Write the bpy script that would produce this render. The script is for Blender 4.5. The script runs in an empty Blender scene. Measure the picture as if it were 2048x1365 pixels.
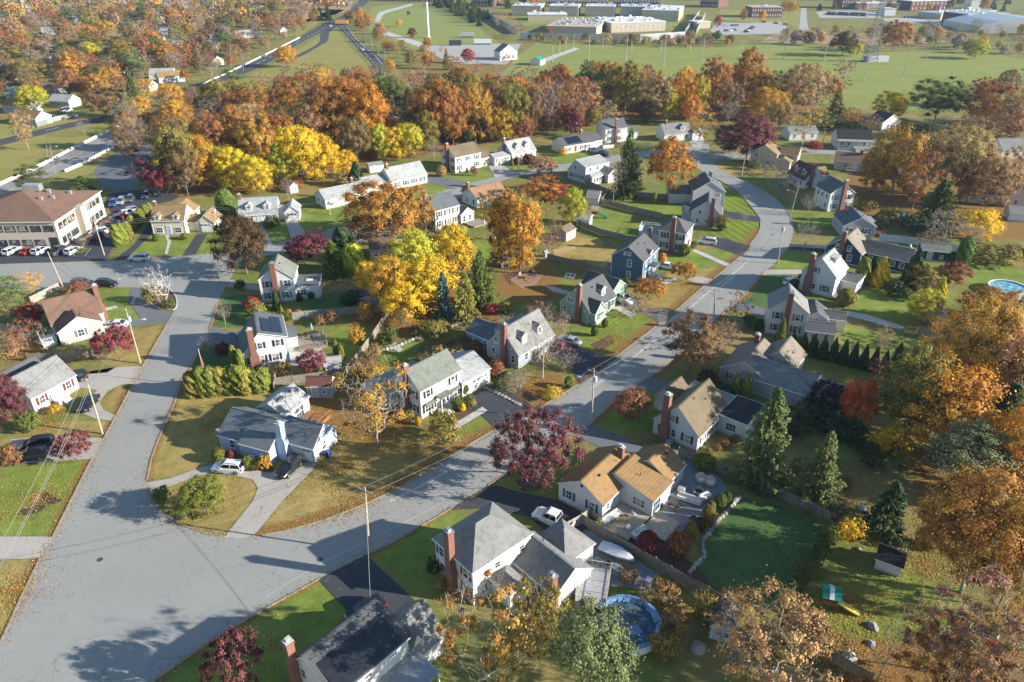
import bpy, bmesh, math, random
import numpy as np
from mathutils import Vector, Matrix

# ------------------------------------------------------------------ camera, sky, sun, exposure
SC = bpy.context.scene
COL = SC.collection
F_PX = 1450.0; PITCH = math.radians(29.0); CAM_H = 67.0; PW, PH = 2048.0, 1365.0
SUN_EL = 20.0; SHADOW_AZ = 169.0           # direction in which shadows fall, degrees from +X towards +Y

cam_d = bpy.data.cameras.new('camera'); cam = bpy.data.objects.new('camera', cam_d); COL.objects.link(cam)
cam_d.sensor_width = 36.0; cam_d.lens = 36.0 * F_PX / PW
cam_d.clip_start = 1.0; cam_d.clip_end = 6000.0
cam.location = (0, 0, CAM_H); cam.rotation_euler = (math.pi/2 - PITCH, 0, 0)
SC.camera = cam
SC.render.resolution_x = 1024; SC.render.resolution_y = 682

world = bpy.data.worlds.new('World'); SC.world = world; world.use_nodes = True
wn = world.node_tree
wn.nodes.clear()
w_out = wn.nodes.new('ShaderNodeOutputWorld'); w_bg = wn.nodes.new('ShaderNodeBackground'); w_sky = wn.nodes.new('ShaderNodeTexSky')
w_sky.sky_type = 'NISHITA'; w_sky.sun_disc = False
w_sky.sun_elevation = math.radians(SUN_EL)
_sa = math.radians(SHADOW_AZ + 180.0)       # azimuth of the sun, from +X
w_sky.sun_rotation = math.pi/2 - _sa        # Blender measures it clockwise from +Y
w_sky.air_density = 1.0; w_sky.dust_density = 0.2; w_sky.ozone_density = 2.0
w_bg.inputs['Strength'].default_value = 0.098
wn.links.new(w_sky.outputs[0], w_bg.inputs[0]); wn.links.new(w_bg.outputs[0], w_out.inputs[0])

sun_d = bpy.data.lights.new('sun', 'SUN'); sun = bpy.data.objects.new('sun', sun_d); COL.objects.link(sun)
sun_d.energy = 5.0; sun_d.angle = math.radians(0.5); sun_d.color = (1.0, 0.93, 0.84)
_el = math.radians(SUN_EL)
SUN_DIR = Vector((math.cos(_sa)*math.cos(_el), math.sin(_sa)*math.cos(_el), math.sin(_el)))
sun.rotation_euler = SUN_DIR.to_track_quat('Z', 'Y').to_euler()
sun.location = SUN_DIR * 400
vs = SC.view_settings
vs.view_transform = 'Standard'; vs.look = 'None'; vs.gamma = 1.0; vs.exposure = 1.24
try: vs.use_curve_mapping = False
except Exception: pass
SC.cycles.max_bounces = 5; SC.cycles.diffuse_bounces = 3; SC.cycles.glossy_bounces = 2
SC.cycles.transmission_bounces = 3; SC.cycles.transparent_max_bounces = 4; SC.cycles.volume_bounces = 0

# ------------------------------------------------------------------ measuring: photo direction -> point of the ground
_s, _c = math.sin(PITCH), math.cos(PITCH)
Y_NADIR = PH/2 + F_PX*_c/_s; Y_HOR = PH/2 - F_PX*_s/_c
def P(x, y, h=0.0):
    """where the line of sight through photo point (x, y) meets the level h"""
    u = (x - PW/2)/F_PX; v = (y - PH/2)/F_PX
    t = (h - CAM_H)/(-_s - v*_c)
    return Vector((u*t, (_c - v*_s)*t, h))
def scale_at(y): return _c*(y - Y_HOR)/CAM_H            # photo pixels per metre on the ground
def proj(X, Y, Z=0.0):
    z = Y*_c - (Z - CAM_H)*_s; w = Y*_s + (Z - CAM_H)*_c
    return PW/2 + F_PX*X/z, PH/2 - F_PX*w/z
def height_from(yb, yt): return CAM_H*(Y_NADIR - Y_HOR)/(yb - Y_HOR)*(1 - (Y_NADIR - yb)/(Y_NADIR - yt))

R = random.Random(7)

# ------------------------------------------------------------------ objects
def link(o, parent=None):
    COL.objects.link(o)
    if parent is not None: o.parent = parent
    return o
def tag(o, label=None, cat=None, group=None, kind=None):
    if label: o['label'] = label
    if cat: o['category'] = cat
    if group: o['group'] = group
    if kind: o['kind'] = kind
    return o
LABELS = {}
def thing(name, label, cat, loc=(0, 0, 0), rz=0.0, group=None):
    o = bpy.data.objects.new(name, None); o.empty_display_size = 0.3
    link(o); o.location = loc; o.rotation_euler = (0, 0, rz)
    tag(o, label, cat, group); LABELS.setdefault(label, []).append(o)
    return o
def inst(name, me, parent=None, loc=(0, 0, 0), rz=0.0, scale=None, color=None):
    o = bpy.data.objects.new(name, me); link(o, parent)
    o.location = loc; o.rotation_euler = (0, 0, rz)
    if scale is not None: o.scale = scale
    if color is not None: o.color = (*color, 1.0)
    return o

class MB:
    """collects boxes, prisms and tubes into one mesh"""
    def __init__(s): s.v = []; s.f = []; s.m = []
    def quad(s, pts, m=0):
        n = len(s.v); s.v += [tuple(p) for p in pts]; s.f.append(tuple(range(n, n+len(pts)))); s.m.append(m)
    def hexa(s, b, t, m=0):
        """bottom ring b and top ring t (same count), closed"""
        n = len(s.v); k = len(b); s.v += [tuple(p) for p in b] + [tuple(p) for p in t]
        s.f.append(tuple(n+i for i in reversed(range(k)))); s.m.append(m)
        s.f.append(tuple(n+k+i for i in range(k))); s.m.append(m)
        for i in range(k):
            j = (i+1) % k; s.f.append((n+i, n+j, n+k+j, n+k+i)); s.m.append(m)
    def box(s, x0, y0, z0, x1, y1, z1, m=0):
        s.hexa([(x0,y0,z0),(x1,y0,z0),(x1,y1,z0),(x0,y1,z0)], [(x0,y0,z1),(x1,y0,z1),(x1,y1,z1),(x0,y1,z1)], m)
    def cyl(s, c, r0, r1, z0, z1, n=8, m=0, cx2=None):
        c2 = cx2 or c
        s.hexa([(c[0]+r0*math.cos(2*math.pi*i/n), c[1]+r0*math.sin(2*math.pi*i/n), z0) for i in range(n)],
               [(c2[0]+r1*math.cos(2*math.pi*i/n), c2[1]+r1*math.sin(2*math.pi*i/n), z1) for i in range(n)], m)
    def tube(s, p, q, r0, r1=None, n=6, m=0):
        p = Vector(p); q = Vector(q); r1 = r0 if r1 is None else r1
        d = (q-p)
        if d.length < 1e-6: return
        d.normalize(); a = d.orthogonal().normalized(); b = d.cross(a)
        rb = [p + (a*math.cos(2*math.pi*i/n) + b*math.sin(2*math.pi*i/n))*r0 for i in range(n)]
        rt = [q + (a*math.cos(2*math.pi*i/n) + b*math.sin(2*math.pi*i/n))*r1 for i in range(n)]
        s.hexa(rb, rt, m)
    def prism(s, prof, axis, a0, a1, m=0, mside=None):
        """profile of (u, z) extruded along axis 'x' (u = y) or 'y' (u = x)"""
        f = (lambda u, z, a: (a, u, z)) if axis == 'x' else (lambda u, z, a: (u, a, z))
        n = len(s.v); k = len(prof)
        s.v += [f(u, z, a0) for u, z in prof] + [f(u, z, a1) for u, z in prof]
        s.f.append(tuple(range(n, n+k))); s.m.append(m); s.f.append(tuple(n+k+i for i in reversed(range(k)))); s.m.append(m)
        for i in range(k):
            j = (i+1) % k; s.f.append((n+i, n+k+i, n+k+j, n+j)); s.m.append(mside[i] if mside else m)
    def mesh(s, name, mats, smooth=False):
        me = bpy.data.meshes.new(name); me.from_pydata(s.v, [], s.f)
        for m in mats: me.materials.append(m)
        me.polygons.foreach_set('material_index', s.m)
        bm = bmesh.new(); bm.from_mesh(me); bmesh.ops.recalc_face_normals(bm, faces=bm.faces); bm.to_mesh(me); bm.free()
        if smooth: me.polygons.foreach_set('use_smooth', [True]*len(me.polygons))
        me.update(); return me
    def build(s, name, mats, parent=None, loc=(0, 0, 0), rz=0.0, smooth=False):
        if not isinstance(mats, (list, tuple)): mats = [mats]
        return inst(name, s.mesh(name, mats, smooth), parent, loc, rz)

_cache = {}
def cached(key, fn):
    if key not in _cache: _cache[key] = fn()
    return _cache[key]

# ------------------------------------------------------------------ materials
def nmat(name):
    m = bpy.data.materials.new(name); m.use_nodes = True
    nt = m.node_tree; b = nt.nodes['Principled BSDF']
    return m, nt, b
def N(nt, t, **kw):
    n = nt.nodes.new(t)
    for k, v in kw.items():
        if k in n.inputs.keys() if isinstance(k, str) else False: n.inputs[k].default_value = v
        else: setattr(n, k, v)
    return n
def noise(nt, vec, scale, detail=4.0, rough=0.55):
    n = nt.nodes.new('ShaderNodeTexNoise'); n.inputs['Scale'].default_value = scale
    n.inputs['Detail'].default_value = detail; n.inputs['Roughness'].default_value = rough
    if vec is not None: nt.links.new(vec, n.inputs['Vector'])
    return n.outputs['Fac']
def ramp(nt, fac, stops):
    r = nt.nodes.new('ShaderNodeValToRGB'); e = r.color_ramp.elements
    while len(e) < len(stops): e.new(0.5)
    for el, (p, c) in zip(e, stops):
        el.position = p; el.color = (*c, 1) if len(c) == 3 else c
    nt.links.new(fac, r.inputs[0]); return r.outputs[0]
def mix(nt, fac, a, b, mode='MIX'):
    n = nt.nodes.new('ShaderNodeMix'); n.data_type = 'RGBA'; n.blend_type = mode
    for s, v in ((n.inputs[0], fac), (n.inputs[6], a), (n.inputs[7], b)):
        if hasattr(v, 'links') or hasattr(v, 'is_linked'): nt.links.new(v, s)
        else: s.default_value = v if not isinstance(v, tuple) else ((*v, 1) if len(v) == 3 else v)
    return n.outputs[2]
def math_n(nt, op, a, b=None, c=None):
    n = nt.nodes.new('ShaderNodeMath'); n.operation = op
    for s, v in zip(n.inputs, (a, b, c)):
        if v is None: continue
        if hasattr(v, 'is_linked'): nt.links.new(v, s)
        else: s.default_value = v
    return n.outputs[0]
def coords(nt, kind='Object'):
    return nt.nodes.new('ShaderNodeTexCoord').outputs[kind]
def world_pos(nt): return nt.nodes.new('ShaderNodeNewGeometry').outputs['Position']
def bump(nt, b, h, strength=0.3, dist=0.05):
    n = nt.nodes.new('ShaderNodeBump'); n.inputs['Strength'].default_value = strength; n.inputs['Distance'].default_value = dist
    nt.links.new(h, n.inputs['Height']); nt.links.new(n.outputs[0], b.inputs['Normal'])
def sc3(c, k): return tuple(min(1.0, x*k) for x in c)

def plain(name, col, rough=0.6, var=0.12, scale=3.0, metal=0.0, spec=0.3):
    def mk():
        m, nt, b = nmat(name)
        f = noise(nt, world_pos(nt), scale)
        c = ramp(nt, f, [(0.3, sc3(col, 1-var)), (0.7, sc3(col, 1+var))])
        nt.links.new(c, b.inputs['Base Color']); b.inputs['Roughness'].default_value = rough
        b.inputs['Metallic'].default_value = metal
        b.inputs['Specular IOR Level'].default_value = spec
        return m
    return cached(('plain', name), mk)
def siding(name, col, course=0.16, dirt=0.10):
    def mk():
        m, nt, b = nmat(name)
        g = world_pos(nt); sep = nt.nodes.new('ShaderNodeSeparateXYZ'); nt.links.new(g, sep.inputs[0])
        fr = math_n(nt, 'FRACT', math_n(nt, 'DIVIDE', sep.outputs[2], course))
        line = math_n(nt, 'LESS_THAN', fr, 0.14)
        f = noise(nt, g, 1.3); c = ramp(nt, f, [(0.3, sc3(col, 1-dirt)), (0.72, col)])
        sm = nt.nodes.new('ShaderNodeMapping'); sm.inputs['Scale'].default_value = (7, 7, .5); nt.links.new(g, sm.inputs[0])
        c = mix(nt, math_n(nt, 'MULTIPLY', ramp(nt, noise(nt, sm.outputs[0], 1.0, 3), [(.5, (0, 0, 0)), (.8, (1, 1, 1))]), .16), c, sc3(col, .72))
        c = mix(nt, math_n(nt, 'MULTIPLY', line, 0.30), c, sc3(col, 0.55))
        nt.links.new(c, b.inputs['Base Color']); b.inputs['Roughness'].default_value = 0.65
        b.inputs['Specular IOR Level'].default_value = 0.25
        bump(nt, b, fr, 0.35, 0.02)
        return m
    return cached(('sid', name), mk)
def shingle(name, col, stain=(0.05, 0.05, 0.045), stain_amt=0.5, course=0.14):
    def mk():
        m, nt, b = nmat(name)
        g = world_pos(nt); sep = nt.nodes.new('ShaderNodeSeparateXYZ'); nt.links.new(g, sep.inputs[0])
        fr = math_n(nt, 'FRACT', math_n(nt, 'DIVIDE', sep.outputs[2], course))
        line = math_n(nt, 'LESS_THAN', fr, 0.22)
        fine = noise(nt, g, 6.0, 5, 0.7); big = noise(nt, g, 0.35, 4)
        c = ramp(nt, fine, [(0.25, sc3(col, 0.72)), (0.75, sc3(col, 1.25))])
        mp = nt.nodes.new('ShaderNodeMapping'); mp.inputs['Scale'].default_value = (1.6, 1.6, 0.25); nt.links.new(g, mp.inputs[0])
        st = noise(nt, mp.outputs[0], 1.0, 5)
        c = mix(nt, math_n(nt, 'MULTIPLY', ramp(nt, st, [(0.45, (0, 0, 0)), (0.75, (1, 1, 1))]), stain_amt), c, stain)
        c = mix(nt, math_n(nt, 'MULTIPLY', ramp(nt, big, [(0.4, (0, 0, 0)), (0.7, (1, 1, 1))]), 0.4), c, sc3(col, 1.4))
        c = mix(nt, math_n(nt, 'MULTIPLY', line, 0.35), c, sc3(col, 0.45))
        nt.links.new(c, b.inputs['Base Color']); b.inputs['Roughness'].default_value = 0.85
        b.inputs['Specular IOR Level'].default_value = 0.25
        bump(nt, b, fine, 0.5, 0.03)
        return m
    return cached(('shg', name), mk)
def brick(name='brick', c1=(0.27, 0.085, 0.048), c2=(0.17, 0.055, 0.036), mortar=(0.27, 0.22, 0.18)):
    def mk():
        m, nt, b = nmat(name)
        g = coords(nt)
        mp = nt.nodes.new('ShaderNodeVectorMath'); mp.operation = 'MULTIPLY_ADD'
        sep = nt.nodes.new('ShaderNodeSeparateXYZ'); nt.links.new(g, sep.inputs[0])
        cm = nt.nodes.new('ShaderNodeCombineXYZ')
        nt.links.new(math_n(nt, 'ADD', sep.outputs[0], sep.outputs[1]), cm.inputs[0]); nt.links.new(sep.outputs[2], cm.inputs[1])
        t = nt.nodes.new('ShaderNodeTexBrick'); nt.links.new(cm.outputs[0], t.inputs['Vector'])
        t.inputs['Scale'].default_value = 1.0; t.inputs['Brick Width'].default_value = 0.24; t.inputs['Row Height'].default_value = 0.098
        t.inputs['Mortar Size'].default_value = 0.010
        t.inputs['Color1'].default_value = (*c1, 1); t.inputs['Color2'].default_value = (*c2, 1); t.inputs['Mortar'].default_value = (*mortar, 1)
        f = noise(nt, g, 1.1); c = mix(nt, math_n(nt, 'MULTIPLY', f, 0.45), t.outputs['Color'], sc3(c2, 0.6))
        nt.links.new(c, b.inputs['Base Color']); b.inputs['Roughness'].default_value = 0.9
        return m
    return cached(('brk', name), mk)
def leaf_mat(name, transl=0.3, hue=0.03, val=0.35):
    """leaf colour = object colour, varied per leaf by the mesh's 'tone' attribute"""
    def mk():
        m, nt, b = nmat(name)
        oi = nt.nodes.new('ShaderNodeObjectInfo'); at = nt.nodes.new('ShaderNodeAttribute'); at.attribute_name = 'tone'
        sp = nt.nodes.new('ShaderNodeSeparateXYZ'); nt.links.new(at.outputs['Vector'], sp.inputs[0])
        hs = nt.nodes.new('ShaderNodeHueSaturation'); nt.links.new(oi.outputs['Color'], hs.inputs['Color'])
        nt.links.new(math_n(nt, 'MULTIPLY_ADD', sp.outputs[0], hue*2, 0.5-hue), hs.inputs['Hue'])
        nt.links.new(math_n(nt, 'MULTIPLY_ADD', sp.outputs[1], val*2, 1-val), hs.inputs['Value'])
        hs.inputs['Saturation'].default_value = 1.0
        c = hs.outputs[0]
        nt.links.new(c, b.inputs['Base Color']); b.inputs['Roughness'].default_value = 0.6
        b.inputs['Specular IOR Level'].default_value = 0.2
        tr = nt.nodes.new('ShaderNodeBsdfTranslucent'); nt.links.new(c, tr.inputs['Color'])
        ms = nt.nodes.new('ShaderNodeMixShader'); ms.inputs[0].default_value = transl
        nt.links.new(b.outputs[0], ms.inputs[1]); nt.links.new(tr.outputs[0], ms.inputs[2])
        nt.links.new(ms.outputs[0], nt.nodes['Material Output'].inputs['Surface'])
        return m
    return cached(('leaf', name), mk)
def glass(name='window_glass', col=(0.03, 0.045, 0.06), rough=0.08):
    def mk():
        m, nt, b = nmat(name); f = noise(nt, world_pos(nt), 0.9, 2)
        c = ramp(nt, f, [(0.35, sc3(col, 0.5)), (0.7, sc3(col, 2.2))])
        if name == 'window_glass': c = mix(nt, ramp(nt, noise(nt, world_pos(nt), 0.55, 1), [(.56, (0, 0, 0)), (.58, (1, 1, 1))]), c, (.30, .29, .26))      # drawn blinds
        nt.links.new(c, b.inputs['Base Color']); b.inputs['Roughness'].default_value = rough
        b.inputs['Specular IOR Level'].default_value = 0.6
        return m
    return cached(('gl', name), mk)
def paint(name, col, rough=0.25, metal=0.0):
    def mk():
        m, nt, b = nmat(name); f = noise(nt, world_pos(nt), 2.0, 3)
        c = ramp(nt, f, [(0.3, sc3(col, 0.9)), (0.7, col)]); nt.links.new(c, b.inputs['Base Color'])
        b.inputs['Roughness'].default_value = rough; b.inputs['Metallic'].default_value = metal
        b.inputs['Coat Weight'].default_value = 0.5; b.inputs['Coat Roughness'].default_value = 0.05
        return m
    return cached(('pnt', name), mk)

WHITE = (0.62, 0.61, 0.585)
SIDE = dict(white=WHITE, cream=(0.60, 0.55, 0.42), tan=(0.50, 0.41, 0.30), paleblue=(0.37, 0.44, 0.60), slate=(0.075, 0.135, 0.20),
            navy=(0.03, 0.055, 0.095), green=(0.26, 0.40, 0.28), greyblue=(0.31, 0.36, 0.385), grey=(0.34, 0.35, 0.38), taupe=(0.43, 0.40, 0.34),
            pink=(0.50, 0.40, 0.36), lightgrey=(0.46, 0.46, 0.48), beige=(0.47, 0.41, 0.33))
ROOF = dict(grey=(0.20, 0.20, 0.19), lgrey=(0.31, 0.32, 0.31), dark=(0.055, 0.057, 0.062), slate=(0.10, 0.115, 0.125), tan=(0.26, 0.158, 0.066),
            brown=(0.17, 0.10, 0.07), maroon=(0.13, 0.055, 0.045), ochre=(0.24, 0.155, 0.075), greenish=(0.165, 0.18, 0.15), black=(0.02, 0.021, 0.024),
            taupe=(0.22, 0.185, 0.145), charcoal=(0.085, 0.087, 0.09), moss=(0.135, 0.150, 0.160), olive=(0.155, 0.118, 0.072), orange=(0.29, 0.165, 0.09))
def SIDM(k): return siding('siding_'+k, SIDE[k])
def ROOFM(k): return shingle('shingle_'+k, ROOF[k])
TRIM = plain('white_trim', (0.64, 0.635, 0.615), 0.5, 0.05)
GLASS = glass()
SHUT = dict(black=plain('shutter_black', (0.025, 0.027, 0.03), 0.5), red=plain('shutter_red', (0.15, 0.035, 0.035), 0.5), blue=plain('shutter_blue', (0.05, 0.11, 0.19), 0.5),
            slate=plain('shutter_slate', (0.11, 0.16, 0.20), 0.5), brown=plain('shutter_brown', (0.07, 0.045, 0.03), 0.5), teal=plain('shutter_green', (0.05, 0.13, 0.11), .5))
BRICK = brick(); CONC = plain('concrete', (0.42, 0.40, 0.37), 0.9, 0.18, 1.5)
WOOD = plain('weathered_wood', (0.24, 0.205, 0.165), 0.85, 0.3, 2.5); WOODL = plain('pale_wood', (0.42, 0.35, 0.26), 0.85, 0.2, 2.5)
DARK = plain('dark_metal', (0.03, 0.03, 0.033), 0.5); METAL = plain('grey_metal', (0.42, 0.43, 0.44), 0.4, 0.1, 2.0, 0.6)
# ------------------------------------------------------------------ ground materials
def grass(name, green, dry, leaf, leaf_amt=0.5, dry_amt=0.5, stripes=None, bias=0.0):
    m, nt, b = nmat(name); g = world_pos(nt)
    big = noise(nt, g, 0.055, 5, 0.6); mid = noise(nt, g, 0.45, 5, 0.65); fine = noise(nt, g, 5.0, 5, 0.75); spk = noise(nt, g, 2.2, 6, 0.8)
    c = ramp(nt, fine, [(0.25, sc3(green, 0.6)), (0.75, sc3(green, 1.4))])
    d = ramp(nt, fine, [(0.25, sc3(dry, 0.65)), (0.75, sc3(dry, 1.35))])
    k = math_n(nt, 'ADD', math_n(nt, 'MULTIPLY', big, 0.6), math_n(nt, 'MULTIPLY', mid, 0.4))
    c = mix(nt, math_n(nt, 'MULTIPLY', ramp(nt, k, [(0.40-bias, (0, 0, 0)), (0.60-bias, (1, 1, 1))]), dry_amt), c, d)
    lf = ramp(nt, fine, [(0.3, sc3(leaf, 0.5)), (0.7, sc3(leaf, 1.5))])
    lm = math_n(nt, 'MULTIPLY', ramp(nt, spk, [(0.50, (0, 0, 0)), (0.62, (1, 1, 1))]), ramp(nt, noise(nt, g, 0.11, 4, 0.6), [(0.34, (0.1, .1, .1)), (0.62, (1, 1, 1))]))
    c = mix(nt, math_n(nt, 'MULTIPLY', lm, leaf_amt), c, lf)
    if stripes:
        sp = nt.nodes.new('ShaderNodeSeparateXYZ'); nt.links.new(g, sp.inputs[0])
        u = math_n(nt, 'ADD', math_n(nt, 'MULTIPLY', sp.outputs[0], stripes[0]), math_n(nt, 'MULTIPLY', sp.outputs[1], stripes[1]))
        s = ramp(nt, math_n(nt, 'MULTIPLY_ADD', math_n(nt, 'SINE', u), 0.5, 0.5), [(0.4, (0, 0, 0)), (0.6, (1, 1, 1))])
        c = mix(nt, math_n(nt, 'MULTIPLY', s, stripes[2]), c, sc3(green, 1.9))
    nt.links.new(c, b.inputs['Base Color']); b.inputs['Roughness'].default_value = 0.95; b.inputs['Specular IOR Level'].default_value = 0.1
    bump(nt, b, fine, 0.9, 0.12)
    return m
def asphalt(name, col, crack=0.5, patch=0.25, dry=None):
    m, nt, b = nmat(name); g = world_pos(nt)
    fine = noise(nt, g, 7.0, 5, 0.8); big = noise(nt, g, 0.09, 5, 0.6); mid = noise(nt, g, 0.7, 4)
    c = ramp(nt, fine, [(0.25, sc3(col, 0.82)), (0.75, sc3(col, 1.18))])
    c = mix(nt, math_n(nt, 'MULTIPLY', ramp(nt, big, [(0.38, (0, 0, 0)), (0.66, (1, 1, 1))]), patch), c, sc3(col, 1.35))
    c = mix(nt, math_n(nt, 'MULTIPLY', ramp(nt, mid, [(0.55, (0, 0, 0)), (0.75, (1, 1, 1))]), patch), c, sc3(col, 0.62))
    # thin sealed cracks
    wv = nt.nodes.new('ShaderNodeVectorMath'); wv.operation = 'ADD'
    nz = nt.nodes.new('ShaderNodeTexNoise'); nz.inputs['Scale'].default_value = 0.35; nt.links.new(g, nz.inputs['Vector'])
    sc = nt.nodes.new('ShaderNodeVectorMath'); sc.operation = 'SCALE'; sc.inputs['Scale'].default_value = 4.0
    nt.links.new(nz.outputs['Color'], sc.inputs[0]); nt.links.new(g, wv.inputs[0]); nt.links.new(sc.outputs[0], wv.inputs[1])
    vo = nt.nodes.new('ShaderNodeTexVoronoi'); vo.feature = 'DISTANCE_TO_EDGE'; vo.inputs['Scale'].default_value = 0.13
    nt.links.new(wv.outputs[0], vo.inputs['Vector'])
    ln = math_n(nt, 'LESS_THAN', vo.outputs['Distance'], 0.0048)
    c = mix(nt, math_n(nt, 'MULTIPLY', math_n(nt, 'MULTIPLY', ln, ramp(nt, noise(nt, g, 0.2, 3), [(0.42, (0, 0, 0)), (0.6, (1, 1, 1))])), crack), c, sc3(col, 0.38))
    nt.links.new(c, b.inputs['Base Color']); b.inputs['Roughness'].default_value = 0.9; b.inputs['Specular IOR Level'].default_value = 0.2
    bump(nt, b, fine, 0.4, 0.02)
    return m
G_FIELD = grass('sports_field', (0.185, 0.225, 0.050), (0.250, 0.240, 0.080), (0.24, 0.20, 0.06), 0.3, 0.75, (0.05, 0.28, 0.04))
G_VERGE = grass('road_verge', (0.190, 0.205, 0.045), (0.300, 0.240, 0.085), (0.32, 0.18, 0.06), 0.35, 0.7, bias=0.02)
G_REED = grass('reed_bed', (0.30, 0.21, 0.12), (0.38, 0.27, 0.16), (0.3, 0.18, 0.09), 0.5, 0.6)
A_ROAD = asphalt('road_asphalt', (0.262, 0.260, 0.238), 0.5, 0.24)
A_BLACK = asphalt('fresh_asphalt', (0.050, 0.054, 0.062), 0.35, 0.25)
A_HIGH = asphalt('highway_asphalt', (0.060, 0.062, 0.070), 0.2, 0.2)
A_GREY = asphalt('driveway_asphalt', (0.135, 0.140, 0.150), 0.6, 0.3)
A_PALE = asphalt('driveway_concrete', (0.350, 0.325, 0.285), 0.7, 0.25)
M_BED = plain('mulch_bed', (0.105, 0.062, 0.038), 0.95, 0.45, 3.0); M_GRAVEL = plain('gravel', (0.20, 0.21, 0.22), 0.95, 0.35, 4.0)
M_DIRT = plain('bare_soil', (0.40, 0.27, 0.13), 0.95, 0.25, 1.2)
M_LINE = plain('road_paint', (0.62, 0.60, 0.54), 0.8, 0.25, 1.2); M_YEL = plain('road_paint_yellow', (0.60, 0.42, 0.10), 0.8, 0.2, 1.2)
KERB = plain('kerb_asphalt', (0.26, 0.205, 0.14), 0.9, 0.35, 2.0)

# ------------------------------------------------------------------ sheets
def smooth_line(pts, step=2.0, closed=False):
    """Catmull-Rom through world points"""
    pts = [Vector((p[0], p[1], 0)) for p in pts]; n = len(pts); out = []
    rng = range(n if closed else n-1)
    for i in rng:
        p1, p2 = pts[i], pts[(i+1) % n]
        p0 = pts[i-1] if (i > 0 or closed) else p1*2-p2
        p3 = pts[(i+2) % n] if (i+2 < n or closed) else p2*2-p1
        k = max(1, min(12, int((p2-p1).length/step)))
        for j in range(k):
            t = j/k
            out.append(0.5*((2*p1) + (p2-p0)*t + (2*p0-5*p1+4*p2-p3)*t*t + (3*p1-p0-3*p2+p3)*t*t*t))
    if not closed: out.append(pts[-1])
    return out
def sheet(name, pts, mat, level, world=False, smooth=False, kind='structure'):
    ps = [Vector((p[0], p[1], 0)) for p in pts] if world else [P(*p) for p in pts]
    if smooth: ps = smooth_line(ps, 2.0, True)
    bm = bmesh.new(); z = level*0.005
    f = bm.faces.new([bm.verts.new((p.x, p.y, z)) for p in ps])
    bmesh.ops.triangulate(bm, faces=[f]); bmesh.ops.recalc_face_normals(bm, faces=bm.faces)
    for q in bm.faces:
        if q.normal.z < 0: q.normal_flip()
    me = bpy.data.meshes.new(name); bm.to_mesh(me); bm.free(); me.materials.append(mat)
    o = inst(name, me); tag(o, kind=kind); return o
def strip_mesh(line, w, z0, z1, mb, m=0, side=0.0):
    """raised band that follows a world polyline"""
    n = len(line)
    nor = []
    for i in range(n):
        d = (line[min(i+1, n-1)] - line[max(i-1, 0)]); d.z = 0
        d = d.normalized() if d.length > 1e-6 else Vector((1, 0, 0)); nor.append(Vector((-d.y, d.x, 0)))
    for i in range(n-1):
        a, b = line[i], line[i+1]; na, nb = nor[i], nor[i+1]
        pts = [a+na*(side-w/2), b+nb*(side-w/2), b+nb*(side+w/2), a+na*(side+w/2)]
        if z0 is None: mb.quad([(p.x, p.y, z1) for p in pts], m)
        else: mb.hexa([(p.x, p.y, z0) for p in pts], [(p.x, p.y, z1) for p in pts], m)
def kerb(px, smooth=True):
    ln = [P(*p) for p in px]
    if smooth: ln = smooth_line(ln, 2.5)
    mb = MB(); strip_mesh(ln, 0.22, 0.0, 0.11, mb); o = mb.build('kerb', KERB); tag(o, kind='structure')
def line_mark(name, px, w, mat=None, level=11, smooth=True, dash=None, off=0.0):
    ln = [P(*p) for p in px]
    if smooth: ln = smooth_line(ln, 1.5)
    mb = MB()
    if dash:
        acc = 0; seg = []
        for i in range(len(ln)-1):
            n = max(1, int((ln[i+1]-ln[i]).length/1.0))
            for j in range(n):
                a = ln[i].lerp(ln[i+1], j/n); b = ln[i].lerp(ln[i+1], (j+1)/n)
                if (acc % (dash[0]+dash[1])) < dash[0]: strip_mesh([a, b], w, None, level*0.005, mb, 0, off)
                acc += (b-a).length
    else: strip_mesh(ln, w, None, level*0.005, mb, 0, off)
    o = mb.build(name, mat or M_LINE); tag(o, kind='structure'); return o

# main streets (edges measured on the photograph's ground)
R1_L = [(-90, 1480), (0, 1288), (40, 1200), (80, 1116), (105, 1075), (180, 925), (211, 869), (231, 833), (265, 768), (286, 732), (333, 648), (352, 610), (330, 590), (295, 577)]
R1_R = [(470, 560), (452, 575), (433, 611), (419, 658), (381, 737), (363, 761), (354, 793), (325, 860), (302, 919), (293, 962), (300, 990), (320, 1022), (360, 1050), (420, 1070), (450, 1073)]
R3_T = [(450, 1073), (500, 1075), (560, 1065), (650, 1040), (760, 995), (850, 945), (925, 898), (1000, 854), (1081, 814), (1155, 770), (1228, 717), (1322, 645), (1348, 625), (1408, 572), (1428, 557), (1483, 511), (1498, 492),
        (1517, 465), (1521, 450), (1518, 436), (1507, 420), (1469, 379), (1410, 347), (1390, 329), (1385, 312), (1392, 290)]
R3_B = [(1418, 288), (1420, 305), (1430, 330), (1450, 345), (1494, 364), (1549, 396), (1575, 425), (1587, 450), (1583, 480), (1571, 502), (1542, 534), (1527, 546), (1495, 584), (1441, 632), (1380, 690), (1313, 747), (1235, 800), (1178, 852), (1152, 868),
        (1060, 920), (976, 971), (906, 1015), (773, 1093), (730, 1111), (639, 1158), (500, 1236), (400, 1298), (300, 1368), (200, 1480)]
def wl(px, step=2.5): return smooth_line([P(*p) for p in px], step)
sheet('road', wl(R1_L) + wl(R1_R)[:-1] + wl(R3_T) + wl(R3_B), A_ROAD, 7, world=True)
R2_T = [(-260, 540), (0, 529), (212, 523), (300, 518), (425, 508), (540, 490), (610, 472), (700, 446), (831, 400), (886, 383), (940, 367), (992, 354), (1060, 340), (1118, 330), (1145, 326), (1250, 308), (1330, 298), (1400, 292)]
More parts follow.
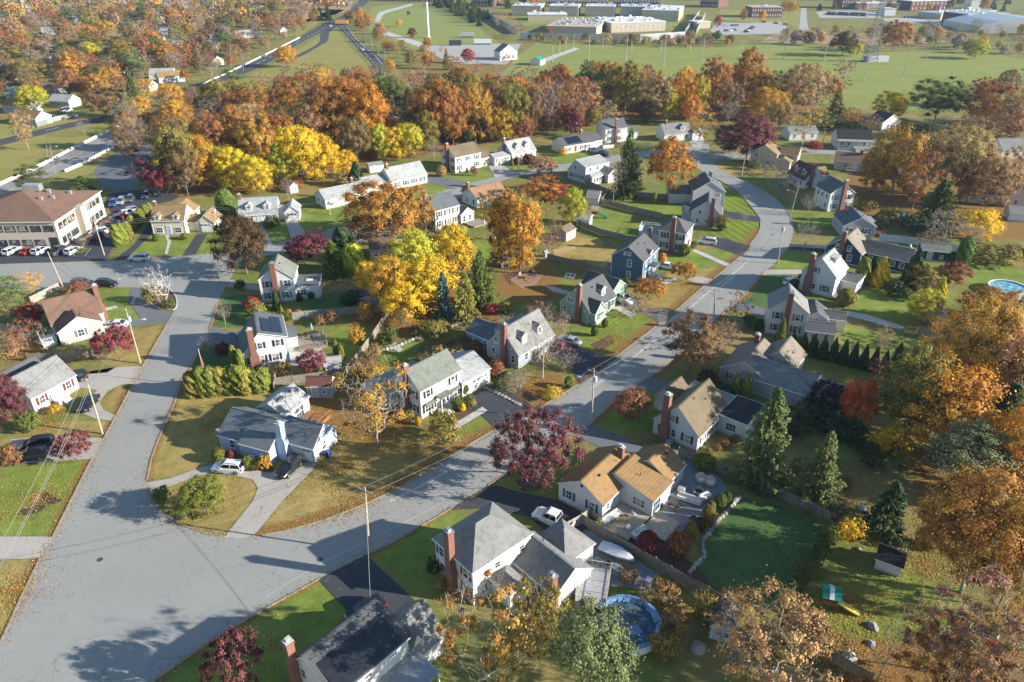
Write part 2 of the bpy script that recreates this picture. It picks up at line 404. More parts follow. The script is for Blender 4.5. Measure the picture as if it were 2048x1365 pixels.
R2_B = [(1415, 318), (1330, 312), (1250, 322), (1128, 342), (1075, 348), (1019, 357), (968, 379), (940, 393), (817, 417), (740, 452), (670, 480), (600, 497), (540, 511), (495, 523), (470, 540), (455, 572), (430, 600), (350, 590), (295, 577), (261, 575), (125, 577), (88, 579), (0, 585), (-260, 600)]
sheet('road', wl(R2_T, 4) + wl(R2_B, 4), A_ROAD, 6, world=True)
R5_T = [(1400, 306), (1500, 304), (1580, 298), (1660, 300), (1760, 308), (1900, 318)]; R5_B = [(1900, 330), (1760, 318), (1660, 309), (1580, 309), (1500, 317), (1425, 324)]
sheet('road', wl(R5_T, 4) + wl(R5_B, 4), A_ROAD, 5, world=True)
for e in ([(0, 1288), (40, 1200), (80, 1116)], [(105, 1075), (180, 925), (187, 918)], [(207, 878), (231, 833)], [(233, 830), (265, 770)], [(284, 734), (333, 650)],
          [(433, 611), (426, 640), (419, 658)], [(405, 690), (381, 737), (363, 761), (354, 793), (325, 860), (302, 919), (294, 960)], [(300, 988), (320, 1022), (360, 1050), (420, 1070), (448, 1073)],
          [(502, 1075), (560, 1065), (650, 1040), (760, 995), (850, 945), (925, 898), (985, 862)], [(1081, 814), (1155, 770)], [(1228, 717), (1322, 645)], [(1348, 625), (1408, 572)], [(1428, 557), (1483, 511)],
          [(1498, 492), (1517, 465), (1521, 450), (1520, 444)], [(1517, 434), (1507, 420), (1469, 379), (1410, 347)], [(1494, 364), (1549, 396), (1575, 425), (1587, 450)], [(1527, 546), (1495, 584), (1441, 632)],
          [(1313, 747), (1260, 780)], [(976, 971), (1060, 920), (1152, 868)], [(906, 1015), (773, 1093), (730, 1111)], [(639, 1158), (500, 1236), (400, 1298), (300, 1368)],
          [(215, 523), (228, 521)], [(256, 519), (300, 518), (364, 512)], [(393, 510), (425, 508), (500, 497)], [(120, 577), (261, 575)], [(886, 383), (940, 367)], [(1060, 340), (1118, 330)]):
    kerb(e)
# kerbed bed that carries the birch, ringed by the turning drive
BIRCH_BED = [(297, 582), (322, 572), (348, 588), (354, 608), (347, 621), (322, 618), (300, 606)]

A = dict(b=A_BLACK, g=A_GREY, p=A_PALE)
sheet('parking_lot', [(-120, 497), (0, 497), (100, 492), (127, 490), (170, 470), (205, 450), (225, 432), (212, 400), (218, 388), (300, 378), (360, 392), (345, 402), (300, 412), (262, 440), (235, 478), (212, 521), (0, 528), (-120, 531)], A_BLACK, 8)
for k, pts, sm in (
    ('b', [(228, 521), (254, 518), (300, 472), (312, 445), (300, 443), (268, 490)], 0), ('b', [(366, 512), (391, 509), (415, 468), (394, 468)], 0),
    ('p', [(570, 441), (590, 437), (614, 470), (583, 478)], 0), ('p', [(519, 452), (526, 452), (546, 489), (536, 491)], 0),
    ('g', [(262, 577), (290, 575), (297, 592), (295, 606), (312, 619), (343, 628), (335, 645), (290, 652), (250, 656), (215, 664), (200, 660), (205, 650), (245, 643), (280, 637), (270, 621), (256, 602)], 0),
    ('p', [(286, 733), (232, 735), (214, 746), (120, 753), (118, 772), (180, 779), (214, 784), (242, 770), (265, 769)], 0), ('q', [(206, 772), (185, 790), (164, 808), (158, 825), (190, 838), (226, 843), (232, 832), (207, 820), (199, 805), (220, 778)], 0),
    ('p', [(208, 877), (186, 919), (110, 922), (20, 930), (20, 880), (100, 872)], 0), ('p', [(-60, 1076), (0, 1074), (107, 1074), (80, 1117), (0, 1120), (-60, 1122)], 0),
    ('p', [(293, 966), (340, 958), (400, 936), (440, 925), (540, 947), (590, 925), (632, 926), (630, 936), (565, 1003), (504, 1077), (448, 1076), (506, 1002), (516, 977), (505, 960), (480, 954), (420, 946), (360, 966), (303, 988)], 0),
    ('b', [(921, 797), (977, 773), (986, 767), (1064, 811), (1040, 835), (1005, 858), (985, 852), (965, 833), (940, 814)], 0),
    ('b', [(1100, 690), (1145, 688), (1175, 702), (1233, 717), (1160, 772), (1148, 748), (1125, 722), (1098, 708)], 0),
    ('g', [(1228, 602), (1268, 610), (1352, 626), (1323, 648), (1290, 629), (1250, 614)], 0), ('p', [(1372, 560), (1395, 553), (1428, 560), (1412, 573)], 0),
    ('b', [(1400, 486), (1424, 474), (1452, 478), (1501, 493), (1484, 513), (1440, 498)], 0), ('b', [(1446, 422), (1519, 434), (1522, 445), (1455, 437)], 0),
    ('p', [(1532, 540), (1622, 540), (1617, 549), (1523, 550)], 0), ('b', [(1580, 488), (1655, 492), (1652, 506), (1578, 499)], 0), ('g', [(1480, 603), (1540, 622), (1530, 634), (1464, 615)], 0),
    ('g', [(1300, 755), (1398, 780), (1375, 802), (1340, 797), (1290, 778), (1256, 783)], 0), ('g', [(1148, 873), (1180, 850), (1272, 885), (1292, 905), (1240, 912), (1175, 884)], 0),
    ('b', [(900, 1020), (980, 968), (1040, 985), (1118, 1002), (1200, 1046), (1155, 1068), (1090, 1064), (1058, 1032), (958, 1018)], 0),
    ('b', [(637, 1160), (732, 1110), (834, 1206), (775, 1245), (700, 1228)], 0), ('g', [(405, 692), (420, 655), (484, 668), (500, 700), (470, 706), (440, 690)], 0), ('p', [(455, 575), (461, 562), (525, 572), (522, 582)], 0),
    ('g', [(838, 358), (868, 353), (945, 366), (905, 380)], 0), ('p', [(975, 328), (992, 326), (1032, 345), (990, 356)], 0), ('g', [(1180, 296), (1215, 300), (1222, 316), (1195, 318)], 0), ('p', [(1376, 276), (1410, 280), (1400, 300), (1385, 296)], 0)):
    sheet('driveway', pts, A['p' if k == 'q' else k], 10 if k == 'q' else 9, smooth=bool(sm))
for pts in ([(1384, 503), (1390, 499), (1460, 529), (1453, 534)], [(1318, 566), (1326, 562), (1352, 556), (1354, 561), (1330, 570)], [(900, 853), (912, 860), (975, 822), (965, 814)], [(1225, 617), (1240, 612), (1272, 630), (1262, 636)],
            [(330, 471), (338, 471), (342, 485), (335, 509), (329, 509), (335, 486)], [(196, 620), (232, 612), (236, 616), (200, 626)], [(1688, 632), (1725, 640), (1800, 660), (1810, 655), (1735, 630), (1690, 622)], [(1085, 570), (1110, 575), (1160, 590), (1158, 596), (1105, 584)],
            [(770, 690), (790, 685), (806, 700), (798, 705)], [(560, 690), (600, 680), (640, 690), (655, 720), (600, 735), (570, 725)]):
    sheet('path', pts, CONC, 10)
# lawns, leaf-strewn ground, beds
LAWNS = ((0, [(258, 515), (302, 474), (390, 472), (364, 511)]), (0, [(394, 509), (418, 470), (442, 466), (432, 506)]), (0, [(484, 452), (516, 452), (533, 490), (470, 494)]), (0, [(532, 456), (566, 446), (582, 476), (545, 488)]), (0, [(594, 438), (640, 405), (720, 412), (700, 445), (616, 470)]),
                 (0, [(890, 352), (958, 342), (1000, 351), (935, 367), (905, 366)]), (0, [(815, 398), (850, 372), (900, 372), (930, 366), (890, 381), (832, 399)]), (0, [(985, 334), (1030, 326), (1085, 322), (1115, 330), (1020, 347)]), (0, [(1074, 318), (1110, 303), (1190, 304), (1195, 314), (1120, 329)]),
                 (4, [(1445, 440), (1519, 446), (1520, 456), (1513, 470), (1497, 491), (1400, 466), (1425, 455)]), (4, [(1445, 385), (1470, 381), (1506, 420), (1517, 432), (1450, 421)]), (0, [(1135, 655), (1180, 650), (1270, 615), (1321, 644), (1228, 715), (1150, 690)]),
                 (1, [(1250, 612), (1330, 572), (1378, 562), (1407, 573), (1348, 624)]), (1, [(1285, 565), (1340, 545), (1450, 532), (1427, 557), (1375, 558)]), (0, [(1320, 520), (1385, 500), (1430, 502), (1482, 511), (1452, 533), (1380, 545)]),
                 (0, [(1145, 460), (1200, 415), (1290, 435), (1300, 480), (1240, 490)]), (0, [(1210, 410), (1260, 400), (1370, 410), (1365, 432), (1300, 430)]), (1, [(1100, 520), (1140, 470), (1200, 480), (1240, 510), (1215, 545), (1150, 540)]),
                 (3, [(1494, 585), (1528, 548), (1600, 552), (1590, 590), (1540, 620), (1470, 605)]), (0, [(1528, 545), (1572, 502), (1645, 512), (1650, 535), (1600, 540)]),
                 (0, [(775, 1093), (906, 1016), (948, 1036), (905, 1075), (872, 1090), (868, 1190), (733, 1113)]), (0, [(639, 1160), (700, 1205), (660, 1270), (580, 1310), (570, 1400), (300, 1400), (402, 1298), (500, 1236)]),
                 (3, [(1480, 992), (1560, 1010), (1660, 1052), (1575, 1205), (1480, 1210), (1385, 1165), (1372, 1150), (1410, 1110), (1402, 1090), (1445, 1035)]), (0, [(1560, 1180), (1700, 1150), (1850, 1150), (1940, 1180), (1900, 1270), (1700, 1280), (1600, 1240)]),
                 (1, [(355, 795), (500, 770), (545, 785), (500, 830), (440, 850), (440, 915), (400, 935), (296, 965), (303, 920), (326, 860)]), (1, [(640, 925), (690, 880), (760, 870), (860, 880), (985, 862), (925, 897), (850, 944), (760, 994), (650, 1039), (560, 1064), (506, 1074), (566, 1004)]),
                 (0, [(860, 880), (910, 862), (965, 834), (1003, 858), (985, 864)]), (1, [(310, 985), (400, 950), (480, 957), (504, 962), (513, 977), (504, 1001), (450, 1070), (420, 1068), (362, 1049), (322, 1020)]),
                 (0, [(160, 590), (262, 578), (256, 602), (270, 622), (282, 637), (205, 648), (195, 620)]), (1, [(255, 660), (330, 650), (285, 730), (200, 735), (225, 690)]), (0, [(0, 935), (110, 925), (184, 922), (105, 1073), (0, 1072)]), (1, [(0, 1122), (80, 1118), (40, 1200), (0, 1286), (-80, 1286)]),
                 (1, [(100, 845), (185, 840), (226, 846), (209, 874), (100, 870), (20, 878)]), (1, [(234, 829), (200, 806), (220, 786), (244, 771), (263, 772)]),
                 (3, [(360, 755), (383, 735), (400, 692), (440, 692), (480, 710), (470, 740)]), (3, [(420, 655), (434, 612), (458, 590), (525, 590), (540, 620), (500, 655)]), (0, [(655, 655), (740, 650), (755, 690), (700, 730), (680, 700)]),
                 (0, [(740, 720), (840, 680), (890, 690), (800, 740)]), (3, [(840, 690), (880, 685), (895, 700), (830, 728)]), (3, [(590, 610), (700, 575), (720, 610), (650, 625)]), (0, [(945, 480), (1000, 470), (1010, 520), (950, 515)]),
                 (0, [(1700, 598), (1780, 570), (1830, 600), (1815, 640), (1690, 628)]), (0, [(1670, 680), (1690, 650), (1760, 668), (1750, 700)]), (3, [(1815, 690), (1830, 668), (1865, 672), (1850, 730)]), (0, [(1760, 500), (1920, 500), (2048, 540), (2048, 600), (1900, 560)]),
                 (0, [(1600, 440), (1660, 425), (1690, 440), (1660, 455), (1595, 452)]), (1, [(1400, 330), (1450, 352), (1500, 330), (1440, 320)]), (1, [(1475, 300), (1530, 330), (1520, 350), (1470, 340), (1440, 322)]),
                 (0, [(985, 1000), (1010, 960), (1080, 925), (1150, 872), (1178, 884), (1120, 960), (1110, 1000), (1040, 984)]), (0, [(1200, 800), (1260, 780), (1300, 790), (1320, 830), (1300, 870), (1182, 850)]))
LITTER = ([(330, 395), (560, 385), (640, 350), (900, 300), (1100, 262), (1280, 240), (1420, 230), (1640, 240), (1700, 205), (1560, 150), (1200, 140), (900, 150), (560, 170), (420, 210), (300, 260), (220, 330)], [(590, 770), (740, 770), (830, 830), (800, 880), (690, 880), (640, 850)], [(690, 640), (830, 560), (960, 560), (1000, 640), (850, 660), (760, 700)],
            [(980, 590), (1010, 530), (1090, 520), (1120, 560), (1130, 590), (1080, 610)], [(1000, 790), (1090, 740), (1150, 770), (1080, 812), (1050, 800)], [(1820, 900), (2100, 880), (2100, 1180), (1900, 1130), (1830, 1000)], [(1560, 1260), (1900, 1240), (2100, 1180), (2100, 1420), (1500, 1420)], [(0, 640), (60, 640), (110, 700), (60, 730), (0, 730)],
            [(1690, 300), (2100, 300), (2100, 480), (1850, 480), (1700, 420)], [(210, 690), (262, 690), (250, 730), (195, 735)])

def soft_ground():
    xs = np.concatenate([[-3000, -1600, -900, -500, -300], np.arange(-200, 201, 1.0), [300, 500, 900, 1600, 3000]])
    ys = np.concatenate([[-400, -100], np.arange(10, 331, 1.0), [420, 600, 900, 1500, 2600, 4500]])
    nx, ny = len(xs), len(ys); X, Y = np.meshgrid(xs, ys)
    W = np.zeros((5, ny, nx))
    def inside(poly):
        r = np.zeros(X.shape, bool); n = len(poly)
        for a in range(n):
            x0, y0 = poly[a]; x1, y1 = poly[(a+1) % n]
            if y0 == y1: continue
            c = (y0 > Y) != (y1 > Y); r ^= c & (X < (x1-x0)*(Y-y0)/(y1-y0) + x0)
        return r
    for pts in LITTER:
        W[2][inside([P(*p)[:2] for p in pts])] = 0.9
    for k, pts in LAWNS:
        I = inside([P(*p)[:2] for p in pts])
        for q in range(5): W[q][I] = 0.0
        W[k][I] = 1.0
    for q in range(4):          # lawns run into each other over a metre or two
        for _ in range(2 if q != 2 else 6):
            w = W[q].copy()
            w[1:-1, 1:-1] = (W[q][1:-1, 1:-1]*2 + W[q][:-2, 1:-1] + W[q][2:, 1:-1] + W[q][1:-1, :-2] + W[q][1:-1, 2:])/6
            W[q] = w
    for e, wid, amt in ((R3_T[1:18], 2.6, .95), (R3_B[10:20], 1.6, .7), (R3_B[20:], 1.2, .5), (R1_L[2:10], 1.4, .75), (R1_R[2:10], 1.2, .6), (R2_T[2:10], 1.0, .4)):   # leaves blown against the kerbs
        ln = wl(e, 2.0)
        D = np.full(X.shape, 1e9)
        for a, b in zip(ln[:-1], ln[1:]):
            dx, dy = b.x-a.x, b.y-a.y; l2 = dx*dx+dy*dy+1e-9
            t = np.clip(((X-a.x)*dx+(Y-a.y)*dy)/l2, 0, 1); D = np.minimum(D, (X-a.x-t*dx)**2 + (Y-a.y-t*dy)**2)
        D = np.sqrt(D); W[2] = np.maximum(W[2], amt*np.clip(1.25 - D/wid, 0, 1))
    idx = np.arange(nx*ny).reshape(ny, nx)
    quads = np.stack([idx[:-1, :-1], idx[:-1, 1:], idx[1:, 1:], idx[1:, :-1]], -1).reshape(-1, 4)
    me = bpy.data.meshes.new('ground'); nq = len(quads)
    me.vertices.add(nx*ny); me.loops.add(nq*4); me.polygons.add(nq)
    co = np.zeros((nx*ny, 3)); co[:, 0] = X.ravel(); co[:, 1] = Y.ravel()
    me.vertices.foreach_set('co', co.ravel()); me.loops.foreach_set('vertex_index', quads.ravel())
    me.polygons.foreach_set('loop_start', np.arange(0, nq*4, 4)); me.polygons.foreach_set('loop_total', np.full(nq, 4))
    a = me.attributes.new('cover', 'FLOAT_COLOR', 'POINT')
    a.data.foreach_set('color', np.stack([W[0].ravel(), W[1].ravel(), W[2].ravel(), W[3].ravel()], -1).astype(np.float32).ravel())
    a = me.attributes.new('mown', 'FLOAT', 'POINT'); a.data.foreach_set('value', W[4].ravel().astype(np.float32))
    me.update(); me.validate(); return me
def turf_material():
    m, nt, b = nmat('yard_turf'); g = world_pos(nt)
    fine = noise(nt, g, 4.5, 5, 0.75); mid = noise(nt, g, 0.5, 5, 0.65); big = noise(nt, g, 0.06, 4, 0.6); spk = noise(nt, g, 2.0, 6, 0.8)
    at = nt.nodes.new('ShaderNodeAttribute'); at.attribute_name = 'cover'
    sp = nt.nodes.new('ShaderNodeSeparateColor'); nt.links.new(at.outputs['Color'], sp.inputs[0])
    mw = nt.nodes.new('ShaderNodeAttribute'); mw.attribute_name = 'mown'
    tone = math_n(nt, 'ADD', math_n(nt, 'MULTIPLY', fine, 0.55), math_n(nt, 'MULTIPLY', mid, 0.45))
    patch_ = noise(nt, g, 0.16, 5, 0.7); tone = math_n(nt, 'ADD', math_n(nt, 'MULTIPLY', tone, 0.62), math_n(nt, 'MULTIPLY', patch_, 0.38))
    def two(a, c): return ramp(nt, tone, [(0.36, a), (0.62, c)])
    def soft(w): return ramp(nt, math_n(nt, 'ADD', w, math_n(nt, 'MULTIPLY_ADD', mid, 0.9, -0.45)), [(0.30, (0, 0, 0)), (0.70, (1, 1, 1))])
    base = mix(nt, ramp(nt, big, [(0.40, (0, 0, 0)), (0.60, (1, 1, 1))]), two((0.075, 0.105, 0.022), (0.205, 0.225, 0.055)), two((0.120, 0.105, 0.036), (0.310, 0.235, 0.085)))
    c = mix(nt, soft(sp.outputs[0]), base, two((0.075, 0.125, 0.020), (0.235, 0.275, 0.055)))
    c = mix(nt, soft(sp.outputs[1]), c, two((0.150, 0.130, 0.036), (0.410, 0.300, 0.105)))
    dense = two((0.040, 0.095, 0.030), (0.100, 0.160, 0.050))  # deep green turf, darkened so the colour also carries these lawns' shade
    c = mix(nt, soft(at.outputs['Alpha']), c, dense)
    s = nt.nodes.new('ShaderNodeSeparateXYZ'); nt.links.new(g, s.inputs[0])
    u = math_n(nt, 'ADD', math_n(nt, 'MULTIPLY', s.outputs[0], 2.5), math_n(nt, 'MULTIPLY', s.outputs[1], 0.75))
    st = ramp(nt, math_n(nt, 'MULTIPLY_ADD', math_n(nt, 'SINE', u), 0.5, 0.5), [(0.2, (.15, .15, .15)), (0.8, (.8, .8, .8))])
    c = mix(nt, mw.outputs['Fac'], c, mix(nt, st, two((0.065, 0.105, 0.012), (0.13, 0.18, 0.022)), two((0.13, 0.17, 0.022), (0.23, 0.27, 0.045))))
    leaf = ramp(nt, fine, [(0.30, (0.085, 0.050, 0.022)), (0.52, (0.230, 0.130, 0.042)), (0.72, (0.400, 0.220, 0.060))])
    c = mix(nt, ramp(nt, math_n(nt, 'ADD', math_n(nt, 'MULTIPLY', sp.outputs[2], 0.62), math_n(nt, 'MULTIPLY_ADD', spk, 0.8, -0.22)), [(0.36, (0, 0, 0)), (0.58, (1, 1, 1))]), c, leaf)
    c = mix(nt, math_n(nt, 'MULTIPLY', ramp(nt, noise(nt, g, 3.1, 6, 0.85), [(0.60, (0, 0, 0)), (0.66, (1, 1, 1))]), 0.55), c, (0.33, 0.19, 0.055))
    nt.links.new(c, b.inputs['Base Color']); b.inputs['Roughness'].default_value = 0.95; b.inputs['Specular IOR Level'].default_value = 0.1
    bump(nt, b, tone, 0.9, 0.12)
    return m
_me = soft_ground(); _me.materials.append(turf_material()); tag(inst('ground', _me), kind='structure')
for pts in ([(1010, 790), (1040, 770), (1070, 800), (1042, 812)], [(965, 680), (985, 720), (975, 740), (950, 720)], [(915, 802), (938, 815), (960, 830), (905, 855), (895, 840)], [(1345, 905), (1365, 896), (1400, 912), (1440, 990), (1400, 1040), (1330, 1000)],
            [(1180, 690), (1220, 670), (1230, 685), (1200, 705)], [(440, 920), (545, 935), (550, 945), (450, 925)], [(1005, 550), (1060, 535), (1075, 560), (1020, 570)], [(1225, 1050), (1330, 1080), (1420, 1160), (1400, 1180), (1250, 1090)], [(1030, 960), (1100, 950), (1105, 975), (1045, 985)]):
    sheet('planting_bed', pts, M_BED, 4)
b_ = sheet('planting_bed', BIRCH_BED, M_BED, 12, smooth=True)
mb = MB(); strip_mesh(smooth_line([P(*p) for p in BIRCH_BED + BIRCH_BED[:1]], 1.5), 0.25, 0.03, 0.16, mb); tag(mb.build('kerb', CONC), kind='structure')
sheet('bare_soil', [(68, 1004), (82, 990), (96, 984), (104, 992), (126, 1000), (112, 1008), (92, 1010), (84, 1022), (58, 1031), (34, 1030), (44, 1018), (62, 1014)], plain('dark_soil', (.06, .045, .03), .95, .3, 2), 2)
sheet('gravel_patio', [(1345, 905), (1372, 897), (1400, 912), (1455, 975), (1440, 1005), (1420, 1035), (1350, 1075), (1320, 1040)], M_GRAVEL, 6)
sheet('gravel_yard', [(1140, 1090), (1180, 1060), (1240, 1100), (1320, 1150), (1300, 1180), (1190, 1170)], M_GRAVEL, 6)
sheet('parking_lot', [(205, 378), (188, 340), (235, 303), (300, 288), (318, 330), (262, 384)], A_GREY, 4)
for x, y in ((345, 760), (640, 1120), (1290, 700), (1545, 470), (330, 552), (200, 1120)):      # cast iron covers
    c = P(x, y); m_ = MB(); m_.cyl((c.x, c.y), .38, .38, .0, .047, 14); tag(m_.build('manhole_cover', plain('cast_iron', (.07, .065, .06), .7)), kind='structure')
# centre lines of the street
for pts in ([(780, 1003), (850, 969), (925, 925)], [(1180, 780), (1270, 713), (1350, 645), (1410, 590), (1470, 545), (1500, 520)]):
    line_mark('road_marking', pts, 0.10, off=0.12); line_mark('road_marking', pts, 0.10, off=-0.12, level=11)
line_mark('road_marking', [(530, 1195), (640, 1130), (760, 1070), (880, 1010)], 0.10, plain('worn_road_paint', (0.42, 0.41, 0.38), .9, .2, .8))
for i in range(9):   # bays in front of the office
    x = -10 + i*22.5; line_mark('bay_marking', [(x, 512), (x+12, 497)], 0.10, smooth=False)

# fallen leaves: thicker under the crowns and along the kerbs
def fallen_leaves():
    rg = np.random.default_rng(17); pts = []
    for e, n in ((R3_T[1:18], 5200), (R3_B[10:28], 3200), (R1_L[1:11], 2600), (R1_R[2:15], 2200)):
        ln = wl(e, 1.0); k = len(ln)
        for _ in range(n):
            i = rg.integers(0, k-1); p = ln[i].lerp(ln[i+1], rg.random()); pts.append((p.x+rg.normal()*.55, p.y+rg.normal()*.55))
    for x, y, r, n in LEAF_SPOTS:
        c = P(x, y); sc = r/scale_at(y)
        a = rg.uniform(0, 6.28, n); d = np.abs(rg.normal(0, .6, n))*sc
        pts += list(zip(c.x+d*np.cos(a), c.y+d*np.sin(a)))
    Pn = np.array(pts); n = len(Pn); C = np.stack([Pn[:, 0], Pn[:, 1], rg.uniform(.045, .085, n)], -1)
    nr = np.stack([rg.normal(0, .3, n), rg.normal(0, .3, n), np.ones(n)], -1); nr /= np.linalg.norm(nr, axis=1, keepdims=True)
    a = np.cross(nr, rg.normal(size=(n, 3))); a /= np.linalg.norm(a, axis=1, keepdims=True); b = np.cross(nr, a); s = rg.uniform(.035, .085, (n, 1))
    pal = np.array([(.40, .20, .05), (.33, .15, .04), (.46, .28, .06), (.25, .14, .06), (.5, .33, .08)]); T = pal[rg.integers(0, 5, n)]*rg.uniform(.6, 1.2, (n, 1))
    return C, a*s, b*s, T
LEAF_SPOTS = [(752, 880, 150, 5200), (690, 930, 110, 2600), (830, 900, 110, 2600), (900, 870, 70, 1200), (1067, 955, 120, 900), (400, 1000, 120, 1500), (250, 690, 70, 1600), (100, 850, 80, 1500), (1230, 680, 110, 2600), (1290, 620, 60, 1600), (1370, 570, 60, 1400), (1060, 770, 70, 2000), (1050, 560, 80, 2600), (1140, 520, 70, 2000), (1700, 1200, 180, 5200), (1850, 1130, 150, 3600), (1650, 1300, 150, 4200), (1700, 960, 150, 3200), (1530, 1080, 130, 250), (850, 640, 110, 3200), (420, 850, 110, 1800), (880, 700, 80, 1200), (640, 830, 70, 1600), (1640, 560, 120, 800), (1380, 740, 60, 700), (70, 1000, 120, 2600), (30, 1180, 90, 1500), (540, 1290, 110, 700), (700, 1010, 130, 2000), (1480, 350, 60, 1200), (1260, 450, 80, 900)]
# ------------------------------------------------------------------ houses
FACE = {'S': 0.0, 'E': math.pi/2, 'N': math.pi, 'W': -math.pi/2}
PANEL = plain('solar_panel', (0.012, 0.015, 0.028), 0.15, 0.2, 2.0, 0.0, 0.7)
def window_meshes(w, h, grid=True, frame_mat=None):
    fm = frame_mat or TRIM
    def mk():
        t = 0.13; f = MB()
        f.box(-w/2-t, -0.07, -t, w/2+t, 0, 0); f.box(-w/2-t, -0.07, h, w/2+t, 0, h+t); f.box(-w/2-t, -0.068, 0, -w/2, 0, h); f.box(w/2, -0.068, 0, w/2+t, 0, h)
        f.box(-w/2-t-.04, -0.12, -t-.05, w/2+t+.04, -.002, -t)
        f.box(-w/2, -0.055, h/2-.03, w/2, 0, h/2+.03)
        n = max(1, round(w/0.55))
        for i in range(1, n): x = -w/2+w*i/n; f.box(x-.02, -0.05, 0, x+.02, 0, h)
        p = MB(); p.box(-w/2, -0.03, 0, w/2, -0.004, h)
        return f.mesh('window', [fm]), p.mesh('pane', [GLASS])
    return cached(('win', round(w, 2), round(h, 2), fm.name), mk)
def shutter_mesh(h, key):
    def mk():
        m = MB(); m.box(-.20, -.05, -.05, .20, 0, h+.05); m.box(-.15, -.06, h*.52, .15, -.05, h-.03); m.box(-.15, -.06, .03, .15, -.05, h*.46)
        return m.mesh('shutter', [SHUT[key]])
    return cached(('shut', round(h, 2), key), mk)
def door_meshes(col):
    def mk():
        m = MB(); m.box(-.62, -.08, 0, -.48, 0, 2.2, 1); m.box(.48, -.08, 0, .62, 0, 2.2, 1); m.box(-.62, -.08, 2.1, .62, 0, 2.28, 1); m.box(-.48, -.05, 0, .48, 0, 2.1, 0)
        for z0, z1 in ((.2, .9), (1.05, 1.9)):
            m.box(-.36, -.065, z0, -.06, -.05, z1, 0); m.box(.06, -.065, z0, .36, -.05, z1, 0)
        h = MB(); h.box(.34, -.12, .98, .40, -.05, 1.08)
        return m.mesh('door', [plain('door_'+str(col), col, .45, .06), TRIM]), h.mesh('handle', [METAL])
    return cached(('door', col), mk)
def garage_mesh(w):
    def mk():
        m = MB(); m.box(-w/2-.12, -.07, 0, -w/2, 0, 2.3); m.box(w/2, -.07, 0, w/2+.12, 0, 2.3); m.box(-w/2-.12, -.07, 2.2, w/2+.12, 0, 2.36)
        for i in range(4):
            m.box(-w/2, -.03, i*.55, w/2, 0, i*.55+.53)
            n = max(2, int(w/.7))
            for k in range(n): x = -w/2+w*(k+.5)/n; m.box(x-w/n*.38, -.045, i*.55+.09, x+w/n*.38, -.03, i*.55+.44, 1 if i == 3 else 0)
        return m.mesh('garage_door', [TRIM, GLASS])
    return cached(('gar', round(w, 1)), mk)

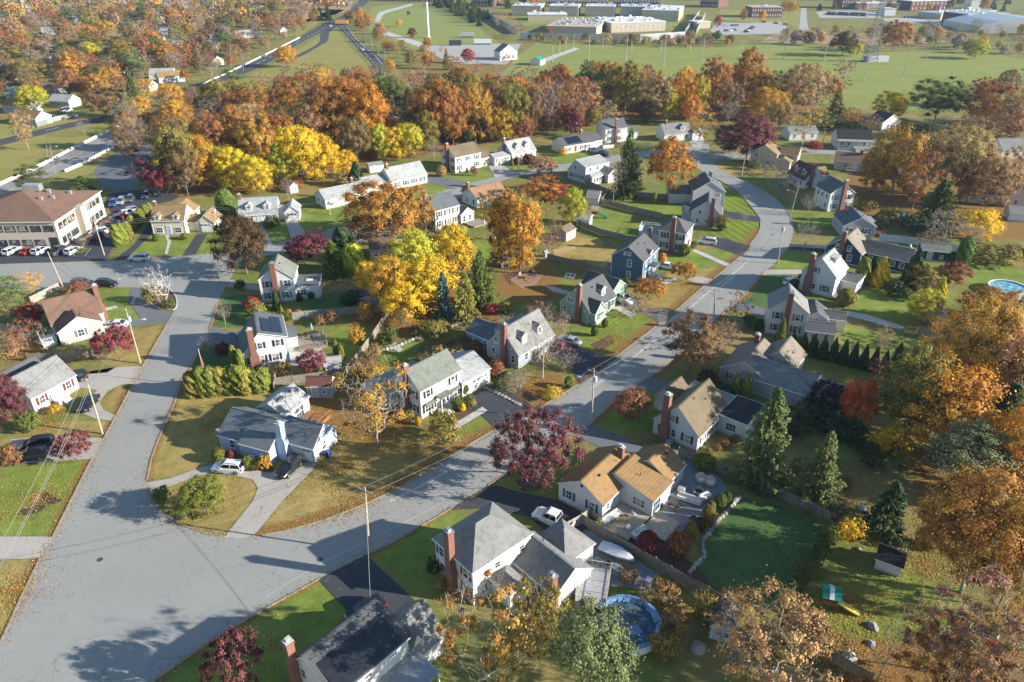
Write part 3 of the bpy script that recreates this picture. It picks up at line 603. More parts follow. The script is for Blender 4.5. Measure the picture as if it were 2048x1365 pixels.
OCC = []        # footprints: world x, y, radius
LAND = []       # landmarks for the labels of trees: short noun, photo x, y
class House:
    def __init__(s, name, label, short, a, b, wall='white', roof='grey', cat='house', ang=None):
        p, q = P(*a), P(*b); s.L = math.hypot(q.x-p.x, q.y-p.y); s.ang = math.atan2(q.y-p.y, q.x-p.x) if ang is None else math.radians(ang)
        s.root = thing(name, label, cat, (p.x, p.y, 0), s.ang); s.wm = SIDM(wall); s.rm = ROOFM(roof); s.last = None; s.W = []
        if short: LAND.append((short, (a[0]+b[0])/2, (a[1]+b[1])/2))
    def wing(s, x0, x1, y0, y1, e, top, ax='x', kind='g', e2=None, rp=0.5, wall=None, roof=None, over=0.28, base=True):
        """box x0..x1, y0..y1 with eaves e and ridge top; ax: ridge direction; kind g gable, h hip, f flat; e2 eave of the far side; rp ridge position"""
        wm = SIDM(wall) if wall else s.wm; rm = ROOFM(roof) if roof else s.rm; e2 = e if e2 is None else e2
        u0, u1, a0, a1 = (y0, y1, x0, x1) if ax == 'x' else (x0, x1, y0, y1); ur = u0+(u1-u0)*rp; t = 0.16
        w = MB(); r = MB()
        if kind == 'g':
            w.prism([(u0, 0), (u1, 0), (u1, e2), (ur, top), (u0, e)], ax, a0, a1)
            s0 = (top-e)/max(ur-u0, .01); s1 = (top-e2)/max(u1-ur, .01); o = over
            lo0 = (u0-o, e-o*s0); lo1 = (u1+o, e2-o*s1)
            r.prism([lo0, (ur, top), lo1, (lo1[0], lo1[1]+t), (ur, top+t), (lo0[0], lo0[1]+t)], ax, a0-.22, a1+.22, 1, [1, 1, 1, 0, 0, 1])
            r.box(*((a0-.2, ur-.14, top+t-.03, a1+.2, ur+.14, top+t+.035) if ax == 'x' else (ur-.14, a0-.2, top+t-.03, ur+.14, a1+.2, top+t+.035)), 0)
        elif kind == 'h':
            w.box(x0, y0, 0, x1, y1, e); o = over; k = min((u1-u0)/2, (a1-a0)/2)*.98
            X0, X1, Y0, Y1 = x0-o, x1+o, y0-o, y1+o
            rid = [(x0+k, (y0+y1)/2, top), (x1-k, (y0+y1)/2, top)] if ax == 'x' else [((x0+x1)/2, y0+k, top), ((x0+x1)/2, y1-k, top)]
            c = [(X0, Y0, e+.12), (X1, Y0, e+.12), (X1, Y1, e+.12), (X0, Y1, e+.12)]
            if ax == 'x': fs = [[c[0], c[1], rid[1], rid[0]], [c[1], c[2], rid[1]], [c[2], c[3], rid[0], rid[1]], [c[3], c[0], rid[0]]]
            else: fs = [[c[0], c[1], rid[0]], [c[1], c[2], rid[1], rid[0]], [c[2], c[3], rid[1]], [c[3], c[0], rid[0], rid[1]]]
            for f in fs: r.quad(f, 0)
            d = [(p[0], p[1], e-.06) for p in c]
            for i in range(4): j = (i+1) % 4; r.quad([c[i], c[j], d[j], d[i]], 1)
            r.quad(d[::-1], 1)
        else:
            w.box(x0, y0, 0, x1, y1, e); o = over*.6
            r.box(x0-o, y0-o, e, x1+o, y1+o, e+.18, 1); r.box(x0-o+.12, y0-o+.12, e+.18, x1+o-.12, y1+o-.12, e+.21, 0)
        wo = w.build('wall', wm, s.root); ro = r.build('roof', [rm, TRIM], s.root)
        if base:
            f = MB(); f.box(x0-.03, y0-.03, 0, x1+.03, y1+.03, .32); f.build('foundation', CONC, s.root)
        cx_, cy_ = (x0+x1)/2, (y0+y1)/2; OCC.append((s.root.location.x+cx_*math.cos(s.ang)-cy_*math.sin(s.ang), s.root.location.y+cx_*math.sin(s.ang)+cy_*math.cos(s.ang), max(x1-x0, y1-y0)*.55))
        s.last = (x0, x1, y0, y1, e, top, ax, kind, e2, ur); s.W.append(s.last); s.lroof = ro
        if kind != 'f' and e > 2.2:            # gutters and corner boards
            g = MB()
            if kind == 'h':
                g.tube((x0-.3, y0-.34, e), (x1+.3, y0-.34, e), .06, n=5)
            elif ax == 'x': g.tube((a0-.2, u0-over-.05, lo0[1]+.1), (a1+.2, u0-over-.05, lo0[1]+.1), .06, n=5)
            else: g.tube((u1+over+.05, a0-.2, lo1[1]+.1), (u1+over+.05, a1+.2, lo1[1]+.1), .06, n=5)
            g.build('gutter', TRIM, s.root)
            for (cx, cy, ez) in ((x0, y0, e), (x1, y0, e if ax == 'x' else e2), (x1, y1, e2), (x0, y1, e2 if ax == 'x' else e)):
                cb = cached(('cb', round(ez, 2)), lambda: (lambda q: (q.box(-.06, -.06, .3, .06, .06, ez-.02), q.mesh('corner_board', [TRIM]))[1])(MB())); inst('corner_board', cb, s.root, (cx, cy, 0))
        if kind == 'g':                        # vents and pipes on the slope
            for _ in range(R.randint(1, 2)):
                f = R.uniform(.25, .75); q = R.uniform(.55, .85); a = a0+(a1-a0)*f; u = u1+(ur-u1)*q; z = e2+(top-e2)*q+t
                m = MB(); pos = (a, u) if ax == 'x' else (u, a)
                if R.random() < .5: m.cyl(pos, .06, .06, z-.1, z+.45, 6)
                else: m.box(pos[0]-.16, pos[1]-.16, z-.06, pos[0]+.16, pos[1]+.16, z+.16)
                m.build('roof_vent', DARK if R.random() < .6 else METAL, s.root)
        return s
    def at(s, face, t, z, wing=None):
        x0, x1, y0, y1 = (wing or s.last)[:4]
        return {'S': (t, y0, z), 'N': (t, y1, z), 'E': (x1, t, z), 'W': (x0, t, z)}[face]
    def win(s, face, ts, z, w=0.9, h=1.35, sh=None, wing=None, fm=None):
        f, p = window_meshes(w, h, frame_mat=fm)
        for t in (ts if isinstance(ts, (list, tuple)) else [ts]):
            loc = s.at(face, t, z, wing); o = inst('window', f, s.root, loc, FACE[face]); inst('pane', p, o)
            if sh:
                m = shutter_mesh(h, sh)
                for k in (-1, 1):
                    off = Matrix.Rotation(FACE[face], 3, 'Z') @ Vector((k*(w/2+.36), 0, 0)); inst('shutter', m, s.root, Vector(loc)+off, FACE[face])
        return s
    def door(s, face, t, z=0.35, col=(.5, .5, .48), wing=None):
        d, h = door_meshes(col); o = inst('door', d, s.root, s.at(face, t, z, wing), FACE[face]); inst('handle', h, o); return s
    def garage(s, face, ts, w=2.6, z=0.05, wing=None):
        for t in (ts if isinstance(ts, (list, tuple)) else [ts]): inst('garage_door', garage_mesh(w), s.root, s.at(face, t, z, wing), FACE[face])
        return s
    def chim(s, x, y, w, d, top, shoulder=None, mat=None):
        m = MB(); mt = mat or BRICK
        if shoulder:
            m.box(x-w*.8, y-d/2, 0, x+w*.8, y+d/2, shoulder)
            m.hexa([(x-w*.8, y-d/2, shoulder), (x+w*.8, y-d/2, shoulder), (x+w*.8, y+d/2, shoulder), (x-w*.8, y+d/2, shoulder)], [(x-w/2, y-d/2, shoulder+.6), (x+w/2, y-d/2, shoulder+.6), (x+w/2, y+d/2, shoulder+.6), (x-w/2, y+d/2, shoulder+.6)])
            m.box(x-w/2, y-d/2, shoulder+.6, x+w/2, y+d/2, top)
        else: m.box(x-w/2, y-d/2, 0, x+w/2, y+d/2, top)
        m.box(x-w/2-.07, y-d/2-.07, top-.3, x+w/2+.07, y+d/2+.07, top-.12)
        c = m.build('chimney', mt, s.root)
        k = MB(); k.box(x-w/2-.04, y-d/2-.04, top, x+w/2+.04, y+d/2+.04, top+.08)
        k.box(x-w*.25, y-d*.25, top+.08, x+w*.25, y+d*.25, top+.34); k.build('cap', METAL if R.random() < .4 else CONC, c); return s
    def dormer(s, side, t, w=1.7, depth=2.2, back=0.9, h=1.5, wing=None, kind='g', wall=None, nwin=1):
        """dormer on the slope above face side; its front stands `back` behind the wall line"""
        x0, x1, y0, y1, e, top, ax, k_, e2, ur = wing or s.last
        u0, u1 = (y0, y1) if ax == 'x' else (x0, x1); lowside = side in ('S', 'W')
        z0 = e if lowside else e2; run = (ur-u0) if lowside else (u1-ur); sl = (top-z0)/run; zb = z0+back*sl-.05; zt = zb+h
        m = MB(); dl = min(depth+1.5, run-back+.4)
        # built facing -y, then turned
        if kind == 'g':
            pk = zt+w*.36; m.prism([(-w/2, zb-.3), (w/2, zb-.3), (w/2, zt), (0, pk), (-w/2, zt)], 'y', 0, dl, 0)
            o = .16; sl2 = (pk-zt)/(w/2); m.prism([(-w/2-o, zt-o*sl2), (0, pk), (w/2+o, zt-o*sl2), (w/2+o, zt-o*sl2+.12), (0, pk+.12), (-w/2-o, zt-o*sl2+.12)], 'y', -.16, dl, 2, [2, 2, 2, 1, 1, 2])
        else:
            m.hexa([(-w/2, 0, zb-.3), (w/2, 0, zb-.3), (w/2, dl, zb-.3), (-w/2, dl, zb-.3)], [(-w/2, 0, zt), (w/2, 0, zt), (w/2, dl, zt+.5), (-w/2, dl, zt+.5)], 0)
            m.hexa([(-w/2-.15, -.2, zt), (w/2+.15, -.2, zt), (w/2+.15, dl+.3, zt+.55), (-w/2-.15, dl+.3, zt+.55)], [(-w/2-.15, -.2, zt+.13), (w/2+.15, -.2, zt+.13), (w/2+.15, dl+.3, zt+.68), (-w/2-.15, dl+.3, zt+.68)], 1)
        pos = {'S': (t, y0+back), 'N': (t, y1-back), 'E': (x1-back, t), 'W': (x0+back, t)}[side]
        o = m.build('dormer', [SIDM(wall) if wall else s.wm, s.rm, TRIM], s.root, (*pos, 0), FACE[side])
        ww = min(.95, w*.5); f, p = window_meshes(ww, min(1.15, h*.75))
        for i in range(nwin):
            dx = (i-(nwin-1)/2)*w/nwin; inst('window', f, o, (dx, 0, zb+.28)); inst('pane', p, o, (dx, 0, zb+.28))
        return s
    def bx(s, name, mat, *b, parent=None):
        m = MB(); m.box(*b); return m.build(name, mat, parent or s.root)
    def steps(s, face, t, n=3, w=1.4, mat=None, wing=None):
        m = MB()
        for i in range(n): m.box(-w/2, -.3*(n-i), 0, w/2, 0 if i == n-1 else -.3*(n-1-i)-.0, .15*(i+1)) if False else m.box(-w/2, -.3*(n-i), .15*i, w/2, -.002, .15*(i+1)-.001)
        m.build('steps', mat or CONC, s.root, s.at(face, t, 0, wing), FACE[face]); return s
    def deck(s, x0, x1, y0, y1, z=.5, rail='SEW', mat=None, rmat=None):
        """board deck with posts and rail; boards along x"""
        m = MB(); n = max(2, int((y1-y0)/.3))
        for i in range(n): a = y0+(y1-y0)*i/n; m.box(x0, a, z-.06, x1, a+(y1-y0)/n-.025, z)
        d = m.build('deck', mat or WOOD, s.root); q = MB(); q.box(x0+.1, y0+.1, 0, x1-.1, y1-.1, z-.07); q.build('skirt', mat or WOOD, d)
        if rail:
            r = MB()
            def run(ax, a, b, c):
                L = abs(b-a); k = max(2, int(L/.35))
                for i in range(k+1):
                    v = a+(b-a)*i/k; big = (i % 5 == 0) or i == k; g = .05 if big else .02
                    (r.box(v-g, c-g, z, v+g, c+g, z+1.0) if ax == 'x' else r.box(c-g, v-g, z, c+g, v+g, z+1.0))
                for zz in (z+.15, z+.95): (r.box(a, c-.035, zz, b, c+.035, zz+.07) if ax == 'x' else r.box(c-.034, a, zz+.002, c+.034, b, zz+.068))
            if 'S' in rail: run('x', x0, x1, y0+.06)
            if 'N' in rail: run('x', x0, x1, y1-.06)
            if 'W' in rail: run('y', y0, y1, x0+.06)
            if 'E' in rail: run('y', y0, y1, x1-.06)
            r.build('railing', rmat or TRIM, d)
        return s
    def solar(s, face, rows, cols, a0, q0, pw=1.0, ph=1.65, wing=None, skip=()):
        """panels on a slope: a0 along the ridge, q0 metres up the slope from the eave"""
        x0, x1, y0, y1, e, top, ax, k_, e2, ur = wing or s.last
        u0, u1 = (y0, y1) if ax == 'x' else (x0, x1); low = face in ('S', 'W'); uu = u0 if low else u1; z0 = e if low else e2
        d = Vector((ur-uu, top-z0)); ln = d.length; d.normalize(); nv = Vector((-d.y, d.x)) if low else Vector((d.y, -d.x)); 
        if nv.y < 0: nv = -nv
        for i in range(rows):
            for j in range(cols):
                if (i, j) in skip: continue
                def pt(q, a, off):
                    v = Vector((uu, z0)) + d*q + nv*off; return (a, v.x, v.y) if ax == 'x' else (v.x, a, v.y)
                q = q0+i*(ph+.03); a = a0+j*(pw+.03); m = MB()
                m.hexa([pt(q, a, .20), pt(q, a+pw, .20), pt(q+ph, a+pw, .20), pt(q+ph, a, .20)], [pt(q, a, .25), pt(q, a+pw, .25), pt(q+ph, a+pw, .25), pt(q+ph, a, .25)])
                m.build('solar_panel', PANEL, s.root)
        return s
DOORW = (.5, .5, .48); RED = (.25, .03, .03)
# --- tan-roofed ranch with the patio
h = House('ranch_house', 'white ranch with orange tan shingle roof and blue shutters beside the wooden patio', 'tan-roofed patio ranch', (1118, 999), (1203, 1043), 'white', 'tan')
h.wing(0, h.L, 0, 9.5, 2.9, 5.0, 'y').win('S', [1.6, 5.2], 1.0, .85, 1.3, 'blue').win('E', [1.3], 1.3, .7, .9); W0 = h.last
h.bx('louvre', DARK, 3.3, -.05, 4.0, 3.7, 0, 4.4)
h.wing(h.L-1.2, 11.6, 4.7, 9.6, 4.4, 4.45, 'y', e2=2.9, rp=.02).win('S', [9.6], 1.0, 1.7, 1.1).win('E', [5.8], .35, 1.9, 2.0)
h.wing(5.0, 11.2, 9.75, 14.2, 2.8, 4.7, 'y', roof='tan').win('E', [12], 1.1, .9, 1.2)
h.chim(4.4, 8.2, .9, .7, 6.2)
h.deck(h.L+.1, 11.5, -1.0, 4.5, .28, '', WOODL); h.deck(11.8, 15.2, 1.8, 6.0, .24, '', WOODL)
# --- hip-roofed colonial at the front
h = House('colonial_house', 'white hip-roofed colonial with red shutters and tall brick chimney beside the fresh black driveway', 'hip-roofed colonial', (871, 1078, 5.4), (941, 1140, 5.4), 'white', 'grey')
h.wing(0, h.L+.4, 0, 8.8, 5.4, 8.1, 'y', 'h').win('S', [1.1, 5.6], 3.5, .8, 1.3, 'red').win('S', [1.1, 5.6], .9, .8, 1.4, 'red').win('E', [1.6], 1.0, .8, 1.3).win('E', [3.6, 7.4], 3.6, .75, .8)
h.chim(3.3, -.45, .95, .8, 9.3, 3.2)
h.wing(h.L+.4, 10.2, 2.6, 5.0, 2.7, 3.7, 'x', 'h').win('S', [8.6], 1, .7, 1.2)
h.wing(h.L-.5, 13.6, 6.4, 12.2, 2.6, 4.6, 'x').win('S', [8.7, 10.0, 11.2, 12.4], 1.0, .8, 1.2)
h.wing(6.2, 11.4, 10.2, 15.0, 3.0, 5.2, 'y', 'h').win('E', [12.5], 1.1, .8, 1.1)
h.chim(13.3, 6.1, .9, .8, 5.6, 1.8)
# --- bottom house
h = House('dormered_house', 'white house at the bottom edge with a black membrane roof on its full dormer', 'black-dormered house', (580, 1306, 5.6), (632, 1357, 5.6), 'white', 'charcoal')
h.wing(0, 7.2, 0, 8.8, 4.3, 7.3, 'y', e2=5.5, rp=.36).win('E', [1.5, 2.6, 3.7, 6.9], 4.6, .8, .55).win('E', [4.5], 1.1, 1.0, 1.3, 'black').win('E', [7.2], 1.1, .8, 1.2).win('S', [2.0, 5.2], 3.7, .8, 1.2, None)
m = MB(); W0 = h.last; m.hexa([(2.75, .4, 7.22), (7.35, .4, 5.66), (7.35, 8.2, 5.66), (2.75, 8.2, 7.22)], [(2.75, .4, 7.34), (7.35, .4, 5.78), (7.35, 8.2, 5.78), (2.75, 8.2, 7.34)])
m.build('dormer_membrane', plain('roof_membrane', (0.018, 0.02, 0.024), .28, .4, .8, 0, .6), h.root)
h.chim(1.0, -.45, .8, .8, 8.6)
h.wing(2.2, 8.0, 8.9, 13.0, 2.8, 5.6, 'y', roof='grey').wing(2.4, 7.4, 8.95, 10.8, 3.0, 5.0, 'x', roof='grey', base=False)
m = MB()
for i in range(24): a = 5.0+i*.19; m.hexa([(7.3, a, 3.0), (11.0, a, 2.6), (11.0, a+.11, 2.6), (7.3, a+.11, 3.0)], [(7.3, a+.02, 3.07), (11.0, a+.02, 2.67), (11.0, a+.09, 2.67), (7.3, a+.09, 3.07)])
m.hexa([(7.3, 4.9, 2.95), (11.0, 4.9, 2.55), (11.0, 9.7, 2.55), (7.3, 9.7, 2.95)], [(7.3, 4.9, 3.01), (11.0, 4.9, 2.61), (11.0, 9.7, 2.61), (7.3, 9.7, 3.01)]); m.build('patio_roof', METAL, h.root)
[h.bx('patio_post', TRIM, 10.8, y, 0, 10.92, y+.12, 2.56) for y in (5.0, 7.3, 9.5)]
# --- cape with tan roof
h = House('cape_house', 'white cape with mottled tan roof and brown shutters right of the street, brick chimney outside', 'mottled-roof cape', (1306, 867), (1392, 904), 'white', 'olive')
h.wing(0, h.L, 0, 9.8, 2.9, 6.5, 'y').win('S', [2.9], 3.6, .8, 1.1, 'brown').win('S', [1.0, 3.4], 1.0, .75, 1.2).win('S', [5.6], 1.0, .85, 1.3, 'brown').win('E', [1.8, 4.2, 7.2], 1.0, .8, 1.3, 'brown')
h.chim(2.0, -.5, .95, .9, 8.3, 2.6)
h.wing(h.L, 11.8, 6.9, 13.6, 3.0, 3, 'x', 'f', roof='black').win('S', [9.4], 1.0, 1.5, 1.2).wing(-3.2, 0, 6, 11, 2.7, 4.3, 'y').wing(-.1, h.L, 9.8, 13.4, 2.8, 3, 'x', 'f', roof='grey')
h.bx('air_conditioner', METAL, 2.9, -1.6, 0, 3.8, -.7, .85)
# --- taupe complex
h = House('sprawling_ranch', 'taupe sprawling ranch with several joined brown roofs before the curved evergreen row', 'taupe sprawling ranch', (1438, 762), (1525, 790), 'taupe', 'taupe')
h.wing(0, h.L, 0, 9.6, 2.8, 5.1, 'y').win('S', [2.0, 5.6], 1.1, .85, 1.2, 'slate')
h.wing(h.L-3.6, 14.8, -.6, 6.6, 2.9, 4.9, 'x', roof='grey').win('S', [9.5], 1.0, 1.0, 1.2).win('E', [1, 3, 5], .9, 1.2, 1.3)
h.wing(4.5, 10.4, 6.6, 13.0, 2.9, 5.2, 'y').bx('skylight', GLASS, 8.6, 9.6, 4.02, 9.3, 10.6, 4.3); h.wing(14.8, 19.5, .5, 5.8, 2.7, 2.8, 'x', 'f', roof='grey').chim(2.9, 8.6, .8, .8, 6.3)
# --- white colonial with wings
h = House('colonial_house', 'white colonial with blue shutters, brick chimney and long low wings before the evergreen row', 'white colonial with wings', (1530, 667), (1604, 676), 'white', 'grey')
h.wing(0, 6.9, 0, 6.4, 5.3, 8.0, 'y').win('S', [1.6, 5.3], 3.5, .8, 1.3, 'slate').win('S', [1.6, 5.3], 1.0, .8, 1.3, 'slate').win('S', [2.9], 5.6, .4, .5).win('E', [1.6, 4.4], 3.6, .75, 1.2).chim(3.3, -.4, .9, .8, 9.2)
h.wing(6.9, 12, -2.2, 2.6, 2.7, 3.5, 'x', roof='charcoal').win('S', [8.4, 10.6], .9, .7, 1.2).win('E', [-.4, 1], .9, .8, 1.4)
h.wing(6.9, 11, 2.8, 8.6, 3.0, 4.4, 'y', roof='charcoal').wing(11, 14.6, 4.4, 8.4, 2.6, 3.3, 'x', roof='charcoal').win('S', [12.5], 1, .8, 1.1)
# --- white house with shed dormer
h = House('dormered_house', 'white house with pale grey roof, shed dormer and stepped brick chimney next to navy house', 'pale-roofed house with shed dormer', (1597, 580), (1668, 599), 'white', 'lgrey')
h.wing(0, 7.0, 0, 7.4, 4.6, 8.2, 'y', e2=4.9).win('S', [2.6], 4.9, .75, 1.1, 'slate').win('S', [1.0, 2.9], 1.1, .7, 1.1).win('S', [5.2], 1.1, .9, 1.4, 'slate').win('E', [1.5, 3.2, 5.2], 1.1, .7, 1.2).chim(1.7, -.5, .95, .9, 9.0, 3.8)
h.dormer('E', 4.6, 2.6, 2, 1.5, 1.2, kind='s').wing(7.0, 10.4, 4.4, 9.8, 2.7, 2.8, 'x', 'f', roof='charcoal').win('E', [7], 1, .8, 1.2).deck(7.2, 11.5, -.4, 4.2, .6, '', WOOD)
# --- navy house
h = House('navy_house', 'dark navy house with white window frames and brick chimney beside the gazebo', 'navy house', (1647, 518), (1722, 536), 'navy', 'taupe')
h.wing(0, 8.0, 0, 7.6, 3.2, 6.4, 'y').win('S', [2.6, 5.2], 3.3, .8, 1.1).win('S', [1.2, 5.6], 1.0, .85, 1.4).chim(3.6, -.45, .95, .9, 7.8)
h.wing(7.2, 17.8, 2.6, 8.4, 3.0, 5.0, 'x').win('S', [9.5, 12, 14.4, 16.4], 1.2, .9, 1.1)
# --- white slate-roofed colonial
h = House('colonial_house', 'small white colonial with blue grey roof and brick chimney near the three-way bend', 'blue-roofed colonial', (1654, 424), (1706, 421), 'white', 'slate')
h.wing(0, 7.2, 0, 7.6, 5.2, 7.8, 'y').win('S', [1.6, 5.6], 3.4, .8, 1.3, 'slate').win('S', [1.6, 5.6], .9, .8, 1.3, 'slate').win('W', [1.6, 3.8, 6], 3.4, .8, 1.2).win('W', [1.6, 6], .9, .8, 1.2).door('W', 3.8).chim(3.7, -.45, .95, .8, 8.9)
# --- low grey gable
h = House('grey_house', 'grey low-gabled house with white corner trim and brown rear deck behind the navy house', 'grey low-gabled house', (1683, 474), (1738, 476), 'grey', 'slate')
h.wing(0, 7.8, 0, 9.0, 3.0, 5.2, 'y').win('S', [1.9, 5.7], 1.0, .9, 1.3, 'black').chim(2.2, 7.2, .8, .8, 6.2).deck(8.0, 11.2, .5, 5.0, .8, 'SE', plain('red_deck', (.16, .07, .05), .8), plain('red_deck', (.16, .07, .05), .8)).wing(7.8, 9.2, 5.2, 9, 2.6, 2.7, 'x', 'f', roof='lgrey')
# --- maroon-roofed cape
h = House('cape_house', 'white cape with dark maroon roof and two dormers beside the grey twiggy bushes', 'maroon-roofed cape', (1606, 379), (1648, 375), 'white', 'maroon')
h.wing(0, 6.6, 0, 8.8, 2.8, 6.4, 'y').win('S', [3.4], 3.6, .75, 1.1).win('S', [1.2, 5.2], 1.0, .8, 1.2).win('W', [1.5, 4.4, 7], .9, .8, 1.2).dormer('W', 2.2, 1.5).dormer('W', 6.2, 1.5).chim(2.0, -.4, .9, .8, 7.6).wing(6.6, 11, 3.4, 8.2, 2.8, 4.6, 'x', roof='ochre').win('S', [8.8], .9, .9, 1.2)
# --- tan ranch by the side road
h = House('ranch_house', 'beige ranch with chocolate brown roof and white fenced deck by the side road', 'beige ranch', (1668, 339), (1758, 347), 'beige', 'brown')
h.wing(0, 15.5, 0, 7.2, 2.9, 5.0, 'x').win('S', [3.2, 9.0, 12.6], 1.0, 1.0, 1.3).door('S', 6.0).chim(7.5, 3.2, .9, .8, 6.2).deck(3.5, 9, -2.6, -.1, .7, 'S', WOOD, TRIM)
# --- porch house
h = House('porch_house', 'white house with black roof and full front porch up a flight of steps', 'white porch house', (1671, 298), (1729, 300), 'white', 'black')
h.wing(0, 12, 0, 8, 3.6, 6.2, 'x').win('S', [2, 4.4, 9.6], 1.4, .8, 1.3).door('S', 6.8, 1.0).deck(0, 12, -2.6, -.1, 1.0, 'SEW', CONC, TRIM)
h.bx('porch_roof', ROOFM('lgrey'), -.2, -2.9, 3.3, 12.2, -.05, 3.5); [h.bx('porch_post', TRIM, x, -2.5, 1.0, x+.16, -2.34, 3.3) for x in (.1, 4, 7.8, 11.7)]; h.steps('S', 6.8, 6, 1.6, wing=(0, 12, -2.6, 0))
# --- tan house under the maroon maple
h = House('tan_house', 'tan two-storey house with stepped ochre roofs right of the big maroon maple', 'tan stepped-roof house', (1498, 331), (1552, 338), 'tan', 'ochre')
h.wing(0, 8.5, 0, 7.4, 4.6, 7.2, 'y').win('S', [2, 6], 3.2, .8, 1.2).win('S', [2, 6], .9, .8, 1.2).wing(8.5, 13.0, -.4, 5.2, 2.8, 3.9, 'y').wing(8.5, 14.5, 3.4, 9.4, 4.4, 6.4, 'x').win('S', [11.5], 3, .9, 1.1)
# --- grey pair near the pool
h = House('grey_house', 'light grey cape with brick chimney standing right of the oval pool', 'grey cape by the pool', (1381, 451), (1440, 456), 'lightgrey', 'charcoal')
h.wing(0, 7.6, 0, 7.8, 4.2, 7.0, 'y', e2=3.2, rp=.5).win('S', [2.0], 3.3, .7, 1.0).win('S', [1.6, 3.9, 6.8], 1.0, .7, 1.1).chim(5.0, -.4, .9, .8, 8.0, 2.4).wing(-2.6, 0, 3.6, 7.4, 2.6, 2.9, 'x', roof='lgrey').dormer('E', 4, 2.2, kind='s', back=.8)
h = House('grey_house', 'grey gabled house with dark roof behind the grey cape and the bend', 'dark-roofed grey house', (1384, 414), (1438, 415), 'lightgrey', 'slate')
h.wing(0, 8.6, 0, 9.5, 4.6, 7.4, 'y').win('S', [4.4, 7], 3, .8, 1.1).chim(5.6, 7.5, .8, .8, 8.2, mat=brick('dark_brick', (.14, .09, .06), (.09, .06, .04))).wing(-6.2, 0, 3, 8, 2.7, 4.4, 'x')
# --- hip white colonial by the pool
h = House('colonial_house', 'white hip-roofed colonial with black shutters next to white car and front walk', 'black-shuttered colonial', (1315, 500), (1363, 508), 'white', 'charcoal')
h.wing(0, 6.4, 0, 7.6, 5.2, 7.6, 'x', 'h').win('S', [1.4, 5.2], 3.4, .8, 1.35, 'black').win('S', [1.4, 5.2], .9, .8, 1.35, 'black').win('E', [1.6, 5.8], 3.4, .8, 1.3, 'black').win('E', [1.6, 5.8], .9, 1.0, 1.3, 'black').door('E', 3.7, .4, RED).chim(3.4, -.4, 1.0, .8, 9.0).wing(-5.0, 0, 3.2, 7.4, 2.7, 4.0, 'x', roof='lgrey').chim(-2, -.8, .7, .7, 5.6)
# --- slate blue colonial
h = House('colonial_house', 'slate blue two-storey house with white trim, small portico and front steps', 'slate blue house', (1221, 555), (1281, 568), 'slate', 'charcoal')
h.wing(0, 7.4, 0, 9.4, 5.4, 8.1, 'y').win('S', [4.2], 3.6, .8, 1.4).win('S', [4.2], .9, .8, 1.4).win('S', [4.0], 6.2, .55, .6).win('S', [3.0], 6.2, .3, .5).win('E', [1.8, 4.8, 7.6], 3.7, .75, 1.2).win('E', [1.6, 7.6], 1.0, .9, 1.3).door('E', 4.6, .9, DOORW)
h.dormer('E', 4.7, 1.6, 1.6, .0, .5, wall='tan'); h.bx('portico_roof', h.rm, 7.3, 3.4, 3.1, 9.1, 5.8, 3.35); [h.bx('portico_post', TRIM, 8.8, y, .9, 8.95, y+.15, 3.1) for y in (3.5, 5.55)]
h.deck(7.4, 9.0, 3.4, 5.8, .9, '', CONC, TRIM); h.steps('E', 4.6, 5, 1.6, wing=(0, 9.0, 0, 9)); h.deck(-3.2, -.1, 1.5, 6, .6, 'SW', WOOD, TRIM)
# --- green cape
h = House('cape_house', 'sage green cape with charcoal roof, front gable bay and brick chimney', 'green cape', (1121, 629), (1174, 648), 'green', 'charcoal')
h.wing(0, 6.9, 0, 9.4, 2.9, 6.6, 'y').win('S', [2.3], 3.6, 1.3, .9).win('S', [1.0, 3.4], 1.0, .7, 1.2).win('E', [6.1, 8.4], 1.0, .9, 1.3, 'teal').door('E', 4.5, .4, DOORW).chim(4.6, -.4, .95, .8, 8.1).dormer('E', 6.2, 1.6)
h.wing(5.6, 8.2, .3, 3.6, 2.8, 4.6, 'x').win('E', [1.95], .9, 2.2, 1.4).win('S', [6.9], .9, .5, 1.2).wing(-1.6, 5.8, 9.4, 15.5, 2.8, 5.0, 'x').win('E', [12], 1, .8, 1.2).win('S', [-.5], 1.2, .7, 1.0).steps('E', 4.5, 3, wing=(0, 6.9, 0, 9))
# --- grey-blue cape
h = House('cape_house', 'grey blue cape with two dormers and tall brick chimney behind the leafless tree', 'grey blue cape', (976, 713), (1035, 738), 'greyblue', 'grey')
h.wing(0, 7.2, 0, 10.2, 2.9, 6.8, 'y').win('S', [1.4, 6.0], 1.0, .8, 1.3).win('S', [2.0, 5.2], 3.6, .7, 1.1).win('E', [2.2, 4.4, 8.2], 1.0, .8, 1.3).door('E', 6.2, .4).dormer('E', 2.8, 1.6).dormer('E', 7.3, 1.6).chim(4.2, -.4, .95, .8, 8.3).dormer('W', 5.0, 7.5, 1.5, .6, 1.9, kind='s')
h.wing(-6.2, 0, 1.2, 6.6, 2.7, 4.3, 'x', roof='slate').win('S', [-1.6], 1.0, .7, 1.1).win('S', [-4.6], 1.0, .4, .5)
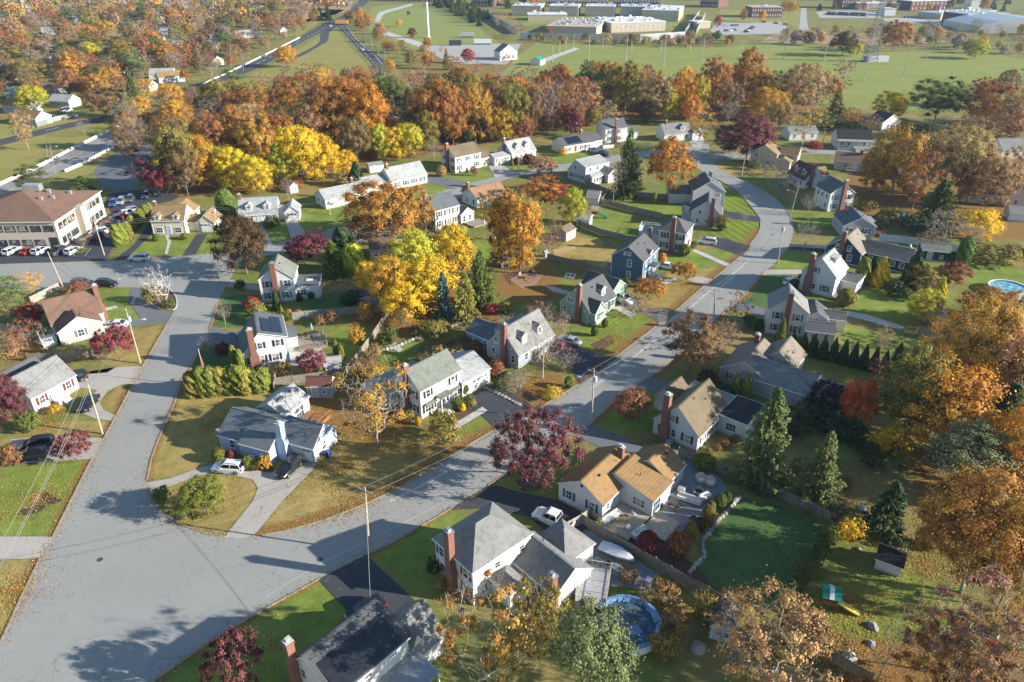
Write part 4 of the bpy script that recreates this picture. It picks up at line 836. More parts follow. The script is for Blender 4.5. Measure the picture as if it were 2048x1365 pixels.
# --- white colonial with garage
h = House('colonial_house', 'white colonial with bay windows and long grey-roofed garage beside the fresh black driveway apron', 'white colonial with garage', (844, 839), (921, 795), 'white', 'greenish')
h.wing(0, 8.7, 0, 6.2, 5.4, 7.9, 'x').win('S', [1.6, 7.0], 3.6, .8, 1.2, 'black').win('S', [1.7, 6.9], .9, 1.7, 1.3, 'black').win('W', [1.6, 4.6], 3.5, .8, 1.2, 'black').win('W', [1.6, 4.6], .9, .8, 1.2, 'black').door('S', 4.3, .45).chim(-.1, 3.1, .8, .8, 8.9)
h.bx('bay_hood', ROOFM('greenish'), .6, -.7, 2.4, 2.8, -.05, 2.65); h.bx('bay_hood', ROOFM('greenish'), 5.8, -.7, 2.4, 8.0, -.05, 2.65); h.bx('porch_roof', ROOFM('greenish'), 3.0, -1.5, 2.9, 5.6, -.03, 3.05); [h.bx('porch_post', TRIM, x, -1.4, .45, x+.16, -1.24, 2.9) for x in (3.1, 5.3)]
h.deck(3.0, 5.6, -1.5, -.1, .45, '', CONC); h.steps('S', 4.3, 3, wing=(0, 8, -1.5, 0))
h.wing(8.7, 15.2, -.4, 7.4, 2.9, 4.6, 'x', roof='lgrey').garage('S', [10.5, 13.4]).wing(-2.5, 6, 6.2, 11.5, 2.8, 4.4, 'x', roof='lgrey').win('W', [8], 1, .8, 1.1).win('S', [-1.2], 1, .8, 1.1)
# --- pale blue ranch
h = House('ranch_house', 'pale blue corner ranch with mossy dark roof, blue chimney and garage', 'pale blue ranch', (445, 899), (543, 926), 'paleblue', 'moss')
PB = plain('blue_chimney', (.37, .44, .60), .8, .08)
h.wing(0, 9.2, 0, 7.4, 2.8, 5.1, 'x').win('S', [2.2, 6.1, 8.0], 1.0, .8, 1.25).door('S', 4.2, .35, DOORW).win('E', [.9], 1.0, .7, 1.3)
h.wing(4.2, 9.3, -.5, 3.4, 2.75, 3.9, 'x', base=False); h.chim(10.1, 1.6, 1.0, .9, 6.4, 3.4, PB)
h.wing(9.2, 15.0, 2.2, 7.8, 2.8, 5.0, 'x').garage('S', 13.2, 2.6).door('S', 10.9, .35).win('E', [4.6], 1.1, .8, 1.2).steps('S', 10.9, 3, 1.2)
h.wing(.8, 6.2, 7.4, 13.4, 2.8, 4.4, 'y', wall='white', roof='lgrey').win('E', [11], .3, 1.8, 2.0, None).deck(6.4, 10.5, 8.4, 13.0, .4, 'E', plain('cedar_deck', (.30, .14, .06), .8, .2), plain('cedar_deck', (.30, .14, .06), .8, .2)); h.bx('air_conditioner', TRIM, 5.9, -.85, .5, 6.5, -.5, .95)
m = MB(); m.cyl((-.35, .5), .05, .45, 3.1, 3.25, 12); m.box(-.4, .45, 2.6, -.3, .55, 3.1); m.build('satellite_dish', METAL, h.root)
# --- solar house
h = House('solar_house', 'white house with solar panels covering its roof beside the tall clipped hedge', 'solar-roofed house', (490, 740), (574, 725), 'white', 'slate')
h.wing(0, 7.8, 0, 8.6, 2.8, 6.7, 'y', e2=5.2, rp=.42).win('S', [3.2, 6.3], 3.7, .8, 1.15, 'black').win('S', [.9, 3.2], 1.0, .7, 1.2, 'black').win('S', [5.5], .9, 1.1, 1.3, 'black').win('E', [1.6, 4.2, 6.6], 3.8, .7, 1.0).chim(2.0, -.45, 1.0, .9, 8.0, 2.6)
h.solar('E', 2, 6, .9, .55, 1.05, 1.75, skip=((1, 5),)); h.wing(7.8, 9.8, 4.5, 8.4, 2.6, 3.6, 'x').win('E', [6.4], 1, .8, 1.2).deck(9.9, 15.0, 2.8, 8.4, .5, 'SE', WOOD, WOOD)
# --- colonial by the crossing
h = House('colonial_house', 'white colonial with slate shutters and orange brick chimney near the street junction', 'slate-shuttered colonial', (526, 606), (590, 602), 'white', 'greenish')
h.wing(0, 6.9, 0, 6.6, 5.3, 8.0, 'y').win('S', [1.5, 5.2], 3.5, .8, 1.3, 'slate').win('S', [1.5, 5.2], .9, .8, 1.3, 'slate').win('E', [1.6, 4.8], 3.5, .75, 1.2).chim(3.2, -.4, 1.0, .8, 9.0)
h.wing(6.9, 11.8, .6, 6.6, 2.8, 2.9, 'x', 'f', roof='slate').win('S', [8.5], 1, 1.3, 1.2).win('E', [1.6, 3.2, 4.8], .8, 1.0, 1.5).bx('skylight', TRIM, 9.0, 3.2, 2.95, 10.3, 3.9, 3.2)
# --- black-shuttered white colonial behind the yellow maples
h = House('colonial_house', 'white two-storey house with black shutters above the bright yellow maples', 'house above yellow maples', (872, 461), (918, 448), 'white', 'slate')
h.wing(0, 7.8, 0, 7.0, 5.3, 7.9, 'x').win('S', [1.3, 3.9, 6.5], 3.5, .8, 1.3, 'black').win('S', [1.3, 3.9, 6.5], .9, .8, 1.3, 'black').win('W', [1.6, 5.4], 3.5, .8, 1.3, 'black').win('W', [1.6, 5.4], .9, .8, 1.3, 'black').chim(-.45, 3.5, .9, .9, 8.9)
h.wing(7.8, 12, -.8, 4.4, 2.7, 4.2, 'y').win('S', [8.8, 10.8], .6, .8, 1.5).win('E', [1, 3], 1, .8, 1.2).deck(8.4, 13.6, -5.4, -1, .4, '', WOOD)
# --- grey house with shed dormer
h = House('grey_house', 'light grey two-storey house with shed dormer left of the tall pine', 'grey house left of the pine', (1136, 357), (1180, 372), 'lightgrey', 'lgrey')
h.wing(0, 8.0, 0, 10, 3.0, 6.6, 'y', e2=5.2, rp=.42).win('S', [3.4], 3.7, .8, 1.1).win('S', [1.6, 4.2, 6.6], 1.0, .8, 1.3, 'slate').win('E', [2, 5, 8], 3.8, .8, 1.0).win('E', [8], 1, .9, 1.2).wing(8, 10.4, .6, 5.0, 2.6, 3.2, 'y').win('S', [9.2], .9, 1.1, 1.2).win('E', [1.6, 2.8, 4], .9, .8, 1.2).wing(8, 12, 6, 10.5, 2.8, 4.2, 'x')
# --- left side
h = House('cape_house', 'white cape with pale grey roof and maroon shutters beside the curved driveway', 'maroon-shuttered cape', (72, 826), (124, 784), 'white', 'grey', ang=66)
h.wing(0, 7.9, 0, 6.8, 2.8, 5.6, 'x').win('S', [1.6, 6.4], 1.0, .85, 1.3, 'red').door('S', 4.0, .6).win('W', [1.6, 4.6], 1.0, .9, 1.2).deck(3.0, 5.0, -1.7, -.1, .6, 'SW', TRIM, TRIM).steps('S', 4.3, 4, 1.3, wing=(0, 9, -1.7, 0)).wing(1.5, 7.6, 6.8, 10.8, 2.6, 4.4, 'x', roof='charcoal')
h = House('cape_house', 'tan house with brown roof and brick chimney beside the turning drive and birch', 'tan house by the turning drive', (125, 692), (196, 660), 'cream', 'brown', ang=38)
h.wing(0, 7.4, 0, 4.0, 2.8, 4.9, 'y').win('S', [3.6], 1.0, 1.0, 1.3, 'slate').wing(-.4, 8.4, 4.0, 12.0, 2.9, 6.4, 'x').win('E', [6.4], 1.1, .8, 1.2).win('E', [8], 3.8, .7, 1.0).win('W', [5.4, 8], 1, .8, 1.2).chim(8.7, 7.0, .9, 1.0, 7.6, 2.8).deck(-3.0, -.5, 1.0, 4.8, .8, 'SW', TRIM, TRIM)
# --- cream cape and neighbours along the upper street
h = House('cape_house', 'cream cape with ochre roof, wall dormers and bay windows beside the office parking', 'cream cape', (309, 471), (373, 470), 'cream', 'ochre')
h.wing(0, 8.2, 0, 7.2, 3.9, 6.8, 'x').win('S', [1.6, 6.3], .7, 1.6, 1.3).door('S', 4.0, .35, (.35, .45, .52)).dormer('S', 1.6, 1.6, 1.6, .02, 1.2).dormer('S', 6.3, 1.6, 1.6, .02, 1.2).chim(.3, 3.6, .8, .8, 7.8).wing(2.6, 8.2, 7.2, 11.5, 3.9, 6.0, 'y').wing(8.2, 10.8, 2.4, 6.6, 2.6, 3.8, 'x').wing(10.8, 15, 1.6, 8, 2.7, 4.6, 'y').garage('S', 12.9, 2.6).steps('S', 4.0, 3)
h = House('cape_house', 'white cape with pale roof, two small dormers and attached garage on the upper street', 'white two-dormer cape', (482, 452), (556, 447), 'white', 'lgrey', ang=11)
h.wing(0, 9.8, 0, 8, 2.8, 6.2, 'x').win('S', [2.0], .9, 1.4, 1.3, 'black').win('S', [7.8], .9, .9, 1.3, 'black').door('S', 5.0).dormer('S', 2.6, 1.6).dormer('S', 7.2, 1.6).chim(.2, 4, .8, .8, 7.4).wing(9.8, 11.6, 2.2, 6, 2.5, 3.6, 'x').wing(11.6, 15.2, .8, 7.2, 2.6, 4.3, 'y').garage('S', 13.4, 2.5)
h = House('ranch_house', 'long white ranch with pale grey roof and window awnings near the small white shed', 'white awning ranch', (653, 419), (713, 405), 'white', 'lgrey', ang=38)
h.wing(0, 11, 0, 6.6, 2.8, 4.8, 'x').win('S', [1.8, 8.0], .9, 1.5, 1.2).door('S', 4.8).win('W', [1.5, 4.6], 1, .9, 1.2).chim(10.5, 4, .8, .8, 6.2).wing(11, 16, .4, 6.8, 3.2, 4.9, 'x')
AW = plain('awning_cloth', (.36, .35, .26), .8)
for x in (1.8, 8.0): m = MB(); m.hexa([(x-.9, -.9, 1.7), (x+.9, -.9, 1.7), (x+.9, -.03, 2.25), (x-.9, -.03, 2.25)], [(x-.9, -.9, 1.75), (x+.9, -.9, 1.75), (x+.9, -.03, 2.3), (x-.9, -.03, 2.3)]); m.build('awning', AW, h.root)
h = House('cape_house', 'white cape with grey roof and garden trellis behind the amber oak', 'trellis cape', (818, 374), (862, 368), 'white', 'lgrey', ang=40)
h.wing(-6, 6.8, 0, 7.5, 2.8, 6.0, 'x').win('S', [-4, -1, 2, 5], .9, .9, 1.2, 'black').win('E', [2, 5], 1, .8, 1.2).chim(-5.2, 3.6, .8, .8, 7.2).wing(-14, -6, 2, 8, 2.7, 4.2, 'x')
h = House('colonial_house', 'white colonial with olive brown roof and brick end chimney on the upper street bend', 'brown-roofed colonial', (911, 347), (958, 334), 'white', 'olive', ang=40)
h.wing(0, 10.5, 0, 7.4, 5.2, 7.9, 'x').win('S', [1.6, 5.2, 8.8], 3.4, .8, 1.2, 'black').win('S', [1.6, 8.8], .9, .9, 1.3, 'black').door('S', 5.2).win('W', [1.6, 5.8], 3.4, .8, 1.2, 'black').win('W', [1.6, 5.8], .9, .8, 1.2, 'black').chim(-.45, 3.7, 1.0, .9, 9).wing(10.5, 15.5, .6, 6.2, 2.8, 4.4, 'x').garage('S', 13, 2.6)
h = House('cape_house', 'white cape with brick front, two dormers and glazed sunroom on the upper street', 'brick-fronted cape', (1024, 326), (1072, 316), 'white', 'lgrey', ang=38)
h.wing(0, 10.5, 0, 8, 2.9, 6.4, 'x').win('S', [1.8, 4, 8.6], .9, .9, 1.3).dormer('S', 3.2, 1.7).dormer('S', 7.4, 1.7).chim(-.3, 4, .9, .8, 7.6).door('S', 6, .35, RED); h.bx('brick_front', BRICK, .1, -.06, .3, 10.4, -.004, .95)
h.wing(-7, 0, .4, 5.4, 2.6, 3.4, 'x').win('S', [-6.2, -5, -3.8, -2.6, -1.4], .8, .9, 1.4)
h = House('ranch_house', 'white ranch with dark solar-panelled roof and red door near the wood', 'red-door ranch', (1128, 309), (1187, 300), 'white', 'charcoal', ang=32)
h.wing(0, 13.5, 0, 7.6, 2.8, 5.0, 'x').win('S', [2, 8.2, 10.4], .8, 1.2, 1.3, 'black').door('S', 5.0, .35, RED).chim(10.5, 4.4, .8, .8, 6.4).solar('S', 2, 6, 2.0, .5).wing(13.5, 17.5, 0.6, 7, 2.8, 4.6, 'x').garage('S', 15.5)
h = House('colonial_house', 'white two-storey house half hidden by the tall pine, white fence beside it', 'house behind the pine', (1210, 287), (1252, 283), 'white', 'slate', ang=20)
h.wing(0, 9, 0, 8, 5.2, 7.8, 'x').win('S', [1.8, 5.2], 3.4, .8, 1.3, 'black').win('S', [1.8, 5.2], .9, .8, 1.3, 'black').chim(4.2, -.4, .9, .8, 8.6).wing(9, 14, 1, 7, 2.8, 4.4, 'x')
h = House('cape_house', 'white cape with grey roof, one dormer and garage at the street end', 'cape at the street end', (1328, 284), (1392, 284), 'white', 'grey', ang=14)
h.wing(0, 11, 0, 7.6, 2.8, 5.8, 'x').win('S', [2, 4.5, 9], .9, .9, 1.2).dormer('S', 7.6, 1.7).chim(2, 3.8, .8, .8, 7).wing(11, 15.6, -1.2, 6, 2.7, 4.6, 'y').garage('S', 13.3)
h = House('ranch_house', 'cream ranch with orange brown roof between the street and the gold oak', 'orange-roofed ranch', (955, 418), (1010, 408), 'white', 'orange', ang=38)
h.wing(0, 10.5, 0, 7.4, 2.8, 5.0, 'x').win('S', [2, 5, 8.6], .9, .8, 1.2, 'black').win('W', [1.8, 5], .9, .8, 1.3).chim(1.0, 5.8, .8, .8, 6)
h = House('ranch_house', 'beige house with brown roof half hidden under the amber oak', 'beige house under the amber oak', (708, 487), (800, 487), 'beige', 'brown', ang=8)
h.wing(0, 11, 0, 7.4, 2.9, 5.4, 'x').win('S', [2, 5, 8.6], .9, .9, 1.3, 'black').dormer('S', 3, 1.6).wing(11, 15.5, 1, 7, 2.7, 4.4, 'x')
h = House('brick_house', 'small pink brick cottage among the yellow maples', 'pink brick cottage', (742, 522), (790, 520), 'pink', 'brown', ang=10); h.wing(0, 6, 0, 5, 2.8, 4.6, 'x').win('S', [1.4, 4.4], 1, .8, 1.3)
# right edge
h = House('ranch_house', 'pale pink ranch with dark roof and end chimney below the tan oaks', 'pale pink ranch', (1926, 405), (2010, 413), 'pink', 'brown', ang=-14)
h.wing(0, 13, 0, 7, 2.8, 4.9, 'x').win('S', [2, 5, 8, 11], 1, .8, 1.2).wing(10, 15.5, -2, 8, 3.2, 5.8, 'y').win('S', [12.6], 1, .9, 1.2).chim(15.6, 3, .9, .9, 6.6)
h = House('pink_house', 'pale pink house hidden behind the tan and amber oaks', 'hidden pink house', (1825, 362), (1905, 362), 'pink', 'brown', ang=4); h.wing(0, 12, 0, 8, 3.6, 6.4, 'x').win('S', [2, 6, 10], 1, .9, 1.3)
h = House('white_house', 'white gable-fronted house at the right edge behind the tan oak', 'gable-fronted house', (2000, 318), (2048, 322), 'white', 'grey', ang=2); h.wing(0, 10, 0, 8, 3, 6, 'x').win('S', [2, 5, 8], 1, .8, 1.2)
h = House('white_house', 'white house with dark gable beyond the porch house near the field', 'dark-gabled house', (1762, 262), (1792, 262), 'white', 'dark', ang=20); h.wing(0, 9, 0, 8, 3.2, 6, 'y').win('S', [3, 6], 1, .8, 1.2)
h = House('white_house', 'low white house behind the thinly leaved gold tree', 'low house behind the gold tree', (1578, 282), (1624, 284), 'white', 'grey', ang=6); h.wing(0, 11, 0, 7, 2.8, 4.6, 'x').win('S', [2, 5.4, 9], 1, .8, 1.2)
# --- office block
h = House('office_building', 'beige two-storey office block with wide brown hip roof above the parked cars', 'office block', (-82, 500), (126, 489), 'beige', 'brown', 'building', ang=2)
OB = SIDM('beige'); BRZ = plain('bronze_frame', (.05, .035, .025), .4)
h.wing(0, 25, 0, 24, 7.0, 11.2, 'y', 'h', over=.5); W0 = h.last
for z in (1.0, 4.6):
    for i in range(8):
        if z == 1.0 and i == 7: continue
        h.win('S', [1.9+i*3.05], z, 2.2, 1.25, wing=W0, fm=BRZ)
    for t in (2.2, 4.4, 6.6, 8.4, 15.2, 17.4, 19.6, 21.8): h.win('E', [t], z, 1.5, 1.25, wing=W0, fm=BRZ)
h.door('E', 11.2, .1, (.05, .05, .05), W0); h.bx('entrance_shade_panel', DARK, 22.6, -.06, .1, 24.6, -.002, 2.9)  # flat dark panel on the wall; the recess's shade is its colour
h.bx('stair_bay', OB, 25, 9.9, 0, 26.6, 12.8, 7.3); h.bx('roof_hood', METAL, 12, 13, 10.6, 16, 15, 12.2)
for x, y, z in ((17.5, 9, 9.8), (19, 11.5, 9.3), (17, 14, 10.2), (20.5, 17, 8.8)): h.bx('roof_vent', METAL, x, y, z-.6, x+.8, y+.8, z+.5)
# ------------------------------------------------------------------ tree prototypes
BARK = plain('bark', (0.16, 0.125, 0.095), 0.95, 0.3, 3.0); BARK_PALE = plain('pale_bark', (0.34, 0.29, 0.23), 0.95, 0.3, 3.0)
BARK_WHITE = plain('birch_bark', (0.62, 0.58, 0.52), 0.85, 0.25, 4.0); BARK_GREY = plain('grey_twigs', (0.33, 0.265, 0.215), 0.95, 0.25, 3.0)
LEAF = leaf_mat('autumn_leaves', 0.33, 0.022, 0.36); NEEDLE = leaf_mat('needles', 0.12, 0.02, 0.38)

def quads_mesh(name, C, U, V, tone, mat, bend=None):
    """n leaf-sized quads: centre C, half axes U and V, tone (n,3)"""
    n = len(C); co = np.empty((n, 4, 3), np.float32)
    co[:, 0] = C - U - V*0.55; co[:, 1] = C + U*0.35 - V; co[:, 2] = C + U + V*0.5; co[:, 3] = C - U*0.4 + V
    me = bpy.data.meshes.new(name); me.vertices.add(n*4); me.loops.add(n*4); me.polygons.add(n)
    me.vertices.foreach_set('co', co.ravel()); me.loops.foreach_set('vertex_index', np.arange(n*4))
    me.polygons.foreach_set('loop_start', np.arange(0, n*4, 4)); me.polygons.foreach_set('loop_total', np.full(n, 4))
    at = me.attributes.new('tone', 'FLOAT_VECTOR', 'POINT'); at.data.foreach_set('vector', np.repeat(tone, 4, axis=0).astype(np.float32).ravel())
    me.materials.append(mat); me.update(); return me
def unit(a): return a/np.maximum(np.linalg.norm(a, axis=1, keepdims=True), 1e-9)
def segs_mesh(name, segs, mat, k=5):
    """tapered tubes p,q,r0,r1 in one mesh"""
    n = len(segs); Pa = np.array([s[0] for s in segs]); Q = np.array([s[1] for s in segs]); r0 = np.array([s[2] for s in segs]); r1 = np.array([s[3] for s in segs])
    d = unit(Q-Pa); ref = np.where(np.abs(d[:, 2:3]) > 0.9, np.array([[1., 0, 0]]), np.array([[0., 0, 1.]])); a = unit(np.cross(d, ref)); b = np.cross(d, a)
    th = np.arange(k)*2*math.pi/k; co = np.empty((n, 2, k, 3), np.float32)
    ring = a[:, None, :]*np.cos(th)[None, :, None] + b[:, None, :]*np.sin(th)[None, :, None]
    co[:, 0] = Pa[:, None, :] + ring*r0[:, None, None]; co[:, 1] = Q[:, None, :] + ring*r1[:, None, None]
    base = (np.arange(n)*2*k)[:, None]; i = np.arange(k)[None, :]; j = (np.arange(k)+1)[None, :] % k
    f = np.stack([base+i, base+j, base+k+j, base+k+i], -1).reshape(-1, 4)
    me = bpy.data.meshes.new(name); me.vertices.add(n*2*k); me.loops.add(len(f)*4); me.polygons.add(len(f))
    me.vertices.foreach_set('co', co.ravel()); me.loops.foreach_set('vertex_index', f.ravel())
    me.polygons.foreach_set('loop_start', np.arange(0, len(f)*4, 4)); me.polygons.foreach_set('loop_total', np.full(len(f), 4))
    me.polygons.foreach_set('use_smooth', np.ones(len(f), bool)); me.materials.append(mat); me.update(); return me
def grow(rg, H, Wd, base, n, shape='round', flat=1.0, trunks=1, lean=0.0):
    """limbs that reach n points spread through a crown; returns segments and tips"""
    c = np.array([0, 0, (H+base)/2]); ax = np.array([Wd/2, Wd/2, (H-base)/2])
    pts = []
    lob = rg.normal(size=(7, 3)); lob /= np.linalg.norm(lob, axis=1, keepdims=True); lw = rg.uniform(0.78, 1.16, 7)
    while len(pts) < n:
        v = rg.normal(size=3); v /= np.linalg.norm(v); r = rg.uniform(0.05, 1)**0.5
        k = 1.0
        w = np.clip(lob @ v, 0, 1)**3; k = (w*lw).sum()/max(w.sum(), 1e-6)
        p = v*r*min(max(k, 0.72), 1.12)
        if shape == 'vase' and p[2] < 0: p[:2] *= (1+p[2]*0.55)
        if shape == 'umbrella' and p[2] < -0.55: continue
        if shape == 'oval': p[:2] *= (1 - 0.25*max(p[2], 0))
        pts.append(c + p*ax)
    pts = np.array(pts); fork = np.array([rg.normal()*lean, rg.normal()*lean, base*0.95 + (H-base)*0.08])
    order = np.argsort(np.linalg.norm(pts-fork, axis=1))
    nodes = []; par = []; roots = []
    for t in range(trunks):
        off = np.array([0, 0, 0.]) if trunks == 1 else np.array([math.cos(t*2.4), math.sin(t*2.4), 0])*Wd*0.035
        top = fork + (off*6 if trunks > 1 else 0)
        nodes += [off, (off+top)/2 + rg.normal(size=3)*0.08*np.array([1, 1, 0]), top, top+np.array([rg.normal()*.2, rg.normal()*.2, (H-base)*0.3]) + off*4]
        k = len(nodes)-4; par += [-1, k, k+1, k+2]; roots.append(k)
    nodes = [np.array(x) for x in nodes]
    for o in order:
        p = pts[o]; A = np.array(nodes); d = p-A; dist = np.linalg.norm(d, axis=1)
        cost = dist + np.maximum(0, A[:, 2]-p[2])*0.9 + np.maximum(0, np.linalg.norm(A[:, :2], axis=1)-np.linalg.norm(p[:2]))*0.8
        for r in roots: cost[r] += 50; cost[r+1] += 20
        i = int(np.argmin(cost)); m = (A[i]+p)/2 + rg.normal(size=3)*dist[i]*0.07 + np.array([0, 0, dist[i]*0.05])
        if dist[i] > Wd*0.12: nodes.append(m); par.append(i); i = len(nodes)-1
        nodes.append(p); par.append(i)
    nn = len(nodes); wgt = np.zeros(nn); ch = np.bincount([q for q in par if q >= 0], minlength=nn)
    wgt[ch == 0] = 1.0
    for i in range(nn-1, -1, -1):
        if par[i] >= 0: wgt[par[i]] += wgt[i]
    return nodes, par, wgt, ch
def tree_deciduous(key, H=14, Wd=12, base=3.0, n=70, leaves=6500, leaf=0.30, spread=1.15, shape='round', seed=1, bark=None, twigs=0, trunks=1, keep=1.0, rtip=0.022, flat=0.55, core=1.0):
    def mk():
        rg = np.random.default_rng(seed)
        nodes, par, wgt, ch = grow(rg, H, Wd, base, n, shape, trunks=trunks)
        rad = rtip*wgt**0.50*(0.9 if trunks > 1 else 1.0)
        segs = []
        for i, p in enumerate(par):
            if p >= 0: segs.append((nodes[p], nodes[i], min(rad[p], rad[i]*1.7) if par[p] >= 0 else rad[p]*1.15, rad[i]))
        tips = [i for i in range(len(nodes)) if ch[i] == 0]
        if twigs:
            for i in tips:
                d = nodes[i]-nodes[par[i]]; d = d/(np.linalg.norm(d)+1e-9)
                for _ in range(twigs):
                    v = d*0.8 + rg.normal(size=3)*0.62; v[2] += 0.15; L = rg.uniform(0.5, 1.15)*Wd*0.085
                    q = nodes[i]+v/np.linalg.norm(v)*L; s0 = nodes[i] if rg.random() < .5 else nodes[par[i]]*0.5+nodes[i]*0.5
                    segs.append((s0, q, rtip*0.75, rtip*0.25))
                    for _ in range(2):
                        w = v/np.linalg.norm(v) + rg.normal(size=3)*0.55; m = s0 + (q-s0)*rg.uniform(0.3, 0.9)
                        segs.append((m, m+w/np.linalg.norm(w)*L*0.6, rtip*0.5, rtip*0.2))
        trunk = segs_mesh(key+'_limbs', segs, bark or BARK, 5 if not twigs else 3)
        if leaves <= 0: return trunk, None
        cl = np.array([nodes[i] for i in tips if rg.random() < keep]); 
        if len(cl) < 3: cl = np.array([nodes[i] for i in tips])
        m = len(cl); w = rg.uniform(0.5, 1.5, m); w /= w.sum(); idx = rg.choice(m, leaves, p=w)
        # every clump is a flattened tuft, leaves denser on its outside
        v = unit(rg.normal(size=(leaves, 3))); r = np.abs(rg.normal(0, 0.62, leaves))
        cs = rg.uniform(0.7, 1.35, (m, 1))*spread
        far_ = rg.random(leaves) < 0.30; r[far_] *= 1.8        # loose leaves between the tufts
        C = cl[idx] + v*r[:, None]*cs[idx]*np.array([1, 1, flat])
        C[:, 2] = np.maximum(C[:, 2], 0.25)
        cen = np.array([0, 0, (H+base)/2.0])
        nrm = unit(v*1.0 + unit(C-cen)*0.9 + rg.normal(size=(leaves, 3))*0.42 + np.array([0, 0, 0.3]))
        a = unit(np.cross(nrm, rg.normal(size=(leaves, 3)))); b = np.cross(nrm, a); s = leaf*rg.uniform(0.6, 1.35, (leaves, 1))
        clt = rg.uniform(0, 1, m); tone = np.empty((leaves, 3)); tone[:, 0] = np.clip(clt[idx]*0.65 + rg.uniform(0, 0.35, leaves), 0, 1)
        clv = rg.uniform(0.2, 0.8, m); tone[:, 1] = np.clip(clv[idx] + rg.normal(0, 0.2, leaves), 0, 1); tone[:, 2] = rg.uniform(0, 1, leaves)
        return trunk, quads_mesh(key+'_leaves', C, a*s*0.5, b*s*0.5, tone, LEAF)
    return cached(('tree', key), mk), H, Wd
def tree_conifer(key, H=14, Wd=6, seed=3, n=7500, leaf=0.34, power=1.0, droop=0.25, base=0.6, whorls=26, arms=11, fill=0.35):
    def mk():
        rg = np.random.default_rng(seed); C = []; D = []
        per = n//(whorls*arms)+1
        for w in range(whorls):
            t = (w+rg.uniform(-.3, .3))/whorls; t = min(max(t, 0), .985); z = base+(H-base)*t; R_ = Wd/2*(1-t)**power*rg.uniform(0.85, 1.1)+0.12
            ph = rg.uniform(0, 6.28)
            for a in range(arms):
                th = ph + a*2*math.pi/arms + rg.normal()*0.3; L = R_*rg.uniform(0.62, 1.18)*(1+.20*math.sin(2*th+seed+z*.5)+.12*math.sin(5*th+z*1.3))
                k = max(3, int(per*(0.35+1.3*(1-t))))
                s = rg.uniform(fill, 1, k)**0.8; wob = rg.normal(size=k)*0.16*(L*0.32)*(1.1-s)*2
                x = s*L; zz = z + rg.normal()*0.22 - droop*L*s**1.4 + rg.normal(size=k)*0.16 + 0.12*L*(s > .85)
                C.append(np.stack([x*math.cos(th) - wob*math.sin(th), x*math.sin(th) + wob*math.cos(th), zz], -1))
                D.append(np.tile([math.cos(th), math.sin(th), -droop*0.8], (k, 1)))
        C = np.concatenate(C); D = np.concatenate(D); m = len(C)
        C[:, 2] = np.maximum(C[:, 2], 0.15)
        out = unit(np.stack([C[:, 0], C[:, 1], np.full(m, 0.6)], -1)*np.array([1, 1, 1.0]))
        nrm = unit(out*0.5 + rg.normal(size=(m, 3))*0.5 + np.array([0, 0, 0.7]))
        a = unit(D + rg.normal(size=(m, 3))*0.35); b = unit(np.cross(nrm, a)); s = leaf*rg.uniform(0.65, 1.3, (m, 1))
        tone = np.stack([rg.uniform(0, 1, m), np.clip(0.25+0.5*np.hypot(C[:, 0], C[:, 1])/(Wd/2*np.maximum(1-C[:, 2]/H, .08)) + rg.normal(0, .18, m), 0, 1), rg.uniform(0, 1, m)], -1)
        trunk = segs_mesh(key+'_trunk', [(np.array([0, 0, 0.]), np.array([0, 0, H*0.5]), H*0.016, H*0.010), (np.array([0, 0, H*0.5]), np.array([0, 0, H*.97]), H*0.010, 0.02)], BARK)
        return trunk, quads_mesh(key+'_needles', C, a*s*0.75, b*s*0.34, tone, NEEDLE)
    return cached(('tree', key), mk), H, Wd
def tree_column(key, H=6, Wd=2.4, seed=5, n=3800, leaf=0.24, prof='egg', lump=0.10):
    """dense clipped evergreen: upright sprays over a solid body"""
    def mk():
        rg = np.random.default_rng(seed); t = rg.uniform(0.0, 1, n)**0.9; th = rg.uniform(0, 2*math.pi, n)
        if prof == 'cone': r = (1-t)**0.75*(0.86+0.14*np.minimum(t*8, 1))
        elif prof == 'ball': r = np.sqrt(np.maximum(1-(2*t-1)**2, 0.0))
        elif prof == 'block': r = np.where(t < 0.86, 1.0, np.sqrt(np.maximum(1-((t-0.86)/0.14)**2, 0)))*(0.93+0.07*np.sin(t*5))
        else: r = np.sqrt(np.maximum(1-np.abs((t-0.38)/0.64)**2.6, 0.0))
        ph = rg.uniform(0, 6.28, 8); f = rg.integers(2, 9, 8); fz = rg.uniform(2, 9, 8)
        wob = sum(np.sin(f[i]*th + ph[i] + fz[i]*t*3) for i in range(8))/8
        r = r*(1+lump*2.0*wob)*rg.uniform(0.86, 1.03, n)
        C = np.stack([r*np.cos(th)*Wd/2, r*np.sin(th)*Wd/2, 0.06 + t*H*(1+0.02*wob)], -1)
        top = rg.integers(0, n, n//12); C[top] += rg.normal(size=(len(top), 3))*np.array([.5, .5, .6])*leaf
        out = np.stack([np.cos(th), np.sin(th), (t-0.35)*1.1], -1); nrm = unit(out + rg.normal(size=(n, 3))*0.55)
        a = unit(np.array([[0, 0, 1.0]]) + out*0.4 + rg.normal(size=(n, 3))*0.4); b = unit(np.cross(nrm, a)); a = np.cross(b, nrm); s = leaf*rg.uniform(0.7, 1.35, (n, 1))
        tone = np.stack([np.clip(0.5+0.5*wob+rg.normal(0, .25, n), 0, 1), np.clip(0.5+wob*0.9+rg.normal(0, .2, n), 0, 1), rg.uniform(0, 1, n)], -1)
        st = segs_mesh(key+'_stem', [(np.array([0, 0, 0.]), np.array([0, 0, H*0.75]), 0.03+Wd*.02, 0.02)], BARK)
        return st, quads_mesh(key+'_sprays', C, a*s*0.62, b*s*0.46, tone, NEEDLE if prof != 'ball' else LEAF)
    return cached(('tree', key), mk), H, Wd

